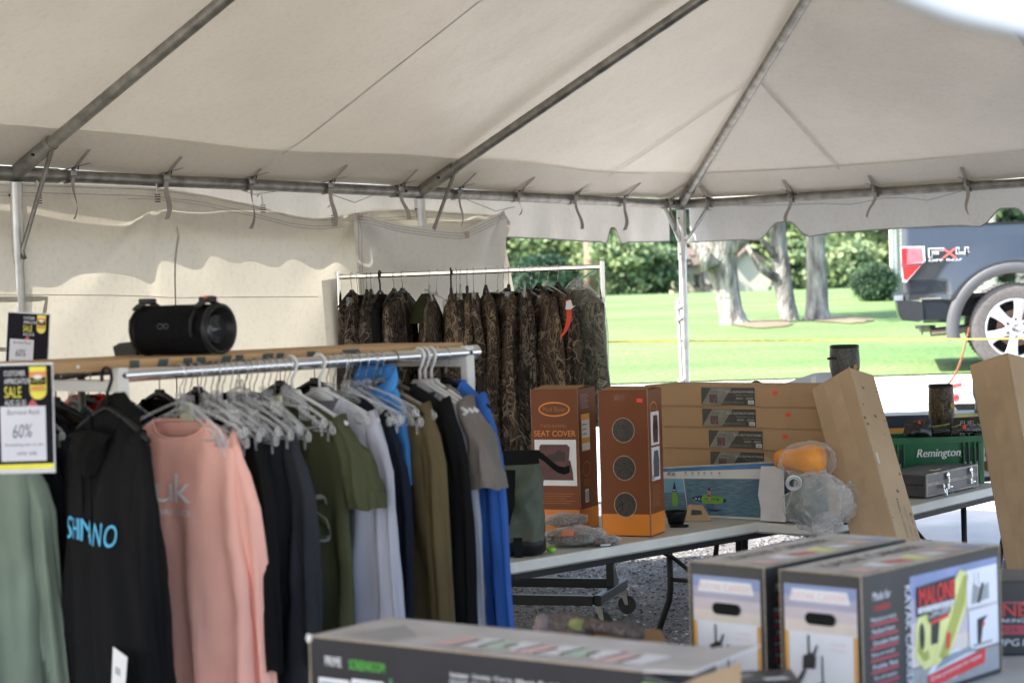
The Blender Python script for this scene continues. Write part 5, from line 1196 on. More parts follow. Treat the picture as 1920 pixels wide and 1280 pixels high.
for i, px in enumerate(hooks):
    p = cr(px); rr = random.Random(i*7+1); yj = {20: 48, 21: 34, 14: 38, 7: 24, 22: 52, 8: 20, 13: 24, 17: 28, 19: 36, 16: 20, 11: 18}.get(i, rr.uniform(14, 34) if i >= 7 else rr.uniform(-4, 16))
    big = i >= 7
    L = {0: .95, 1: .95, 2: 1.0, 3: .8, 4: .85, 5: .95, 6: .9}.get(i, .86+rr.uniform(-.06, .12)); wd = .245 if big else .175
    if i == 22: L = .72; wd = .215
    if i in (20, 21): L = 1.0; wd = .235
    nm = 'trousers' if i in (0, 1, 2, 5) else ('vest' if i == 4 else ('coat' if 'coat' in wear[i] else ('shirt' if 'shirt' in wear[i] else 'jacket')))
    def deco(root, front, z0, i=i, m=cm[i]):
        if i in (20, 14, 17):   # hood lying back
            mb = MB(); mb.loft([[V(((.07+.03*math.cos(th))*math.cos(a), .4*(.07+.03*math.cos(th))*math.sin(a)+.02, z0-.0+.035*math.sin(th)-.05*abs(math.cos(a)))) for th in np.linspace(0, 2*PI, 11)[:-1]] for a in np.linspace(-.2, PI+.2, 12)], m, cap=(True, True)); mb.build('hood', root, smooth=True, local=True)
        if i in (20, 21, 8, 19, 14):
            mb = MB(); mb.slab([(.05, front(.08, z0-.5)-.012, z0-.44), (.17, front(.1, z0-.5)-.006, z0-.44), (.17, front(.1, z0-.6)-.006, z0-.58), (.05, front(.08, z0-.6)-.012, z0-.58)], (0, .006, 0), m); mb.build('pocket', root, local=True)
            mb = MB(); mb.tube([(0, front(0, z0-.1-.06*k)-.004, z0-.1-.06*k) for k in range(int(L/.06)-1)], .004, BLACKP, 5); mb.build('zip', root, smooth=True, local=True)
        if i == 7:
            mb = MB(); mb.loft([[V((.12*math.cos(a)*q, -.075*math.sin(a)*q-.02, z0-zz)) for a in np.linspace(0, 2*PI, 21)[:-1]] for q, zz in ((.3, -.01), (.9, .05), (1.15, .10), (1.25, .15))], OLF); mb.build('lining', root, smooth=True, local=True)
    garment(p, CY+rad(yj), nm, wear[i]+' '+place[i], nm if nm != 'trousers' else 'trousers', CGRP, cm[i], W2=wd, L=L, D=.105 if big else .08, sleeve=('long' if big and i != 22 else None), seed=300+i, drop=.03 if big else .02, fold=.030, slen=.62+rr.uniform(-.04, .06), neckw=.075, flare=.04 if big else .0, deco=deco, neckdrop=.04, msl=cm[i])
    hanger(kinds[i], p, CY+rad(yj), HSH[kinds[i]]+' holding the '+HW[i], 'hangers on the rolling rack')
for px, lb in ((820, 'large clear clip hanger with arms sticking out left of the middle black hook'), (995, 'large clear clip hanger tilted above the dark camo jackets')):
    h = hanger('clip', cr(px), CY+rad(40), lb, 'loose clip hangers on the rolling rack'); h.rotation_euler.y = rad(12)
# clear garment bag on the right-most jacket, red orange strap, white clip
p = cr(1084); t = thing('garment_bag', p, 'clear plastic garment bag over the grey green camo jacket at the right end', 'garment bag', None, CY+rad(52))
mb = MB(); FB = film('bag_film', (.70, .70, .66), .03, .15, 9)
mb.loft([[V((hw*math.copysign(abs(math.cos(a))**.7, math.cos(a)), d*math.sin(a)+.02*noise.noise(V((a*2, z*6, 1))), z+.012*math.sin(3*a)*(z < -.7))) for a in np.linspace(0, 2*PI, 41)[:-1]] for hw, d, z in [(.012, .01, -.05), (.06, .04, -.085), (.15, .06, -.15), (.195, .075, -.22), (.205, .085, -.35), (.205, .085, -.5), (.21, .085, -.62), (.205, .08, -.76)]], FB); mb.build('bag_film', t, smooth=True, local=True)
STRO = mat('orange_red_strap', (.75, .06, .02), rough=.5, var=.05)
mb = MB(); pts = [(1066, 562), (1068, 580), (1068, 596), (1065, 610), (1060, 622), (1051, 633)]; w_ = [6, 6, 5.5, 5, 4, 2]
vs = []
for (x, yy), q in zip(pts, w_): a = at(x-q, yy, 9.86); b = at(x+q*.6, yy, 9.86); vs += [a, b]
mb.add(vs+[v+V((0, .006, 0)) for v in vs], [(2*i, 2*i+1, 2*i+3, 2*i+2) for i in range(5)]+[(12+2*i, 14+2*i, 15+2*i, 13+2*i) for i in range(5)]+[(2*i, 2*i+2, 14+2*i, 12+2*i) for i in range(5)], STRO)
st_ = mb.build('strap'); tag(st_, 'orange red strap with a white buckle hanging between the broad coat and the bagged jacket', 'strap')
mb = MB(); mb.slab([at(x, yy, 9.85) for x, yy in ((1062, 565), (1070, 562), (1074, 574), (1080, 572), (1070, 580), (1060, 580))], (0, -.006, 0), WHITEP); mb.build('buckle', st_)
mb = MB(); mb.tube([at(1118, 508, 10.1), at(1108, 512, 10.08), at(1098, 518, 10.05), at(1090, 520, 10.02), at(1085, 527, 10.0)], .006, mat('mint_plastic', (.30, .60, .45), rough=.4, trans=.2), 6)
tag(mb.build('cable_tie', smooth=True), 'mint green plastic cord looped from the right end of the camouflage rack rail', 'cord')
# paper sheet hung at the left end of the camo rack
mb = MB(); mb.grid(lambda u, v: at(603+28*u+16*v, 526+v*205-4*u, 10.62).lerp(at(603+28*u+16*v, 526+v*205-4*u, 10.5), .5+.5*math.sin(u*3)), 8, 12, FLAPM)
tag(mb.build('vinyl_strip', smooth=True), 'narrow grey vinyl strip hanging beside the left post of the camouflage rack', 'strip')
# ================================================================ tables
TOPM = mat('table_top_plastic', (.52, .51, .47), rough=.5, var=.06, scale=9, bump=.1, bscale=200)
TOPE = mat('table_edge_plastic', (.70, .69, .64), rough=.5, var=.07, scale=6)
def folding_table(o, d, L, Wd, label, z=.74, legs=(.25, None), group='folding tables', dark=BLACKM):
    """o: near left corner on the floor plan, d: unit direction of the long edge, width goes to the left of d"""
    n = V((-d.y, d.x, 0)); t = thing('folding_table', V((o.x, o.y, 0)), label, 'table', group)
    mb = MB(); R = .05; out = []
    for cx, cy, a0 in ((R, R, PI), (L-R, R, 1.5*PI), (L-R, Wd-R, 0), (R, Wd-R, .5*PI)):
        for k in range(6): a = a0+k*PI/10; out.append((cx+R*math.cos(a), cy+R*math.sin(a)))
    def rg(s_, zz): return [o+d*(L/2+(x-L/2)*(1-s_*2/L))+n*(Wd/2+(yy-Wd/2)*(1-s_*2/Wd))+UP*zz for x, yy in out]
    mb.loft([rg(.012, z-.045), rg(.0, z-.036), rg(0, z-.007), rg(.006, z)], TOPE); r_ = rg(.006, z); mb.add(r_, [tuple(range(len(r_)))], TOPM); r_ = rg(.012, z-.045); mb.add(r_, [tuple(reversed(range(len(r_))))], TOPE)
    mb.build('tabletop', t, smooth=True, angle=40)
    mb = MB()
    for w_ in (.035, Wd-.035): mb.rbox(o+d*.06+n*(w_-.012)+UP*(z-.072), d*(L-.12), n*.024, UP*.026, dark, .003)
    mb.build('apron_frame', t)
    for lx in legs:
        if lx is None: continue
        sg = 1 if lx < L/2 else -1; mb = MB()
        top = o+d*lx+UP*(z-.06); f = lambda a, b, zz: o+d*(lx+a)+n*b+UP*zz
        a, b = Wd*.24, Wd*.76
        pts = [f(0, a, z-.06), f(0, a, .40), f(0, a-.012, .34), f(0, a-.05, .26), f(0, .06, .10), f(0, .035, .045), f(0, .06, .016), f(0, .12, .014), f(0, Wd-.12, .014), f(0, Wd-.06, .016), f(0, Wd-.035, .045), f(0, Wd-.06, .10), f(0, b+.05, .26), f(0, b+.012, .34), f(0, b, .40), f(0, b, z-.06)]
        mb.tube(pts, .0145, dark, 12); mb.build('leg_frame', t, smooth=True)
        mb = MB(); mb.tube([f(0, a, z-.30), f(0, b, z-.30)], .010, dark, 8); mb.tube([f(0, Wd/2, z-.30), f(sg*.20, Wd/2, z-.17), f(sg*.42, Wd/2, z-.065)], .010, dark, 8)
        mb.tube([f(0, Wd/2-.02, z-.30), f(0, Wd/2+.02, z-.30)], .020, dark, 10); mb.build('leg_brace', t, smooth=True)
    return t, n
D1 = V((.7071, .7071, 0)); O1 = V((-.045, 7.055, 0))
folding_table(O1, D1, 1.86, .76, 'white topped folding table carrying the two seat cover boxes and the green bag', legs=(.04, 1.60))
D2 = V((.56, .70, 0)).normalized(); O2 = atz(1548, 985, .74); O2.z = 0
E2 = atz(1893, 905, .74); E2.z = 0; D2 = (E2-O2).normalized(); L2 = (E2-O2).length+.02
folding_table(O2, D2, L2, .76, 'grey white folding table carrying the green crate and the metal case', z=.7368, legs=(.32, L2-.16))
O3 = V((.95, 9.9, 0)); D3 = V((.98, .2, 0)).normalized()
folding_table(O3, D3, 2.2, .70, 'folding table farthest back, hidden behind the stacked brown boxes', legs=(.25, 1.95))
def prismbox(name, o, X, Y, Z, label, cat, m, group=None, bev=.003, extra=None, parent=None):
    """o near lower corner; X, Y horizontal edges, Z up"""
    t = thing(name, V(o), label, cat, group); mb = MB(); mb.rbox(o, X, Y, Z, m, bev); t_ = t
    b = mb.build('carton' if 'box' in cat or cat == 'carton' else 'shell', t)
    return t, b
# ---------------------------------------------------------------- seat cover boxes
SCB = mat('seat_box_brown', (.19, .058, .020), rough=.5, var=.10, scale=4, spec=.25); SCO = mat('seat_box_orange', (.72, .22, .02), rough=.45, var=.06, scale=6); SCI = mat('orange_ink', (.78, .27, .05), rough=.5)
SCI2 = mat('dull_orange_ink', (.42, .15, .04), rough=.5); MAROON = mat('seat_picture_maroon', (.10, .03, .03), rough=.5, var=.2, scale=30); MAROON2 = mat('seat_picture_dark', (.035, .012, .012), rough=.5)
YEL = mat('yellow_orange_ink', (.72, .36, .06), rough=.5); GREY = mat('grey_ink', (.35, .35, .36), rough=.5); DK = mat('dark_ink', (.03, .03, .035), rough=.5)
CORR = mat('worn_corrugate', (.42, .33, .24), rough=.9, var=.2, scale=80); WINF = camo('window_camo', [(.05, .045, .04), (.10, .085, .075), (.16, .13, .11), (.24, .20, .17)], 30, .38, .3)
def seatbox(cx, cy, ywd, label, kind, wd=.205, dp=.155, h=.592):
    c = atz(cx, cy, .742); a = rad(ywd); fxv = V((math.cos(a), math.sin(a), 0)); bkv = V((-math.sin(a), math.cos(a), 0))
    o = c-fxv*wd; t = thing('seat_cover_box', c, label, 'box', 'seat cover boxes'); mb = MB(); mb.rbox(o, fxv*wd, bkv*dp, UP*h, SCB, .003)
    f = Face(mb, o, fxv, UP); s_ = Face(mb, c, bkv, UP)
    f.rect(.004, .004, wd-.008, .086, SCO, 0); s_.rect(.004, .004, dp-.008, .086, SCO, 0)
    if kind == 1:
        f.ring(wd*.5, h-.083, .071, .031, .006, SCI, 0); f.text('Mud River', wd*.5-.052, h-.094, .104, .022, SCI2, 1)
        f.text('TWO-BARREL', .042, h-.160, .12, .014, SCI2, 1); f.text('SEAT COVER', .012, h-.196, wd-.024, .024, SCI, 1)
        f.rect(.012, .190, wd-.024, .192, WHITEP, 0)
        f.poly([(.035, .285), (.165, .285), (.172, .35), (.160, .362), (.04, .362), (.033, .35)], MAROON, 1); f.poly([(.022, .213), (.185, .213), (.183, .245), (.172, .296), (.03, .296)], MAROON, 2)
        f.poly([(.065, .290), (.150, .292), (.150, .33), (.118, .338), (.105, .325), (.07, .318)], MAROON2, 3)
        for i in range(5): f.rect(.020+.004*(i % 2), .155-.010*i, wd-.045-.02*(i % 3), .0022, SCI2, 0)
        s_.rect(.030, .33, .095, .155, YEL, 0); s_.rect(.034, .385, .087, .075, WHITEP, 1); s_.rect(.034, .333, .087, .030, WHITEP, 1)
        for i in range(3): s_.rect(.040, .40+.02*i, .05, .003, DK, 2)
        s_.ring(.08, .255, .043, .032, .004, SCI2, 0); s_.rect(.055, .115, .04, .055, WHITEP, 0)
        for i in range(7): s_.rect(.058, .122+.006*i, .032, .0025, DK, 1)
        for i in range(8): s_.rect(.03, .51+.008*i, .09-.01*(i % 3), .002, GREY, 0)
        for i in range(4): s_.rect(.04, .185+.008*i, .075, .002, SCI2, 0)
    else:
        for i, z in enumerate((.43, .277, .128)):
            f.ell(wd*.5, z, .047, .049, WINF, 1, 32); f.ring(wd*.5, z, .049, .051, .003, CORR, 2)
        f.rect(.068, h-.044, .05, .026, mat('box_tape_brown', (.17, .055, .02), rough=.2), 0); f.rect(wd-.046, h-.05, .026, .016, REDSTK, 1)
        s_.ring(.068, h-.08, .042, .030, .004, SCI, 0); s_.text('Mud River', .042, h-.086, .052, .012, SCI2, 1)
        for z in (.365, .222): s_.rect(.03, z, .098, .135, WHITEP, 0)
        s_.poly([(.055, .375), (.11, .375), (.115, .43), (.108, .485), (.06, .485), (.052, .43)], MAROON, 1); s_.poly([(.06, .43), (.108, .43), (.105, .46), (.065, .455)], MAROON2, 2)
        s_.poly([(.05, .235), (.115, .235), (.118, .30), (.108, .342), (.06, .342), (.048, .30)], mat('seat_picture_grey', (.09, .09, .095), rough=.5, var=.2, scale=30), 1); s_.rect(.033, .226, .02, .02, GREY, 2)
        for i in range(11): s_.rect(.03, .12+.008*i, .098-.01*(i % 3), .0022, SCI2, 0)
    mb.build('carton', t)
    mb = MB()   # worn paler edges and top flaps
    for q in (c, o): mb.tube([q+UP*(.005+h*i/14)+V((noise.noise(V((i, 1, cx)))*.0008, 0, 0)) for i in range(15)], [.0008+.0009*abs(noise.noise(V((i*.9, 3, cx)))) for i in range(15)], CORR, 5)
    mb.slab([o+UP*(h+.0005)+fxv*.01+bkv*.005, c+UP*(h+.0005)-fxv*.004+bkv*.005, c+UP*(h+.008)-fxv*.01+bkv*dp*.52, o+UP*(h+.012)+fxv*.02+bkv*dp*.5], UP*.002, CARDD)
    mb.slab([o+UP*(h+.001)+fxv*.004+bkv*dp*.99, c+UP*(h+.001)-fxv*.004+bkv*dp*.99, c+UP*(h+.010)-fxv*.03+bkv*dp*.56, o+UP*(h+.006)+fxv*.01+bkv*dp*.55], UP*.002, CARDD)
    mb.build('flap', t); return t
seatbox(1090, 996, -24, 'brown and orange seat cover carton with the seat picture, left of the pair', 1, wd=.212, dp=.205, h=.592)
seatbox(1221, 1006, -24, 'brown and orange carton with three round windows, right of the pair', 2, wd=.212, dp=.172, h=.592)
# ---------------------------------------------------------------- stacked pet barrier boxes
SL_, SR_ = at(1210, 760, 8.76), at(1532, 762, 8.16); sd_ = SR_-SL_; sd_.z = 0; sl_ = sd_.length; sd_.normalize(); sn = V((-sd_.y, sd_.x, 0))
LBD = mat('label_dark', (.045, .045, .042), rough=.35); LBG = mat('label_grey', (.20, .20, .17), rough=.35, var=.2, scale=30); LBT = mat('label_text', (.5, .5, .47), rough=.5); PIC = mat('label_picture', (.10, .06, .065), rough=.5, var=.5, scale=90)
hb = .0945; offs = [(-.02, .0), (.03, .0), (.045, 0), (.035, 0), (.03, .0), (0, 0)]
base0 = V((SL_.x, SL_.y, 0))
words = ['bottom', 'second from the bottom', 'third from the bottom', 'third from the top', 'second from the top', 'topmost']
for i in range(6):
    z = .742+i*hb; ext = [.02, .03, .045, .055, .035, 0][i]; jit = [0, .004, -.004, .004, -.002, .002][i]
    o = base0+UP*z-sn*jit-sd_*.0; L = sl_+ext; t = thing('flat_carton', o, 'long flat brown pet barrier carton, '+words[i]+' in the stack of six', 'box', 'pet barrier cartons in a stack')
    mb = MB(); mb.rbox(o, sd_*L, sn*.26, UP*(hb-.0015), CARD, .0035)
    f = Face(mb, o, sd_, UP); lx = sl_*(.345 if i > 3 else .50-.03*i if i < 2 else .385); lw = .285; ly = .006; lh = .078
    f.rect(lx, ly, lw, lh, LBD, 0); f.poly([(lx+.002, ly+.002), (lx+.105, ly+.002), (lx+.165, ly+lh-.002), (lx+.055, ly+lh-.002)], LBG, 1)
    f.rect(lx+.045, ly+.010, .042, .037, PIC, 2); f.poly([(lx+.067, ly+.012), (lx+.074, ly+.012), (lx+.071, ly+.03)], mat('label_red', (.45, .08, .08)), 3)
    f.text('BLUE RIDGE', lx+.056, ly+.055, .036, .007, LBD, 2)
    f.text('BLACK ADJUSTABLE PET BARRIER', lx+.135, ly+.052, .145, .012, LBT, 2); f.text('Adjustable height and width to fit most vehicles', lx+.185, ly+.042, .09, .004, LBT, 2)
    for q in (.185, .237): f.poly([(lx+q, ly+.026), (lx+q+.038, ly+.026), (lx+q+.042, ly+.035), (lx+q+.004, ly+.035)], LBG, 2)
    f.rect(lx+.25, ly+.006, .030, .016, WHITEP, 2)
    for q in range(6): f.rect(lx+.254+.004*q, ly+.008, .0018, .010, DK, 3)
    for q in range(2): f.rect(lx+.10, ly+.009+.006*q, .13, .002, LBG, 2)
    if i > 1: sx = {5: .655, 4: .715, 3: .70, 2: .72}[i]*sl_/.9*1.0; f.rect(sx+.03, .055, .024, .016, REDSTK, 1)
    f.rect(L-.085, .012, .05, .05, mat('old_tape_mark', (.36, .23, .12), rough=.4), 0)
    mb.build('carton', t)
    mb = MB(); 
    for zz in (.0, hb-.002): mb.tube([o+sd_*(L*k/20)+UP*zz-sn*.0004 for k in range(21)], [.0010+.0006*noise.noise(V((k, i, 5))) for k in range(21)], CARDL, 4)
    mb.build('worn_edge', t)
# ---------------------------------------------------------------- paddle board kit box
K0, K1 = atz(1232, 965, .742), atz(1545, 978, .742); K1 = V((1.255, 8.02, .742)); kd = (K1-K0); kl = kd.length; kd.normalize(); kn = V((-kd.y, kd.x, 0))
KW = mat('kit_white', (.70, .69, .66), rough=.35, var=.04); KB1 = mat('kit_sea_blue', (.10, .19, .25), rough=.3, var=.25, scale=25, stretch=(1, 1, 5)); KB2 = mat('kit_sky_blue', (.16, .36, .50), rough=.3, var=.12, scale=6); KBL = mat('kit_band_blue', (.07, .20, .42), rough=.3, var=.3, scale=8); KG = mat('kit_green', (.16, .36, .04), rough=.35); KN = mat('kit_navy', (.012, .04, .09), rough=.35)
KS = mat('kit_sand', (.36, .29, .20), rough=.4, var=.2, scale=40); SKN = mat('kit_skin', (.45, .24, .15), rough=.5)
t = thing('board_kit_box', K0, 'white and sea blue paddle board kit box with a torn open right end', 'box')
h0, h1 = .205, .262; mb = MB()
A_, B_ = K0, K0+kd*kl
vs = [A_, B_, B_+kn*.11, A_+kn*.11, A_+UP*h0, B_+UP*h1, B_+UP*h1+kn*.10, A_+UP*h0+kn*.10]
mb.add(vs, [(0, 3, 2, 1), (4, 5, 6, 7), (0, 1, 5, 4), (2, 3, 7, 6), (3, 0, 4, 7)], KW)
f = Face(mb, K0, kd, UP)
def hh(u): return h0+(h1-h0)*u/kl
sx = .055
f.poly([(0, hh(0)-.014), (kl, hh(kl)-.028), (kl, hh(kl)-.001), (0, hh(0)-.001)], KBL, 1)
f.poly([(sx-.05, .012), (sx+.105, .010), (sx+.085, .165), (sx-.05, .162)], KB2, 0); f.poly([(sx-.05, .012), (sx+.105, .010), (sx+.092, .105), (sx-.05, .10)], KB1, 1)
f.poly([(sx+.108, .010), (kl-.02, .010), (kl-.02, .183), (sx+.090, .166)], KB1, 1)
f.poly([(sx+.125, .011), (sx+.19, .011), (sx+.15, .030), (sx+.118, .034)], KS, 2)
f.text('Kit', sx+.005, .176, .040, .017, DK, 1, .25)
for k, q in enumerate((.10, .135, .165, .195, .23, .27)): f.ell(sx+q, .192+.0006*k, .006, .005, GREY, 1, 10); f.rect(sx+q-.008, .182, .017, .002, GREY, 1)
# upright board and paddling figure pictures
f.poly([(sx+.03, .045), (sx+.055, .045), (sx+.058, .085), (sx+.05, .105), (sx+.03, .105), (sx+.025, .085)], KG, 3); f.poly([(sx+.028, .106), (sx+.052, .106), (sx+.041, .153)], KN, 3); f.rect(sx+.032, .112, .017, .004, KW, 4)
bx, bz = sx+.155, .083
f.poly([(bx-.03, bz), (bx, bz-.012), (bx+.03, bz-.020), (bx+.10, bz-.022), (bx+.145, bz-.012), (bx+.148, bz-.002), (bx+.12, bz+.010), (bx+.05, bz+.016), (bx+.0, bz+.008)], KG, 3)
f.poly([(bx-.03, bz), (bx, bz-.012), (bx+.028, bz-.019), (bx+.020, bz-.004), (bx+.030, bz+.013), (bx, bz+.008)], KN, 4); f.poly([(bx-.012, bz-.003), (bx-.002, bz+.002), (bx+.0, bz-.006)], KW, 5); f.poly([(bx+.006, bz-.004), (bx+.014, bz+.002), (bx+.016, bz-.008)], KW, 5)
f.rect(bx+.035, bz-.003, .075, .002, KN, 5); f.ring(bx+.105, bz-.003, .007, .005, .002, KN, 5); f.poly([(bx+.13, bz-.016), (bx+.145, bz-.012), (bx+.148, bz-.002), (bx+.135, bz+.004)], KN, 4)
f.poly([(bx+.060, bz-.008), (bx+.068, bz-.008), (bx+.072, bz+.016), (bx+.069, bz+.034), (bx+.057, bz+.034), (bx+.058, bz+.014)], SKN, 6); f.ell(bx+.064, bz+.041, .005, .0065, mat('hair_brown', (.03, .015, .012)), 7, 12); f.poly([(bx+.055, bz+.010), (bx+.071, bz+.010), (bx+.070, bz+.016), (bx+.057, bz+.016)], KN, 7)
for q in (.055, .078): f.ring(bx+q, bz-.032, .007, .010, .002, KN, 3, 12)
f.poly([(bx+.05, bz-.045), (bx+.13, bz-.048), (bx+.10, bz-.055), (bx+.06, bz-.055)], KN, 3)
mb.build('carton', t)
mb = MB(); e0 = B_-kd*.262
fl = [e0-kn*.012+UP*.0, e0+kd*.145-kn*.055+UP*.004, e0+kd*.138-kn*.050+UP*.125, e0+kd*.142-kn*.053+UP*.238, e0+kd*.01-kn*.012+UP*.232, e0-kd*.003-kn*.008+UP*.16, e0-kd*.006-kn*.016+UP*.11, e0+kd*.002-kn*.010+UP*.05]
mb.slab(fl, -kn*.004, mat('torn_white_liner', (.76, .75, .78), rough=.85, var=.06, scale=10, bump=.2, bscale=60)); mb.build('end_flap', t)
mb = MB(); rr = random.Random(2); top = [(x, h1-.03+.012*rr.random()-.02*abs(x)) for x in np.linspace(0, .18, 14)]
mb.slab([e0+kd*x+kn*.03+UP*(zz+.028) for x, zz in top]+[e0+kd*.18+kn*.03+UP*.10, e0+kn*.03+UP*.10], kn*.004, CARDL); mb.build('torn_lid', t)
# ---------------------------------------------------------------- crumpled plastic bags
def blob(mb, c, r, m, amp=.25, fr=3, seed=0, n=44, sq=.9, sharp=1.0):
    rg = []
    for i in range(n+1):
        ph = PI*i/n; ring = []
        for k in range(n):
            th = 2*PI*k/n; d = V((math.sin(ph)*math.cos(th), math.sin(ph)*math.sin(th), math.cos(ph)))
            nz = noise.noise(d*fr+V((seed, 0, 0)))+.5*noise.noise(d*fr*2.3+V((0, seed, 0)))
            rid = (1-abs(noise.noise(d*fr*1.6+V((0, 0, seed))))*2.4)*sharp*.4
            q = 1+amp*(nz+rid-.2); p = c+V((d.x*r[0], d.y*r[1], d.z*r[2]))*q; ring.append(p)
        rg.append(ring)
    mb.loft(rg, m)
ORG = mat('orange_foam', (.80, .30, .03), rough=.45, var=.12, scale=14); BAG = film('crumpled_bag_film', (.83, .83, .83), .07, .06, 11); GPK = mat('grey_green_pack', (.17, .19, .17), rough=.6, var=.3, scale=10)
c = at(1500, 862, 7.98); t = thing('orange_bundle', V((c.x, c.y, .95)), 'rolled orange bladder in clear wrap lying on top of the torn kit box', 'bundle')
mb = MB(); ax = kd
prf = [(.012, -.115), (.038, -.108), (.048, -.08), (.052, -.03), (.064, .02), (.072, .05), (.070, .085), (.055, .105), (.022, .112)]
rg = []
for r, hh_ in prf: rg.append([c+ax*hh_+(kn*math.cos(a)*.8+UP*math.sin(a)*.9)*r*(1+.10*noise.noise(V((a, hh_*20, 2)))) for a in np.linspace(0, 2*PI, 29)[:-1]])
mb.loft(rg, ORG, cap=(True, True)); mb.build('roll', t, smooth=True)
mb = MB(); blob(mb, c+ax*.035+V((0, 0, .0)), (.125, .075, .080), film('wrap_film', (.9, .85, .8), .03, .08, 12), .16, 2.0, 3, sharp=.4); mb.build('wrap', t, smooth=True)
c = at(1532, 935, 7.86); t = thing('plastic_bag', V((c.x, c.y, .74)), 'big crumpled clear plastic bag of grey gear drooping over the table end', 'bag')
mb = MB(); blob(mb, c+V((-.03, .03, -.01)), (.075, .06, .095), GPK, .25, 2, 5); mb.lathe([(.03, -.01), (.034, 0), (.03, .01), (.02, .01), (.02, -.01)], WHITEP, 20, at(1488, 905, 7.80), (0, 1, .2), cap=(False, False)); mb.build('contents', t, smooth=True)
mb = MB(); blob(mb, c+V((0, 0, -.01)), (.135, .085, .120), BAG, .20, 1.5, 8, 60, sharp=.3); blob(mb, c+V((.03, -.02, -.015)), (.120, .085, .105), BAG, .26, 1.7, 48, 60, sharp=.3); blob(mb, at(1594, 935, 7.86), (.042, .035, .075), BAG, .35, 1.6, 18, 30, sharp=.5); blob(mb, at(1545, 985, 7.82), (.045, .035, .055), BAG, .35, 1.6, 28, 30, sharp=.5); mb.build('bag_film', t, smooth=True)
c = at(1592, 962, 7.92); t = thing('strap_pouch', V(c), 'small dark navy pouch caught at the right of the clear bag', 'pouch'); mb = MB(); blob(mb, c, (.035, .03, .045), NAVY, .3, 3, 4, 24); mb.build('pouch_cloth', t, smooth=True)
# ---------------------------------------------------------------- green dry bag
GB = mat('bag_green_cloth', (.075, .09, .06), rough=.6, var=.12, scale=7, bump=.4, bscale=25)
c = atz(974, 1042, .742); c = V((c.x, c.y+.06, .742)); t = thing('roll_top_bag', c, 'green and black roll top dry bag standing at the left end of the table', 'bag')
def bagring(r1, r2, z, nn=40, am=.006): return [c+V((r1*math.copysign(abs(math.cos(a))**.85, math.cos(a))+am*noise.noise(V((a*2, z*18, 3))), r2*math.sin(a)+am*1.5*noise.noise(V((a*2, z*14, 7))), z)) for a in np.linspace(0, 2*PI, nn+1)[:-1]]
mb = MB(); mb.loft([bagring(.100, .088, z, am=.014*(.3+z*2)) if False else bagring(.100-.02*max(0, (z-.28)/.1), .088-.03*max(0, (z-.26)/.1), z, am=.012+.02*z) for z in np.linspace(.055, .345, 20)], GB); mb.build('bag_body', t, smooth=True)
mb = MB(); mb.loft([bagring(.085, .07, 0), bagring(.101, .089, .012), bagring(.103, .091, .05), bagring(.1005, .0885, .058)], BLACKP, cap=(True, False)); mb.build('base', t, smooth=True)
mb = MB(); mb.loft([bagring(.082, .055, .33), bagring(.085, .05, .345), bagring(.088, .028, .375), bagring(.088, .016, .395), bagring(.08, .010, .392)], BLKF, cap=(False, True)); mb.build('roll_top', t, smooth=True)
mb = MB()
vs = []; sp = [(.075, -.03, .385), (.10, -.05, .372), (.13, -.065, .345), (.155, -.07, .325), (.18, -.07, .318), (.20, -.065, .325)]
for i, p in enumerate(sp): vs += [c+V(p)+UP*.014, c+V(p)-UP*.014]
mb.add(vs, [(2*i, 2*i+1, 2*i+3, 2*i+2) for i in range(5)], BLKF); mb.add([V(v)+V((0, .002, 0)) for v in vs], [(2*i, 2*i+2, 2*i+3, 2*i+1) for i in range(5)], BLKF)
mb.slab([c+V((-.045, -.094, .33)), c+V((-.005, -.094, .33)), c+V((-.012, -.099, .20)), c+V((-.035, -.099, .12)), c+V((-.06, -.097, .14))], (0, .004, 0), BLKF)
mb.slab([c+V((-.02, -.105, .0)), c+V((.012, -.105, .0)), c+V((.012, -.106, .075)), c+V((-.02, -.106, .075))], (0, .004, 0), BLKF); mb.build('strap', t, smooth=False)
# wrapped camo packs on the table
c = atz(1075, 1012, .742); 
for k, (px, py, r, dy, lb) in enumerate([(1078, 1008, (.115, .075, .034), 0, 'lower clear wrapped camo pack lying before the seat cover boxes'), (1062, 990, (.085, .06, .026), .05, 'upper clear wrapped camo pack leaning on the brown carton'), (1132, 1008, (.06, .05, .018), .02, 'small clear wrapped end piece beside the camo packs')]):
    p = atz(px, py, .742+.03); p = V((p.x, p.y+dy, .742+r[2]+(.03 if k == 1 else 0))); t = thing('wrapped_pack', V((p.x, p.y, .742)), lb, 'package', 'clear wrapped camo packs'); mb = MB()
    blob(mb, p, r, camo('pack_camo', [(.05, .04, .035), (.11, .085, .07), (.2, .16, .13), (.3, .26, .22)], 14, .9) if 'pack_camo' not in MATS else MATS['pack_camo'], .16, 2.5, 10+k, 34, sharp=.8); mb.build('camo_cloth', t, smooth=True)
    mb = MB(); blob(mb, p+UP*.004, (r[0]*1.12, r[1]*1.1, r[2]*1.15), film('pack_film', (.85, .83, .82), .05, .06, 18) if 'pack_film' not in MATS else MATS['pack_film'], .16, 2.4, 20+k, 40, sharp=.6); mb.build('wrap', t, smooth=True)
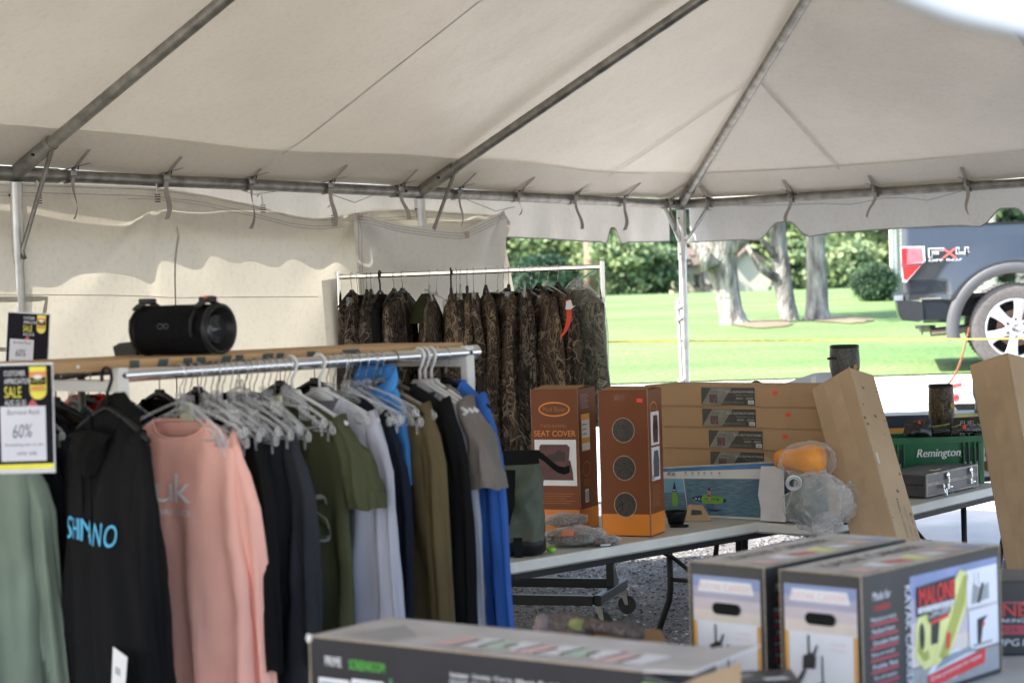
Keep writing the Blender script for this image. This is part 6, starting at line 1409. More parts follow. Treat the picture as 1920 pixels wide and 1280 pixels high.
p = atz(1062, 1000, .79); mb = MB(); mb.slab([p+V((-.025, -.07, 0)), p+V((.025, -.085, 0)), p+V((.03, -.06, .018)), p+V((-.015, -.05, .02))], (0, 0, .001), mat('orange_sticker', (.75, .22, .10), rough=.5)); tag(mb.build('paper_sticker'), 'orange paper sticker on the wrapped camo packs', 'sticker'); mb = MB(); mb.slab([p+V((.13, -.06, -.045)), p+V((.17, -.055, -.045)), p+V((.17, -.035, -.035)), p+V((.13, -.04, -.035))], (0, 0, .003), WHITEP)
tag(mb.build('paper_tag'), 'small white paper tag lying beside the wrapped camo packs', 'tag')
p = atz(1034, 1036, .742); mb = MB(); blob(mb, p+UP*.012, (.018, .014, .012), mat('lime_green_tip', (.25, .55, .05), rough=.5), .3, 3, 2, 20); tag(mb.build('lime_toy', smooth=True), 'small lime green fishing lure beside the green bag base', 'lure')
# cone visor and leaflet between seat boxes and kit box
p = atz(1268, 985, .742); mb = MB(); mb.loft([[p+V((.045*math.cos(a)*q+.02*zz, .03*math.sin(a)*q, .004+zz)) for a in np.linspace(0, 2*PI, 25)[:-1]] for q, zz in ((.7, 0), (1.0, .05), (1.05, .06), (1.0, .058))], BLACKP, cap=(True, False)); mb.slab([p+V((-.03, -.05, 0)), p+V((.04, -.06, 0)), p+V((.05, -.03, 0)), p+V((-.02, -.02, 0))], (0, 0, .008), BLACKP)
tag(mb.build('black_bowl', smooth=True), 'black curved plastic cup beside the right seat cover carton', 'cup')
p = atz(1300, 975, .742); mb = MB(); q = [p+V((-.05, -.035, .001)), p+V((.075, -.05, .001)), p+V((.045, .02, .06)), p+V((-.015, .03, .065))]; mb.slab(q, (0, .003, .001), CARDL)
mb.slab([q[0].lerp(q[2], .42)+V((0, -.006, 0)), q[1].lerp(q[3], .42)+V((0, -.006, 0)), q[1].lerp(q[2], .7)+V((-.02, -.004, 0)), q[0].lerp(q[3], .7)+V((.02, -.004, 0))], (0, .001, .0), DK); mb.slab([q[3]+V((.01, -.008, -.012)), q[3]+V((.03, -.008, -.012)), q[3]+V((.03, -.008, -.002)), q[3]+V((.01, -.008, -.002))], (0, .001, 0), REDSTK)
tag(mb.build('blister_card'), 'tan header card with a red price sticker leaning before the kit box', 'card')
# ---------------------------------------------------------------- tall leaning cartons
MUD = mat('dirt_scuff', (.16, .11, .07), rough=.9)
def leaning(top, bot, a1, w1, w2, label, seed, writing=True):
    """top, bot: the nearest long edge; a1 angle of the left face direction"""
    A_ = (top-bot); L = A_.length; A_.normalize(); l = V((math.cos(rad(a1)), math.sin(rad(a1)), 0)); l = (l-A_*l.dot(A_)).normalized(); r = A_.cross(l); r = r if r.x > 0 else -r
    t = thing('tall_carton', V((bot.x, bot.y, 0)), label, 'box', 'tall cartons leaning on the tables'); mb = MB(); mb.rbox(bot, l*w1, r*w2, A_*L, CARDL, .006); b = mb.build('carton', t)
    mb = MB(); rr = random.Random(seed)
    fl_ = Face(mb, bot+l*w1, -l, A_, .0006) if (-l).cross(A_).dot(r) < 0 else Face(mb, bot, l, A_, .0006)
    fl_.rect(w1*.33, .01, w1*.36, L-.02, mat('carton_tape', (.43, .30, .185), rough=.3, var=.12, scale=10), 0)
    mb.build('packing_tape', t)
    mb = MB(); fr = Face(mb, bot, r, A_, .0006) if r.cross(A_).dot(l) < 0 else Face(mb, bot+r*w2, -r, A_, .0006)
    sgn = 1 if r.cross(A_).dot(l) < 0 else -1
    for k in range(22):
        u, v = rr.random()*w2*.9, rr.random()*L*.97; s_ = .003+.006*rr.random(); fr.poly([(u+s_*math.cos(x)*(1+.5*rr.random()), v+s_*math.sin(x)*(.6+.8*rr.random())) for x in np.linspace(0, 5.4, 7)], MUD, 0)
    if writing:
        fr.text('Made in China  1 of 2', w2*.42, L*.60, .26, .010, DK, 1, 0, -PI/2*.985); fr.text('HDPE / steel  Qty 1', w2*.62, L*.58, .20, .009, DK, 1, 0, -PI/2*.985); fr.text('G.W. 12.5 KGS', w2*.80, L*.56, .15, .012, DK, 1, 0, -PI/2*.985)
        fr.rect(w2*.10, L*.70, .012, .05, mat('pale_label', (.62, .55, .46), rough=.6), 1)
    mb.build('marking', t)
    mb = MB(); mb.tube([bot+A_*(L*k/60)+(-l-r)*.0006 for k in range(61)], [.0018+.0014*noise.noise(V((k*.7, seed, 0))) for k in range(61)], CORR, 5); mb.build('worn_edge', t)
    return t
leaning(at(1592, 687, 8.02), at(1770, 1325, 7.30), 131, .215, .17, 'tall pale cardboard carton leaning left against the stacked boxes', 1)
leaning(at(1889, 660, 8.45), at(2010, 1300, 7.95), 134, .20, .22, 'tall cardboard carton at the right edge of the view, leaning on the table', 2, False)
# ---------------------------------------------------------------- crate and case on the right table
GRN = mat('crate_green', (.012, .13, .050), rough=.38, var=.1, scale=12)
c1 = atz(1849, 905, .742); ca = rad(4); gx = V((-math.cos(ca), -math.sin(ca), 0)); gy = V((-math.sin(ca), math.cos(ca), 0))
t = thing('plastic_crate', c1, 'green plastic crate with white lettering, full of dark packets, on the right table', 'crate'); cw, cdp, chh = .50, .34, .235
mb = MB()
def crng(e, z, w_=cw, d=cdp):
    pts = []; R = .03
    for cx, cy, a0 in ((R, R, PI), (w_-R, R, 1.5*PI), (w_-R, d-R, 0), (R, d-R, .5*PI)):
        for k in range(5): a = a0+k*PI/8; pts.append((cx+R*math.cos(a), cy+R*math.sin(a)))
    return [c1+gx*(w_/2+(x-w_/2)*(1+2*e/w_))+gy*(d/2+(y_-d/2)*(1+2*e/d))+UP*z for x, y_ in pts]
mb.loft([crng(-.022, .003), crng(-.018, .0), crng(.0, chh-.03), crng(.008, chh-.03), crng(.010, chh-.0), crng(.004, chh), crng(-.004, chh-.004), crng(-.024, .008)], GRN, cap=(True, True)); mb.build('crate_shell', t, smooth=True, angle=40)
fd_ = -gx
for q in (.055, .085, .385, .41, .44, .47):
    mb = MB(); a = c1+gx*(cw-q)-gy*.006; mb.rbox(a+UP*.05, fd_*.006, -gy*.012, UP*.155, GRN, .001); mb.build('rib', t)
mb = MB(); mb.rbox(c1-gy*.002+gx*.012, gx*.028, -gy*.014, UP*.205, GRN, .003)
mb.build('rib', t)
DG = mat('crate_opening_dark', (.015, .02, .018), rough=.6)
for q, w_ in ((.062, .02), (.39, .018), (.418, .018), (.448, .018)):
    mb = MB(); a = c1+gx*(cw-q)+UP*.06-gy*.0045; mb.slab([a, a+fd_*w_, a+fd_*w_+UP*.12-gy*.006, a+UP*.12-gy*.006], gy*.001, DG)
    mb.slab([a+UP*.01-gy*.002, a+fd_*w_*.8+UP*.01-gy*.002, a+fd_*w_*.6+UP*.05-gy*.004, a+fd_*w_*.2+UP*.05-gy*.004], gy*.0005, mat('packet_glimpse', (.35, .36, .36), rough=.4)); mb.build('side_slot', t)
mb = MB()
mb.tube([c1+gx*.012-gy*.012+UP*.11, c1+gx*.004-gy*.016+UP*.112, c1-gx*.008+gy*.03+UP*.125], .0022, WHITEP, 6); mb.tube([c1+gx*.012-gy*.012+UP*.11, c1+gx*.011-gy*.016+UP*.16, c1+gx*.010-gy*.018+UP*.175], .0022, WHITEP, 6)
mb.build('cable_tie', t)
mb = MB(); f = Face(mb, c1+gx*cw+UP*.085-gy*.0060, fd_, UP+gy*-.06, .001); f.text('Remington', .150, .042, .215, .052, WHITEP, 1, .18); f.text('Remington', .1525, .0425, .215, .052, WHITEP, 2, .18); f.ell(.375, .052, .0025, .0025, WHITEP, 1); mb.build('lettering', t)
# packets in the crate
PK = mat('packet_black', (.02, .02, .02), rough=.25, var=.3, scale=30); PKG = mat('packet_green', (.20, .30, .06), rough=.3)
zc = .742+chh
def packet(px0, px1, py0, py1, dpt, label, words_=(), m=PK, sticker=None, stripe=None, lean=.02):
    a, b = at(px0, py1, dpt), at(px1, py1, dpt); tl2, tr2 = at(px0+6, py0+4, dpt+lean), at(px1-5, py0, dpt+lean); t = thing('food_packet', a, label, 'packet', 'packets in the green crate'); mb = MB(); w_ = (b-a).length; h_ = (tl2-a).length
    def s(u, v, side):
        p = a.lerp(b, u).lerp(tl2.lerp(tr2, u), v); bul = .03*math.sin(PI*u)**.7*math.sin(PI*min(1, v*1.0))**.6+.005*noise.noise(V((u*6, v*5, px0))); return p+V((0, -bul*side, -.0))
    mb.grid(lambda u, v: s(u, v, 1), 20, 14, m); mb.grid(lambda u, v: s(1-u, v, -1), 12, 8, m); mb.build('pouch', t, smooth=True)
    mb = MB()
    for (tx, x, z, ww, h2, mm) in words_:
        vs, fs = textgeo(tx); mb.add([s(x+ww*p, z+h2*q, 1)+V((0, -.0015, 0)) for p, q in vs], fs, mm)
    if stripe: 
        nn = 14
        for x0, z0, x1, z1, wd in stripe:
            vs = []
            for k in range(nn+1): u = x0+(x1-x0)*k/nn; v = z0+(z1-z0)*k/nn; vs += [s(u, v, 1)+V((0, -.001, 0)), s(u, v+wd, 1)+V((0, -.001, 0))]
            mb.add(vs, [(2*k, 2*k+2, 2*k+3, 2*k+1) for k in range(nn)], PKG)
    if sticker: x, z = sticker; mb.add([s(x+dx, z+dz, 1)+V((0, -.003, 0)) for dx, dz in ((0, 0), (.09, 0), (.08, .2), (-.01, .18))], [(0, 1, 2, 3)], REDSTK)
    if mb.v: mb.build('print', t)
packet(1782, 1862, 779, 818, 9.62, 'black packet with pale lettering at the right in the crate', [('FUEL', .18, .58, .40, .24, GREY), ('MEDIUM HEALTH', .15, .30, .55, .10, GREY), ('BT', .2, .05, .3, .16, GREY)], stripe=[(.0, .45, .2, .62, .08), (.6, .62, .8, .4, .08)], sticker=(.24, .42))
packet(1692, 1748, 784, 818, 9.6, 'glossy black pointed packet with a red sticker at the left in the crate', [], sticker=(.5, .75), lean=.04)
packet(1735, 1790, 792, 818, 9.64, 'black packet with a pale green rim in the middle of the crate', [], stripe=[(0, .75, .9, .9, .10)])
packet(1838, 1872, 782, 815, 9.72, 'dark grey packet with a red sticker at the crate right corner', [], sticker=(.3, .35))
# metal case
CASE = mat('case_grey_panel', (.075, .075, .085), rough=.35, var=.1, scale=20); 
cR = atz(1834, 911, .742)-D2*0; cdirx = -D2; nn_ = V((-D2.y, D2.x, 0)); c0 = cR-D2*.58+nn_*.0; t = thing('metal_case', c0, 'grey aluminium edged tool case with two chrome latches, closed, on the right table', 'case')
cL, cW, cH = .58, .26, .105
mb = MB(); mb.rbox(c0+UP*.002, D2*cL, nn_*cW, UP*cH*.52, CASE, .004); mb.rbox(c0+UP*(.003+cH*.52), D2*cL, nn_*cW, UP*cH*.46, CASE, .004); mb.build('case_shell', t)
mb = MB()
for z in (.0015, cH*.47, cH*.545, cH-.006): mb.rbox(c0-nn_*.0025-D2*.001+UP*z, D2*(cL+.002), nn_*.012, UP*.008, STEEL, .002); mb.rbox(c0+D2*(cL-.008)+UP*z, D2*.011, nn_*cW, UP*.008, STEEL, .002)
for e in (0, cL-.014): mb.rbox(c0+D2*e-nn_*.0032+UP*.004, D2*.014, nn_*.01, UP*(cH-.006), STEEL, .003)
mb.rbox(c0-nn_*.002+UP*(cH-.001), D2*cL, nn_*.014, UP*.005, STEEL, .002); mb.build('edge_trim', t)
for q in (.225, .485):
    mb = MB(); a = c0+D2*q-nn_*.006
    mb.lathe([(.015, -.003), (.015, .003), (.011, .006)], CHROME, 16, a+UP*.085, -nn_); mb.rbox(a-D2*.012+UP*.02-nn_*.001, D2*.024, -nn_*.004, UP*.028, CHROME, .002); mb.rbox(a-D2*.009+UP*.05-nn_*.002, D2*.018, -nn_*.006, UP*.03, CHROME, .002)
    mb.tube([a+UP*.03-nn_*.006+D2*(.03+.012*math.sin(x))+UP*(-.028+.016*math.cos(x)) for x in np.linspace(0, 2*PI, 14)], .0011, CHROME, 5); mb.lathe([(.004, 0), (.004, .02)], CHROME, 8, a+UP*.03-nn_*.008+D2*.01, D2); mb.build('latch', t, smooth=True, angle=40)
mb = MB(); a = c0+D2*.15-nn_*.006; mb.rbox(a+UP*.03, D2*.022, -nn_*.012, UP*.02, CHROME, .003); mb.tube([a+UP*.03-nn_*.015, a-nn_*.02+UP*.012, a+D2*.018-nn_*.02-UP*.006, a+D2*.022-nn_*.016+UP*.03], .003, CHROME, 8); mb.build('handle', t, smooth=True, angle=40)
mb = MB(); a = c0+D2*.16+nn_*.03+UP*(cH+.005); 
for k, (m_, w_) in enumerate(((WHITEP, .10), (YEL, .07), (DK, .06))): mb.slab([a+D2*(.03*k)+nn_*.01*k, a+D2*(.03*k+w_)+nn_*(.01*k+.01), a+D2*(.03*k+w_)+nn_*(.01*k+.045), a+D2*.03*k+nn_*(.01*k+.03)], UP*(.001+.0006*k), m_)
tag(mb.build('paper_leaflet'), 'white and yellow paper leaflets lying on the metal case lid', 'leaflet')
# ---------------------------------------------------------------- goods on the back table
TAN = mat('tan_carton', (.55, .36, .17), rough=.8, var=.08); NVB = mat('navy_box', (.03, .04, .065), rough=.5); PALEB = mat('pale_blue_box', (.50, .55, .66), rough=.4, var=.05)
def carton_px(name, x0, x1, ytop, d, dp, label, m, ybot=None, zb=.742, extra=None, cat='box', topm=None):
    a, b = at(x0, ytop, d), at(x1, ytop, d); zt = (a.z+b.z)/2; zb_ = zb
    t = thing(name, V(((a.x+b.x)/2, d, zb_)), label, cat); mb = MB(); mb.rbox(V((a.x, d, zb_)), V((b.x-a.x, 0, 0)), V((0, dp, 0)), V((0, 0, zt-zb_)), m, .004)
    f = Face(mb, V((a.x, d, zb_)), (1, 0, 0), UP)
    if extra: extra(f, b.x-a.x, zt-zb_)
    if topm: tf = Face(mb, V((a.x, d, zt)), (1, 0, 0), (0, 1, 0)); tf.rect(.004, .004, b.x-a.x-.008, dp-.008, topm, 0)
    mb.build('carton', t); return V((a.x, d, zt)), V((b.x, d, zt))
LITTOP = mat('pale_lit_top', (.62, .60, .66), rough=.4, col2=(.45, .55, .66), scale=7)  # brightness of the lit carton top put into its colour
def nv(f, w_, h): f.rect(0.0, h-.115, w_*.5, .05, YEL, 0); f.rect(w_*.5, h-.02, w_*.45, .02, mat('pale_yellow_print', (.6, .6, .25)), 0)
carton_px('navy_carton', 1655, 1860, 777, 10.15, .30, 'navy carton with its lit top coloured pale, behind the green crate', NVB, extra=nv, topm=LITTOP)
carton_px('tan_carton', 1850, 1905, 832, 10.05, .25, 'small tan carton seen between the crate and the right leaning carton', TAN, extra=lambda f, w_, h: (f.rect(.01, h*.5, w_*.4, .003, CARDD, 0), f.ring(.04, h*.3, .02, .02, .003, CARDD, 0)))
carton_px('brown_carton', 1380, 1595, 730, 9.95, .34, 'brown carton hidden behind the top of the pet barrier stack', CARDD)
a, b, c_, d_ = at(1454, 724, 9.80), at(1560, 723, 9.75), at(1560, 697, 10.25), at(1528, 699, 10.25)
t = thing('pale_lid', a, 'pale blue white box lid slanting up behind the top flat carton', 'box'); mb = MB(); mb.slab([a, b, c_, d_], (0, 0, -.035), PALEB); mb.slab([a.lerp(d_, .62)+(b-a)*.2+UP*.002, a.lerp(d_, .78)+(b-a)*.18+UP*.002, a+(b-a)*.72+UP*.002, a+(b-a)*.62+UP*.002], (0, 0, .001), WHITEP); mb.build('lid', t)
p = at(1418, 724, 9.7); t = thing('black_mesh_ball', p, 'black woven top of a round object peeking over the stacked cartons', 'ball'); mb = MB(); blob(mb, p-UP*.02, (.042, .04, .042), BLACKP, .05, 4, 3, 24)
for k in range(9): mb.tube([p-UP*.02+V((.044*math.cos(x)*math.cos(k*.35), .044*math.cos(x)*math.sin(k*.35), .044*math.sin(x)*1.05)) for x in np.linspace(0, PI, 14)], .003, BLKF, 5)
mb.build('woven_cover', t, smooth=True)
# boots
BCM = camo('boot_camo', [(.012, .010, .008), (.035, .026, .018), (.07, .05, .035), (.12, .085, .05), (.2, .15, .09)], 22, .9, .5); SOLE = mat('boot_sole', (.03, .028, .026), rough=.7)
def boot(px, ptop, d, w_px, h, label, m, turn=0, topm=BLACKP, logo=None, tall=True, support=None, laces=False):
    top = at(px, ptop, d); r = w_px/2*d/F; b = V((top.x, top.y, top.z-h)); t = thing('boot', b, label, 'boot', 'boots on the back table', turn)
    mb = MB(); rg = []
    for i in range(16):
        z = h*i/15; q = 1+.10*math.sin(PI*(z/h))-.12*max(0, 1-abs(z/h-.28)/.2); fwd = .10*max(0, 1-z/(.30*h))**.6 if h > .2 else .05*max(0, 1-z/(.4*h))
        ring = []
        for k in range(28):
            a = 2*PI*k/28; x = r*q*math.cos(a)*(.9+.1*(z/h)); y = r*q*1.15*math.sin(a); 
            if y < 0: y -= fwd*abs(math.sin(a))
            ring.append(V((x+.002*noise.noise(V((a*2, z*30, px))), y, z+.012)))
        rg.append(ring)
    mb.loft(rg, m, cap=(True, False)); mb.loft([rg[-1], [p*1 for p in rg[-1]]], m) if False else None
    mb.build('boot_shaft', t, smooth=True, local=True)
    mb = MB(); mb.loft([[V((p.x*1.03, p.y*1.03, h+.004)) for p in rg[-1]], [V((p.x*1.05, p.y*1.05, h+.014)) for p in rg[-1]], [V((p.x*.95, p.y*.95, h+.022)) for p in rg[-1]], [V((p.x*.9, p.y*.9, h-.05)) for p in rg[-1]]], topm); mb.build('cuff', t, smooth=True, local=True)
    mb = MB(); mb.loft([[V((p.x*1.06, p.y*1.05, zz)) for p in rg[0]] for zz in (0, .022)], SOLE, cap=(True, True)); mb.build('sole', t, smooth=True, angle=40, local=True)
    if logo:
        mb = MB(); f = Face(mb, V((logo[0]*r, -r*1.28-.006, logo[1]*h)), (1, 0, 0), UP, .001); f.ell(0, 0, .014, .016, mat('boot_logo', (.40, .24, .04), rough=.5), 0, 6)
        mb.build('logo', t, local=True) if len(logo) > 2 else None
        if len(logo) > 2: mb = MB(); f = Face(mb, V((logo[0]*r, -r*1.28-.006, logo[1]*h)), (1, 0, 0), UP, .001)
        if len(logo) > 2: f.text(logo[2], -.05, -.045, .055, .009, mat('boot_text', (.30, .20, .04), rough=.5), 1, 0, PI/2)
        mb.build('lettering' if len(logo) > 2 else 'logo', t, local=True)
    if laces:
        mb = MB()
        for k in range(8): z = h*(.3+.08*k); mb.tube([(-.02, -r*1.2, z), (0, -r*1.33, z+.008), (.02, -r*1.2, z+.014)], .002, mat('lace', (.35, .3, .25)), 5); mb.lathe([(.004, 0), (.004, .003)], STEEL, 8, (-.022, -r*1.2, z), (0, -1, 0)); mb.lathe([(.004, 0), (.004, .003)], STEEL, 8, (.022, -r*1.2, z+.014), (0, -1, 0))
        mb.build('lace', t, smooth=True, local=True)
    return t
GB_ = camo('boot_grey_camo', [(.02, .02, .018), (.05, .05, .045), (.09, .09, .08), (.16, .16, .15)], 30, .9, .5)
zt1 = at(1583, 730, 9.95).z
boot(1583, 654, 10.1, 50, at(1583, 654, 10.1).z-zt1, 'grey camo boot with a black cuff standing behind the tall leaning carton', GB_, .5, logo=(-.1, .55))
mb = MB(); q = at(1562, 672, 10.03); mb.rbox(q-V((.03, .0, .006)), V((.05, 0, 0)), V((0, .01, 0)), V((0, 0, .012)), BLACKP, .002); tag(mb.build('boot_strap'), 'black buckle strap on the side of the grey camo boot', 'strap')
zt2 = .742+.03
boot(1764, 728, 9.78, 44, .30, 'dark brown camo rubber boot standing behind the crate, upright', BCM, .25, logo=(.35, .72, 'SAVAGE'))
zt3 = at(1850, 777, 10.2).z
boot(1850, 702, 10.22, 50, at(1850, 702, 10.22).z-zt3, 'brown laced hiking boot on the navy carton by the right leaning carton', mat('brown_leather', (.10, .065, .045), rough=.6, var=.3, scale=30), 0, topm=mat('boot_collar', (.05, .035, .03)), laces=True)
p = atz(1764, 860, .742); mb = MB(); q = at(1764, 728, 9.78); mb.rbox(V((q.x-.09, 9.72, .742)), V((.18, 0, 0)), V((0, .28, 0)), V((0, 0, max(.02, q.z-.30-.742))), CARDD, .003); tag(mb.build('low_carton'), 'low brown carton under the dark camo boot behind the crate', 'box')
# ================================================================ foreground table and boxes
OF = V((-.50, 3.1, 0)); folding_table(OF, V((1, 0, 0)), 2.25, 1.95, 'white foreground table under the kayak carrier boxes and the long black box', legs=(.3, 2.3))
MK = mat('carrier_black', (.035, .036, .038), rough=.4, var=.15, scale=10); MKT = mat('carrier_top_print', (.60, .58, .56), rough=.35, col2=(.34, .31, .30), scale=5); WH = mat('glossy_white_print', (.78, .79, .84), rough=.3, var=.03)
GR1 = mat('dusk_blue_print', (.25, .31, .52), rough=.35, var=.08, scale=3); GR2 = mat('dusk_peach_print', (.66, .48, .42), rough=.35, var=.08, scale=3); REDP = mat('carrier_red_print', (.72, .05, .05), rough=.35); PALER = mat('pale_red_print', (.75, .50, .50), rough=.4)
YK = mat('kayak_yellow_print', (.76, .76, .30), rough=.35, var=.1, scale=8); YK2 = mat('kayak_shadow_print', (.42, .44, .10), rough=.35); SKY = mat('car_glass_print', (.30, .34, .40), rough=.3); LR = mat('dull_red_line', (.45, .06, .09), rough=.4); DKHOLE = mat('handle_hole', (.004, .004, .004), rough=1)
GRAD = [mat('dusk_%d' % 0, (.24, .30, .52), rough=.35), mat('dusk_mid', (.40, .38, .50), rough=.35), mat('dusk_pink', (.60, .52, .56), rough=.35), mat('dusk_orange', (.72, .62, .56), rough=.35)]
MX = V((math.cos(rad(47)), math.sin(rad(47)), 0)); MY = V((-MX.y, MX.x, 0)); mw, ml, mh = .222, .63, .318
def carrier(c, label, side=True):
    o = c+MY*mw   # front face spans from o (left) to c (right)
    t = thing('carrier_box', V((c.x, c.y, .742)), label, 'box', 'kayak carrier boxes'); b = V((c.x, c.y, .742)); h = mh; mb = MB()
    mb.rbox(b, MX*ml, MY*mw, UP*h, MK, .004)
    f = Face(mb, b+MY*mw, -MY, UP, .0009)
    f.rect(.012, .0, mw-.024, h-.030, WH, 0); 
    for k, m_ in enumerate(GRAD): f.rect(.012, h-.030-.027*(k+1)-(.0 if k < 3 else 0), mw-.024, .027, m_, 1)
    f.rect(.012, 0, .010, h-.14, YEL, 2); f.rect(mw-.022, 0, .010, h-.14, YEL, 2)
    f.poly([(.028, h-.068), (mw-.028, h-.068), (mw-.036, h-.040), (.036, h-.040)], WH, 3); f.text('KAYAK CARRIER', .036, h-.064, mw-.072, .018, PALER, 4)
    # hand hole
    pts = [(mw/2-.026+.014*math.cos(a), h-.106+.014*math.sin(a)) for a in np.linspace(PI/2, 1.5*PI, 9)]+[(mw/2+.030+.014*math.cos(a), h-.106+.014*math.sin(a)) for a in np.linspace(-PI/2, PI/2, 9)]
    f.poly(pts, DKHOLE, 5)
    # line drawing of the carrier hardware
    f.rect(.075, h-.215, .005, .07, DK, 3); f.poly([(.060, h-.225), (.095, h-.222), (.098, h-.195), (.085, h-.185), (.062, h-.195)], DK, 4); f.poly([(.045, h-.25), (.065, h-.222), (.070, h-.228), (.052, h-.262)], DK, 4); f.poly([(.088, h-.19), (.100, h-.165), (.103, h-.168), (.094, h-.195)], DK, 4)
    f.rect(.112, h-.26, .004, .07, DK, 3); f.poly([(.094, h-.282), (.130, h-.285), (.135, h-.262), (.118, h-.252), (.098, h-.256)], DK, 4); f.poly([(.13, h-.275), (.165, h-.268), (.168, h-.272), (.132, h-.286)], DK, 4)
    f.text('Ajustable', .140, h-.165, .04, .007, PALER, 3); f.text('Rack mount', .138, h-.177, .045, .006, PALER, 3); f.text('Easy load', .140, h-.31, .04, .007, PALER, 3)
    # top face
    tp_ = Face(mb, b+UP*h, MX, MY, .0009); tp_.rect(.006, .006, ml-.012, mw-.012, MKT, 0)
    for k in range(7): tp_.poly([(.05+.08*k, .02+.02*(k % 3)), (.11+.08*k, .02), (.12+.08*k, .07+.03*(k % 2)), (.06+.08*k, .09)], [PALER, WH, REDP, YK, WH, GR2, GR1][k], 1)
    tp_.text('KAYAK CARRIER', .08, .13, .42, .05, DK, 1)
    if side:
        s = Face(mb, b, MX, UP, .0009)
        s.text('Made for', .045, h-.062, .075, .020, WH, 1); s.text('crossbars', .048, h-.086, .068, .018, REDP, 1)
        for k in range(7):
            z = h-.110-.027*k; s.text(['Mounts to most', 'Padded foam', 'Durable finish', 'Easy to install', 'Folds flat', 'Fits all kayaks', 'Two per box'][k], .035+.004*(k % 3), z, .105-.01*(k % 2), .0105, WH, 1); s.rect(.030, z-.010, .118, .0065, LR, 1)
        s.text('KAYAK CARRIER', .180, h-.045, h-.08, .024, WH, 2, 0, -PI/2)
        px0 = .205; pw = ml-px0-.015
        for k, m_ in enumerate(GRAD): s.rect(px0, h-.035-.055*(k+1)+.008, pw, .055, m_, 0)
        s.rect(px0, .012, pw, .065, GREY, 0); s.poly([(px0+.02, .020), (px0+.20, .025), (px0+.30, .07), (px0+.2, .095), (px0+.10, .075)], WH, 1)
        # yellow kayaks
        s.poly([(px0+.015, .10), (px0+.055, .065), (px0+.10, .07), (px0+.13, .12), (px0+.13, .20), (px0+.10, .245), (px0+.06, .235), (px0+.02, .17)], YK, 1)
        s.poly([(px0+.10, .07), (px0+.15, .06), (px0+.20, .12), (px0+.255, .19), (px0+.27, .27), (px0+.225, .28), (px0+.16, .22), (px0+.12, .15)], YK, 2)
        s.poly([(px0+.118, .085), (px0+.150, .075), (px0+.195, .13), (px0+.245, .20), (px0+.262, .265), (px0+.240, .262), (px0+.19, .19), (px0+.145, .12)], YK2, 3)
        s.poly([(px0+.025, .115), (px0+.055, .085), (px0+.075, .09), (px0+.07, .11), (px0+.05, .105), (px0+.034, .14)], YK2, 3); s.poly([(px0+.10, .058), (px0+.24, .075), (px0+.30, .075), (px0+.26, .088), (px0+.14, .082)], SKY, 3)
        for q in range(5): s.poly([(px0+.03+.05*q, .028+.004*q), (px0+.06+.05*q, .026+.004*q), (px0+.07+.05*q, .05), (px0+.035+.05*q, .055)], [GREY, WH, SKY, WH, GREY][q], 2)
        s.poly([(px0+.15, .10), (px0+.165, .10), (px0+.175, .135), (px0+.155, .14)], REDP, 4)
        s.ell(px0+.045, .145, .011, .032, DK, 3); s.poly([(px0+.085, .12), (px0+.115, .12), (px0+.125, .17), (px0+.09, .175)], DK, 3); s.poly([(px0+.10, .21), (px0+.14, .21), (px0+.13, .245), (px0+.105, .24)], mat('figure_green', (.12, .25, .05)), 3)
        s.poly([(px0+.022, h-.125), (px0+.195, h-.118), (px0+.200, h-.048), (px0+.025, h-.055)], DK, 4); s.text('MALONE', px0+.030, h-.102, .165, .044, REDP, 6, 0, .02); s.text('MALONE', px0+.0325, h-.102, .165, .044, REDP, 7, 0, .02); s.rect(px0+.027, h-.117, .165, .013, WH, 5); s.text('GET TO THE FUN', px0+.035, h-.1155, .15, .009, GREY, 6)
        s.poly([(px0+.075, .175), (px0+.175, .185), (px0+.175, .212), (px0+.075, .202)], DK, 4); s.text('DownLoader', px0+.078, .183, .092, .020, WH, 5, .1, .05); s.poly([(px0+.085, .168), (px0+.165, .176), (px0+.165, .184), (px0+.085, .177)], REDP, 5)
        s.rect(px0+.255, .182, pw-.262, h-.225, WH, 3); s.rect(px0+.262, .080, pw-.270, .095, WH, 3)
        s.poly([(px0+.275, .19), (px0+.36, .195), (px0+.36, .235), (px0+.32, .225), (px0+.285, .24)], GREY, 4); s.poly([(px0+.30, .19), (px0+.315, .19), (px0+.335, .235), (px0+.325, .237)], DK, 5)
        s.poly([(px0+.30, .09), (px0+.315, .09), (px0+.33, .14), (px0+.35, .155), (px0+.30, .15)], DK, 4); s.rect(px0+.28, .085, .09, .006, GREY, 4); s.ell(px0+.328, .135, .007, .005, REDP, 5)
        for q in (.29, .31): s.rect(px0+q, .235, .002, .03, GREY, 4)
        s.poly([(px0+.06, .018), (px0+.33, .040), (px0+.335, .075), (px0+.065, .050)], REDP, 5); s.text('Great protection for kayaks', px0+.075, .031, .24, .015, WH, 6, 0, .09)
    mb.build('carton', t)
    mb = MB()
    for q, dr, L in ((b, UP, h), (b+MY*mw, UP, h), (b+UP*h, MX, ml), (b+UP*h, MY, mw), (b+MX*ml, UP, h)):
        mb.tube([q+dr*(L*k/16) for k in range(17)], [.0016+.0008*noise.noise(V((k, q.x*9, 1))) for k in range(17)], CORR, 5)
    mb.build('worn_edge', t)
cN = atz(1614, 1080, .742+mh)
carrier(V((cN.x, cN.y, 0)), 'kayak carrier box with the printed long side facing the camera, right of the two')
cM = V((cN.x, cN.y, 0))+MY*(mw+.045)-MX*.0
carrier(cM, 'kayak carrier box showing its hand hole end, left of the two', True)
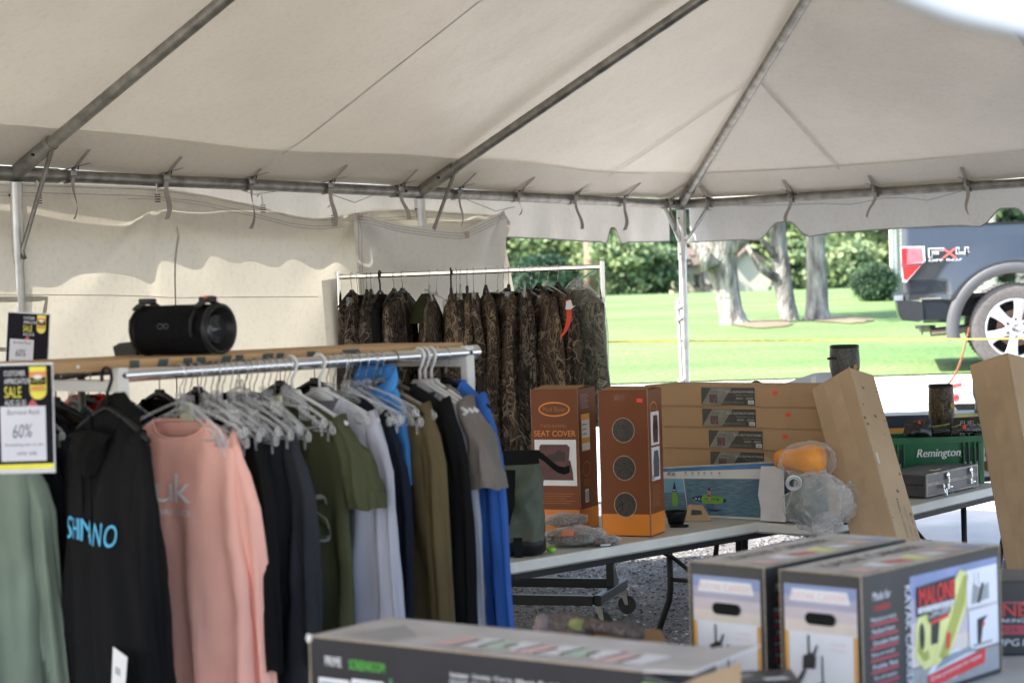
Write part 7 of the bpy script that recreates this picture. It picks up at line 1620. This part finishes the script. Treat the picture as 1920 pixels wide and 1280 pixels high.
# dark box at the right edge
a = at(1868, 1085, 5.0); t = thing('dark_carton', V((a.x, 5.0, .742)), 'black and red carton cut by the right edge of the view behind the carrier box', 'box')
o = V((a.x-.02, 5.0, .742)); hx = at(1900, 1088, 5.0).z-.742; mb = MB(); mb.rbox(o, V((.5, -.06, 0)), V((.03, .22, 0)), V((0, 0, hx)), MK, .004); f = Face(mb, o, V((.5, -.06, 0)), UP)
f.rect(.0, hx-.075, .48, .02, GREY, 0); f.rect(.0, .055, .48, .03, LR, 0); f.rect(.0, .085, .11, .055, REDP, 0); f.rect(0, .080, .105, .055, DK, 1); f.text('ALONE', -.068, .102, .162, .034, REDP, 2); f.text('TOP YAKING', -.03, .086, .12, .011, WH, 2); f.text('K24', .03, .062, .04, .012, DK, 1); f.text('MPG1015', .01, .025, .13, .018, WH, 1, .15)
mb.build('carton', t)
# long black box in front
zL = .742; LA_, LB_ = atz(580, 1192, 1.0), atz(1392, 1278, 1.0)
hL = 1.0-zL; lx_ = LB_-LA_; ll = lx_.length; lx_.normalize(); ln = V((-lx_.y, lx_.x, 0)); o = V((LA_.x, LA_.y, zL)); ll *= .80
LT = mat('long_box_top', (.36, .36, .35), rough=.45, col2=(.58, .55, .56), scale=5, stretch=(1, 1, 1)); GLG = mat('green_print', (.10, .55, .06), rough=.4); PV = mat('preview_print', (.42, .50, .54), rough=.35, col2=(.12, .2, .2), scale=22)
t = thing('long_box', o, 'long black printed box with green lettering and an opened right end, closest to the camera', 'box'); mb = MB()
mb.rbox(o, lx_*ll, ln*.27, UP*hL, mat('long_box_black', (.014, .014, .020), rough=.4, var=.2, spec=.3), .003); f = Face(mb, o, lx_, UP, .0009); W_ = ll
f.text('PRIME', .045, hL-.058, .045, .020, WH, 1); f.text('SCREENROOM', .112, hL-.060, .098, .020, GLG, 1)
for k, (x, w_) in enumerate(((.025, .085), (.118, .088))): f.rect(x, .06, w_, hL-.145+.005*k, WH, 1); f.rect(x+.005, .064, w_-.010, hL-.155+.005*k, PV if k == 0 else mat('preview_violet', (.35, .36, .55), rough=.35, col2=(.12, .22, .25), scale=18), 2)
f.rect(.222, .05, .008, hL-.12, mat('green_bar', (.05, .20, .06)), 1); f.rect(.365, .05, .008, hL-.125, MATS['green_bar'], 1); f.text('Height control', .24, hL-.115, .10, .012, GREY, 1)
for k in range(5):
    x = .385+.055*k; f.text(['Instant\nshade', 'Camping\nready', 'Carry\nbag', 'Mesh\nwall', 'Fold\nout'][k].split('\n')[0], x, hL-.052, .045, .011, WH, 1); f.text('strong', x-.003, hL-.067, .045, .010, WH, 1); f.ell(x+.02, hL-.092, .013, .013, [PALER, YK, PALER, GLG, PALER][k], 1, 14)
tf = Face(mb, o+UP*hL, lx_, ln, .0009); tf.rect(.002, .002, ll-.004, .266, LT, 0)
for k in range(10): tf.poly([(.30+.05*k, .03+.02*(k % 4)), (.36+.05*k, .05), (.37+.05*k, .12+.03*(k % 2)), (.31+.05*k, .15)], [PALER, WH, mat('mint_print', (.5, .62, .52)), WH, PALER, WH, MATS['mint_print'], WH, PALER, WH][k], 1)
tf.poly([(.06, .05), (.2, .02), (.22, .10), (.10, .2)], GREY, 1)
mb.build('carton', t)
mb = MB(); e = o+lx_*ll
mb.slab([e+UP*(hL-.001), e+UP*(hL-.001)+ln*.27, e+lx_*.10+UP*(hL+.012)+ln*.27, e+lx_*.11+UP*(hL+.005)], UP*.004, LT); mb.slab([e, e+lx_*.10-ln*.004, e+lx_*.105-ln*.006+UP*(hL-.02), e+UP*(hL-.004)], ln*.004, MK); mb.rbox(e+lx_*.0+UP*(hL-.03)-ln*.0075, lx_*.085, ln*.001, UP*.010, GLG, .0004)
mb.build('lid_flap', t)
mb = MB(); mb.slab([e+lx_*.065+ln*.02-UP*0, e+lx_*.095+ln*.03, e+lx_*.10+ln*.03+UP*(hL-.006), e+lx_*.07+ln*.02+UP*(hL-.02)], ln*.16, CARD); mb.build('inner_carton', t)
mb = MB()
for q, dr, L in ((o, UP, hL), (o+UP*hL, lx_, ll), (o+UP*hL, ln, .27)): mb.tube([q+dr*(L*k/24) for k in range(25)], [.0015+.0012*abs(noise.noise(V((k, 7, 1)))) for k in range(25)], CORR, 5)
blob(mb, o+UP*(hL-.004), (.007, .007, .008), WHITEP, .4, 3, 1, 10); mb.build('worn_edge', t)
# glove behind the long box, on a low carton
gp = at(1100, 1178, 4.62); mb = MB(); mb.rbox(V((gp.x-.17, 4.52, .742)), V((.36, 0, 0)), V((0, .24, 0)), V((0, 0, gp.z-.03-.742)), CARDD, .003); tag(mb.build('under_carton'), 'brown carton hidden behind the long black box, under the camo glove', 'box')
GC = camo('glove_camo', [(.04, .03, .028), (.08, .06, .055), (.14, .11, .10), (.24, .19, .17)], 14, .8)
t = thing('camo_glove', gp-UP*.03, 'brown camo hunting glove with an olive patch lying behind the long black box', 'glove'); mb = MB()
blob(mb, gp+V((-.045, 0, .004)), (.070, .05, .034), GC, .2, 2.2, 4, 30)
for k in range(4): mb.tube([gp+V((-.01+.0*k, -.03+.02*k, .012)), gp+V((.05, -.035+.022*k, .005-.003*k)), gp+V((.095+.01*(k % 2), -.045+.024*k, -.006)), gp+V((.125+.012*(k % 2), -.05+.026*k, -.018))], [.017, .015, .013, .008], GC, 10)
mb.tube([gp+V((-.06, -.03, .0)), gp+V((-.03, -.065, -.005)), gp+V((.005, -.08, -.015))], [.016, .013, .008], GC, 10); mb.build('glove_cloth', t, smooth=True)
mb = MB(); blob(mb, gp+V((-.030, -.035, .010)), (.030, .014, .022), mat('olive_patch', (.24, .24, .08), rough=.8, var=.2, scale=40), .15, 2, 3, 20); mb.build('palm_patch', t, smooth=True)
mb = MB(); blob(mb, gp+V((-.105, -.01, .008)), (.022, .03, .032), mat('dusty_cuff', (.22, .17, .17), rough=.8), .2, 2, 9, 20); mb.build('cuff', t, smooth=True)
# dark scraps between the boxes
p = atz(1425, 1262, .742); mb = MB(); p = at(1430, 1262, 4.15); mb.rbox(V((p.x-.06, 4.05, .742)), V((.13, .01, 0)), V((0, .14, 0)), V((0, 0, p.z-.742)), MK, .004); f = Face(mb, V((p.x-.06, 4.05, p.z)), (1, 0, 0), (0, 1, 0)); f.poly([(.06, .02), (.11, .03), (.10, .06), (.05, .05)], WHITEP, 0); f.poly([(.01, .05), (.04, .08), (.03, .10), (.0, .08)], GREY, 0); tag(mb.build('small_black_box'), 'small black box with pale scraps on it between the long box and carriers', 'box')
# ================================================================ speaker and signs
SPK = mat('speaker_cloth', (.005, .005, .006), rough=.9, var=.3, scale=60, bump=.3, bscale=500, spec=.1)
sp0 = at(345, 617, 5.62); sax = V((.86, -.51, 0)).normalized(); sr_ = .0735; slen = .292
ctr = V((sp0.x, sp0.y, 0)); q = rail_point(P0+UP*zl, Pe+UP*ze, 386); zs = q.z+.031+sr_+.001
cc = V((q.x, q.y, zs))+fn*.12; 
t = thing('speaker', V((cc.x, cc.y, zs-sr_)), 'black barrel shaped wireless speaker with a red accent lying on the plank', 'speaker')
mb = MB(); mb.lathe([(.050, -slen/2+.002), (.064, -slen/2+.010), (.0725, -slen/2+.035), (sr_, 0), (.0725, slen/2-.035), (.070, slen/2-.016), (.068, slen/2-.01)], SPK, 40, cc, sax, cap=(True, False)); mb.build('speaker_body', t, smooth=True)
mb = MB(); mb.lathe([(.069, slen/2-.014), (.0735, slen/2-.010), (.074, slen/2+.004), (.066, slen/2+.008), (.058, slen/2+.000), (.056, slen/2-.02), (.02, slen/2-.024), (.001, slen/2-.02)], BLACKP, 40, cc, sax, cap=(False, False)); mb.lathe([(.046, slen/2-.018), (.040, slen/2-.008), (.025, slen/2-.014), (.018, slen/2-.006), (.001, slen/2+.002)], mat('speaker_cone', (.02, .02, .022), rough=.15), 32, cc, sax); mb.build('bass_cone', t, smooth=True)
mb = MB(); mb.lathe([(.069, -slen/2+.030), (.0745, -slen/2+.026), (.0745, -slen/2+.014), (.06, -slen/2+.004)], BLACKP, 36, cc, sax, cap=(False, True)); mb.build('end_ring', t, smooth=True)
side = V((-sax.y, sax.x, 0))
for s_, red in ((-.42, False), (.36, True)):
    mb = MB(); b = cc+sax*slen*s_
    pts = [b+side*sr_*math.cos(a)*1.06+UP*sr_*math.sin(a)*1.08 for a in np.linspace(.9, 2.3, 12)]
    vs = []
    for p in pts: vs += [p-sax*.014, p+sax*.014, p+sax*.014+UP*.005, p-sax*.014+UP*.005]
    mb.add(vs, [(4*i+k, 4*i+(k+1) % 4, 4*i+4+(k+1) % 4, 4*i+4+k) for i in range(len(pts)-1) for k in range(4)], BLACKP)
    mb.box(b+UP*(sr_+.012), (.05, .03, .018), BLACKP, rz=math.atan2(sax.y, sax.x), bev=.004); mb.tube([b-side*.055+UP*.055, b-side*.076+UP*.03, b-side*.082+UP*.0, b-side*.078-UP*.02], [.005, .006, .004, .003], BLACKP, 6)
    if red: mb.box(b+UP*(sr_+.020)+sax*.004, (.012, .034, .006), mat('red_accent', (.65, .05, .03), rough=.4), rz=math.atan2(sax.y, sax.x))
    mb.build('strap_mount', t)
mb = MB(); f = Face(mb, cc-side*(sr_+.001)-sax*.012, sax, UP, .001); f.ring(.0, .012, .012, .008, .002, mat('dim_logo', (.06, .06, .065)), 0, 16); f.ring(.022, .012, .010, .008, .002, MATS['dim_logo'], 0, 16); mb.build('logo', t)
mb = MB(); b = cc-sax*(slen/2+.0); mb.slab([b-side*.03-UP*.072, b-side*.04-sax*.075-UP*.072, b-side*.04-sax*.082-UP*.045, b-side*.035-sax*.06-UP*.034, b-side*.03-UP*.03], side*.02, BLACKP); mb.build('strap_end', t)
# signs
SB = mat('sign_black', (.010, .009, .015), rough=.6, spec=.1); SY = mat('sign_yellow', (.75, .68, .05), rough=.4); SO = mat('sign_orange', (.70, .22, .06), rough=.4); INK = mat('pen_ink', (.10, .10, .13), rough=.6); PAPER = mat('white_paper', (.62, .62, .68), rough=.7, var=.03); FRM = mat('sign_frame_white', (.68, .68, .70), rough=.3)
def sign(p_tr, w_, h, yaw, tilt, label, back=False, d=5.0):
    X = V((math.cos(yaw), math.sin(yaw), 0)); Y = (UP*math.cos(tilt)+X*math.sin(tilt)).normalized(); N = X.cross(Y); X = Y.cross(N).normalized()
    o = p_tr-X*w_-Y*h; t = thing('sale_sign', o, label, 'sign', 'sale signs'); mb = MB(); mb.rbox(o+N*-.006, X*w_, -N*-.004, Y*h, FRM, .0015); f = Face(mb, o, X, Y, .0006)
    k = w_/.21; f.rect(.004*k, .004*k, w_-.008*k, h-.010*k, SB, 0)
    f.rect(.004*k, .012*k, w_-.008*k, .014*k, SY, 1); f.rect(.004*k, .004*k, w_-.008*k, .008*k, PAPER, 1)
    top = h-.012*k
    for i, (tx, wd, hh_, m_) in enumerate((('CUSTOMER', .055, .014, FRM), ('APPRECIATION', .068, .014, FRM), ('SALE', .044, .030, SY), ('AUG 22-25', .055, .014, FRM))):
        f.text(tx, .082*k, top-(.022+[0, .021, .058, .078][i])*k, wd*k, hh_*k, m_, 2)
    x = w_-.040*k
    f.rect(x-.022*k, top-.065*k, .044*k, .067*k, SY, 1); f.rect(x-.022*k, top-.024*k, .044*k, .012*k, SO, 2); f.ell(x, top-.064*k, .022*k, .022*k, SY, 1); f.rect(x-.020*k, top-.046*k, .040*k, .020*k, SB, 3); f.ell(x, top-.026*k, .012*k, .006*k, FRM, 4, 12); f.rect(x-.018*k, top-.060*k, .036*k, .008*k, SO, 3); f.text('OUTDOOR', x-.016*k, top-.040*k, .032*k, .006*k, SY, 4)
    py = .034*k; pw = .118*k; ph = .146*k; x0 = .070*k if not back else .02*k
    f.rect(x0, py, pw, ph, PAPER, 3)
    f.poly([(x0+.07*k, py+ph), (x0+.085*k, py+ph+.02*k), (x0+.10*k, py+ph)], LR, 2)
    f.text('Burnout Rack', x0+.018*k, py+ph-.022*k, .085*k, .013*k, INK, 4, .1); f.text('60%', x0+.030*k, py+ph-.085*k, .050*k, .036*k, INK, 4, .15, .05)
    f.text('Everything else on the', x0+.010*k, py+ph-.108*k, .100*k, .010*k, INK, 4, .1); f.text('other side', x0+.040*k, py+ph-.130*k, .052*k, .011*k, INK, 4, .1)
    mb.build('sign_board', t)
    return t, o, X, Y
pt = at(99, 679, 5.0); sign(pt, .205, .288, rad(6), rad(.5), 'larger black sale sign with a white handwritten paper, hanging low at the rack end')
pt = at(94, 588, 5.95); zq = at(94, 672, 5.95).z; t2, o2, X2, Y2 = sign(pt, .135, .200, rad(-4), rad(5), 'smaller black sale sign standing on the plank behind the larger one', True)
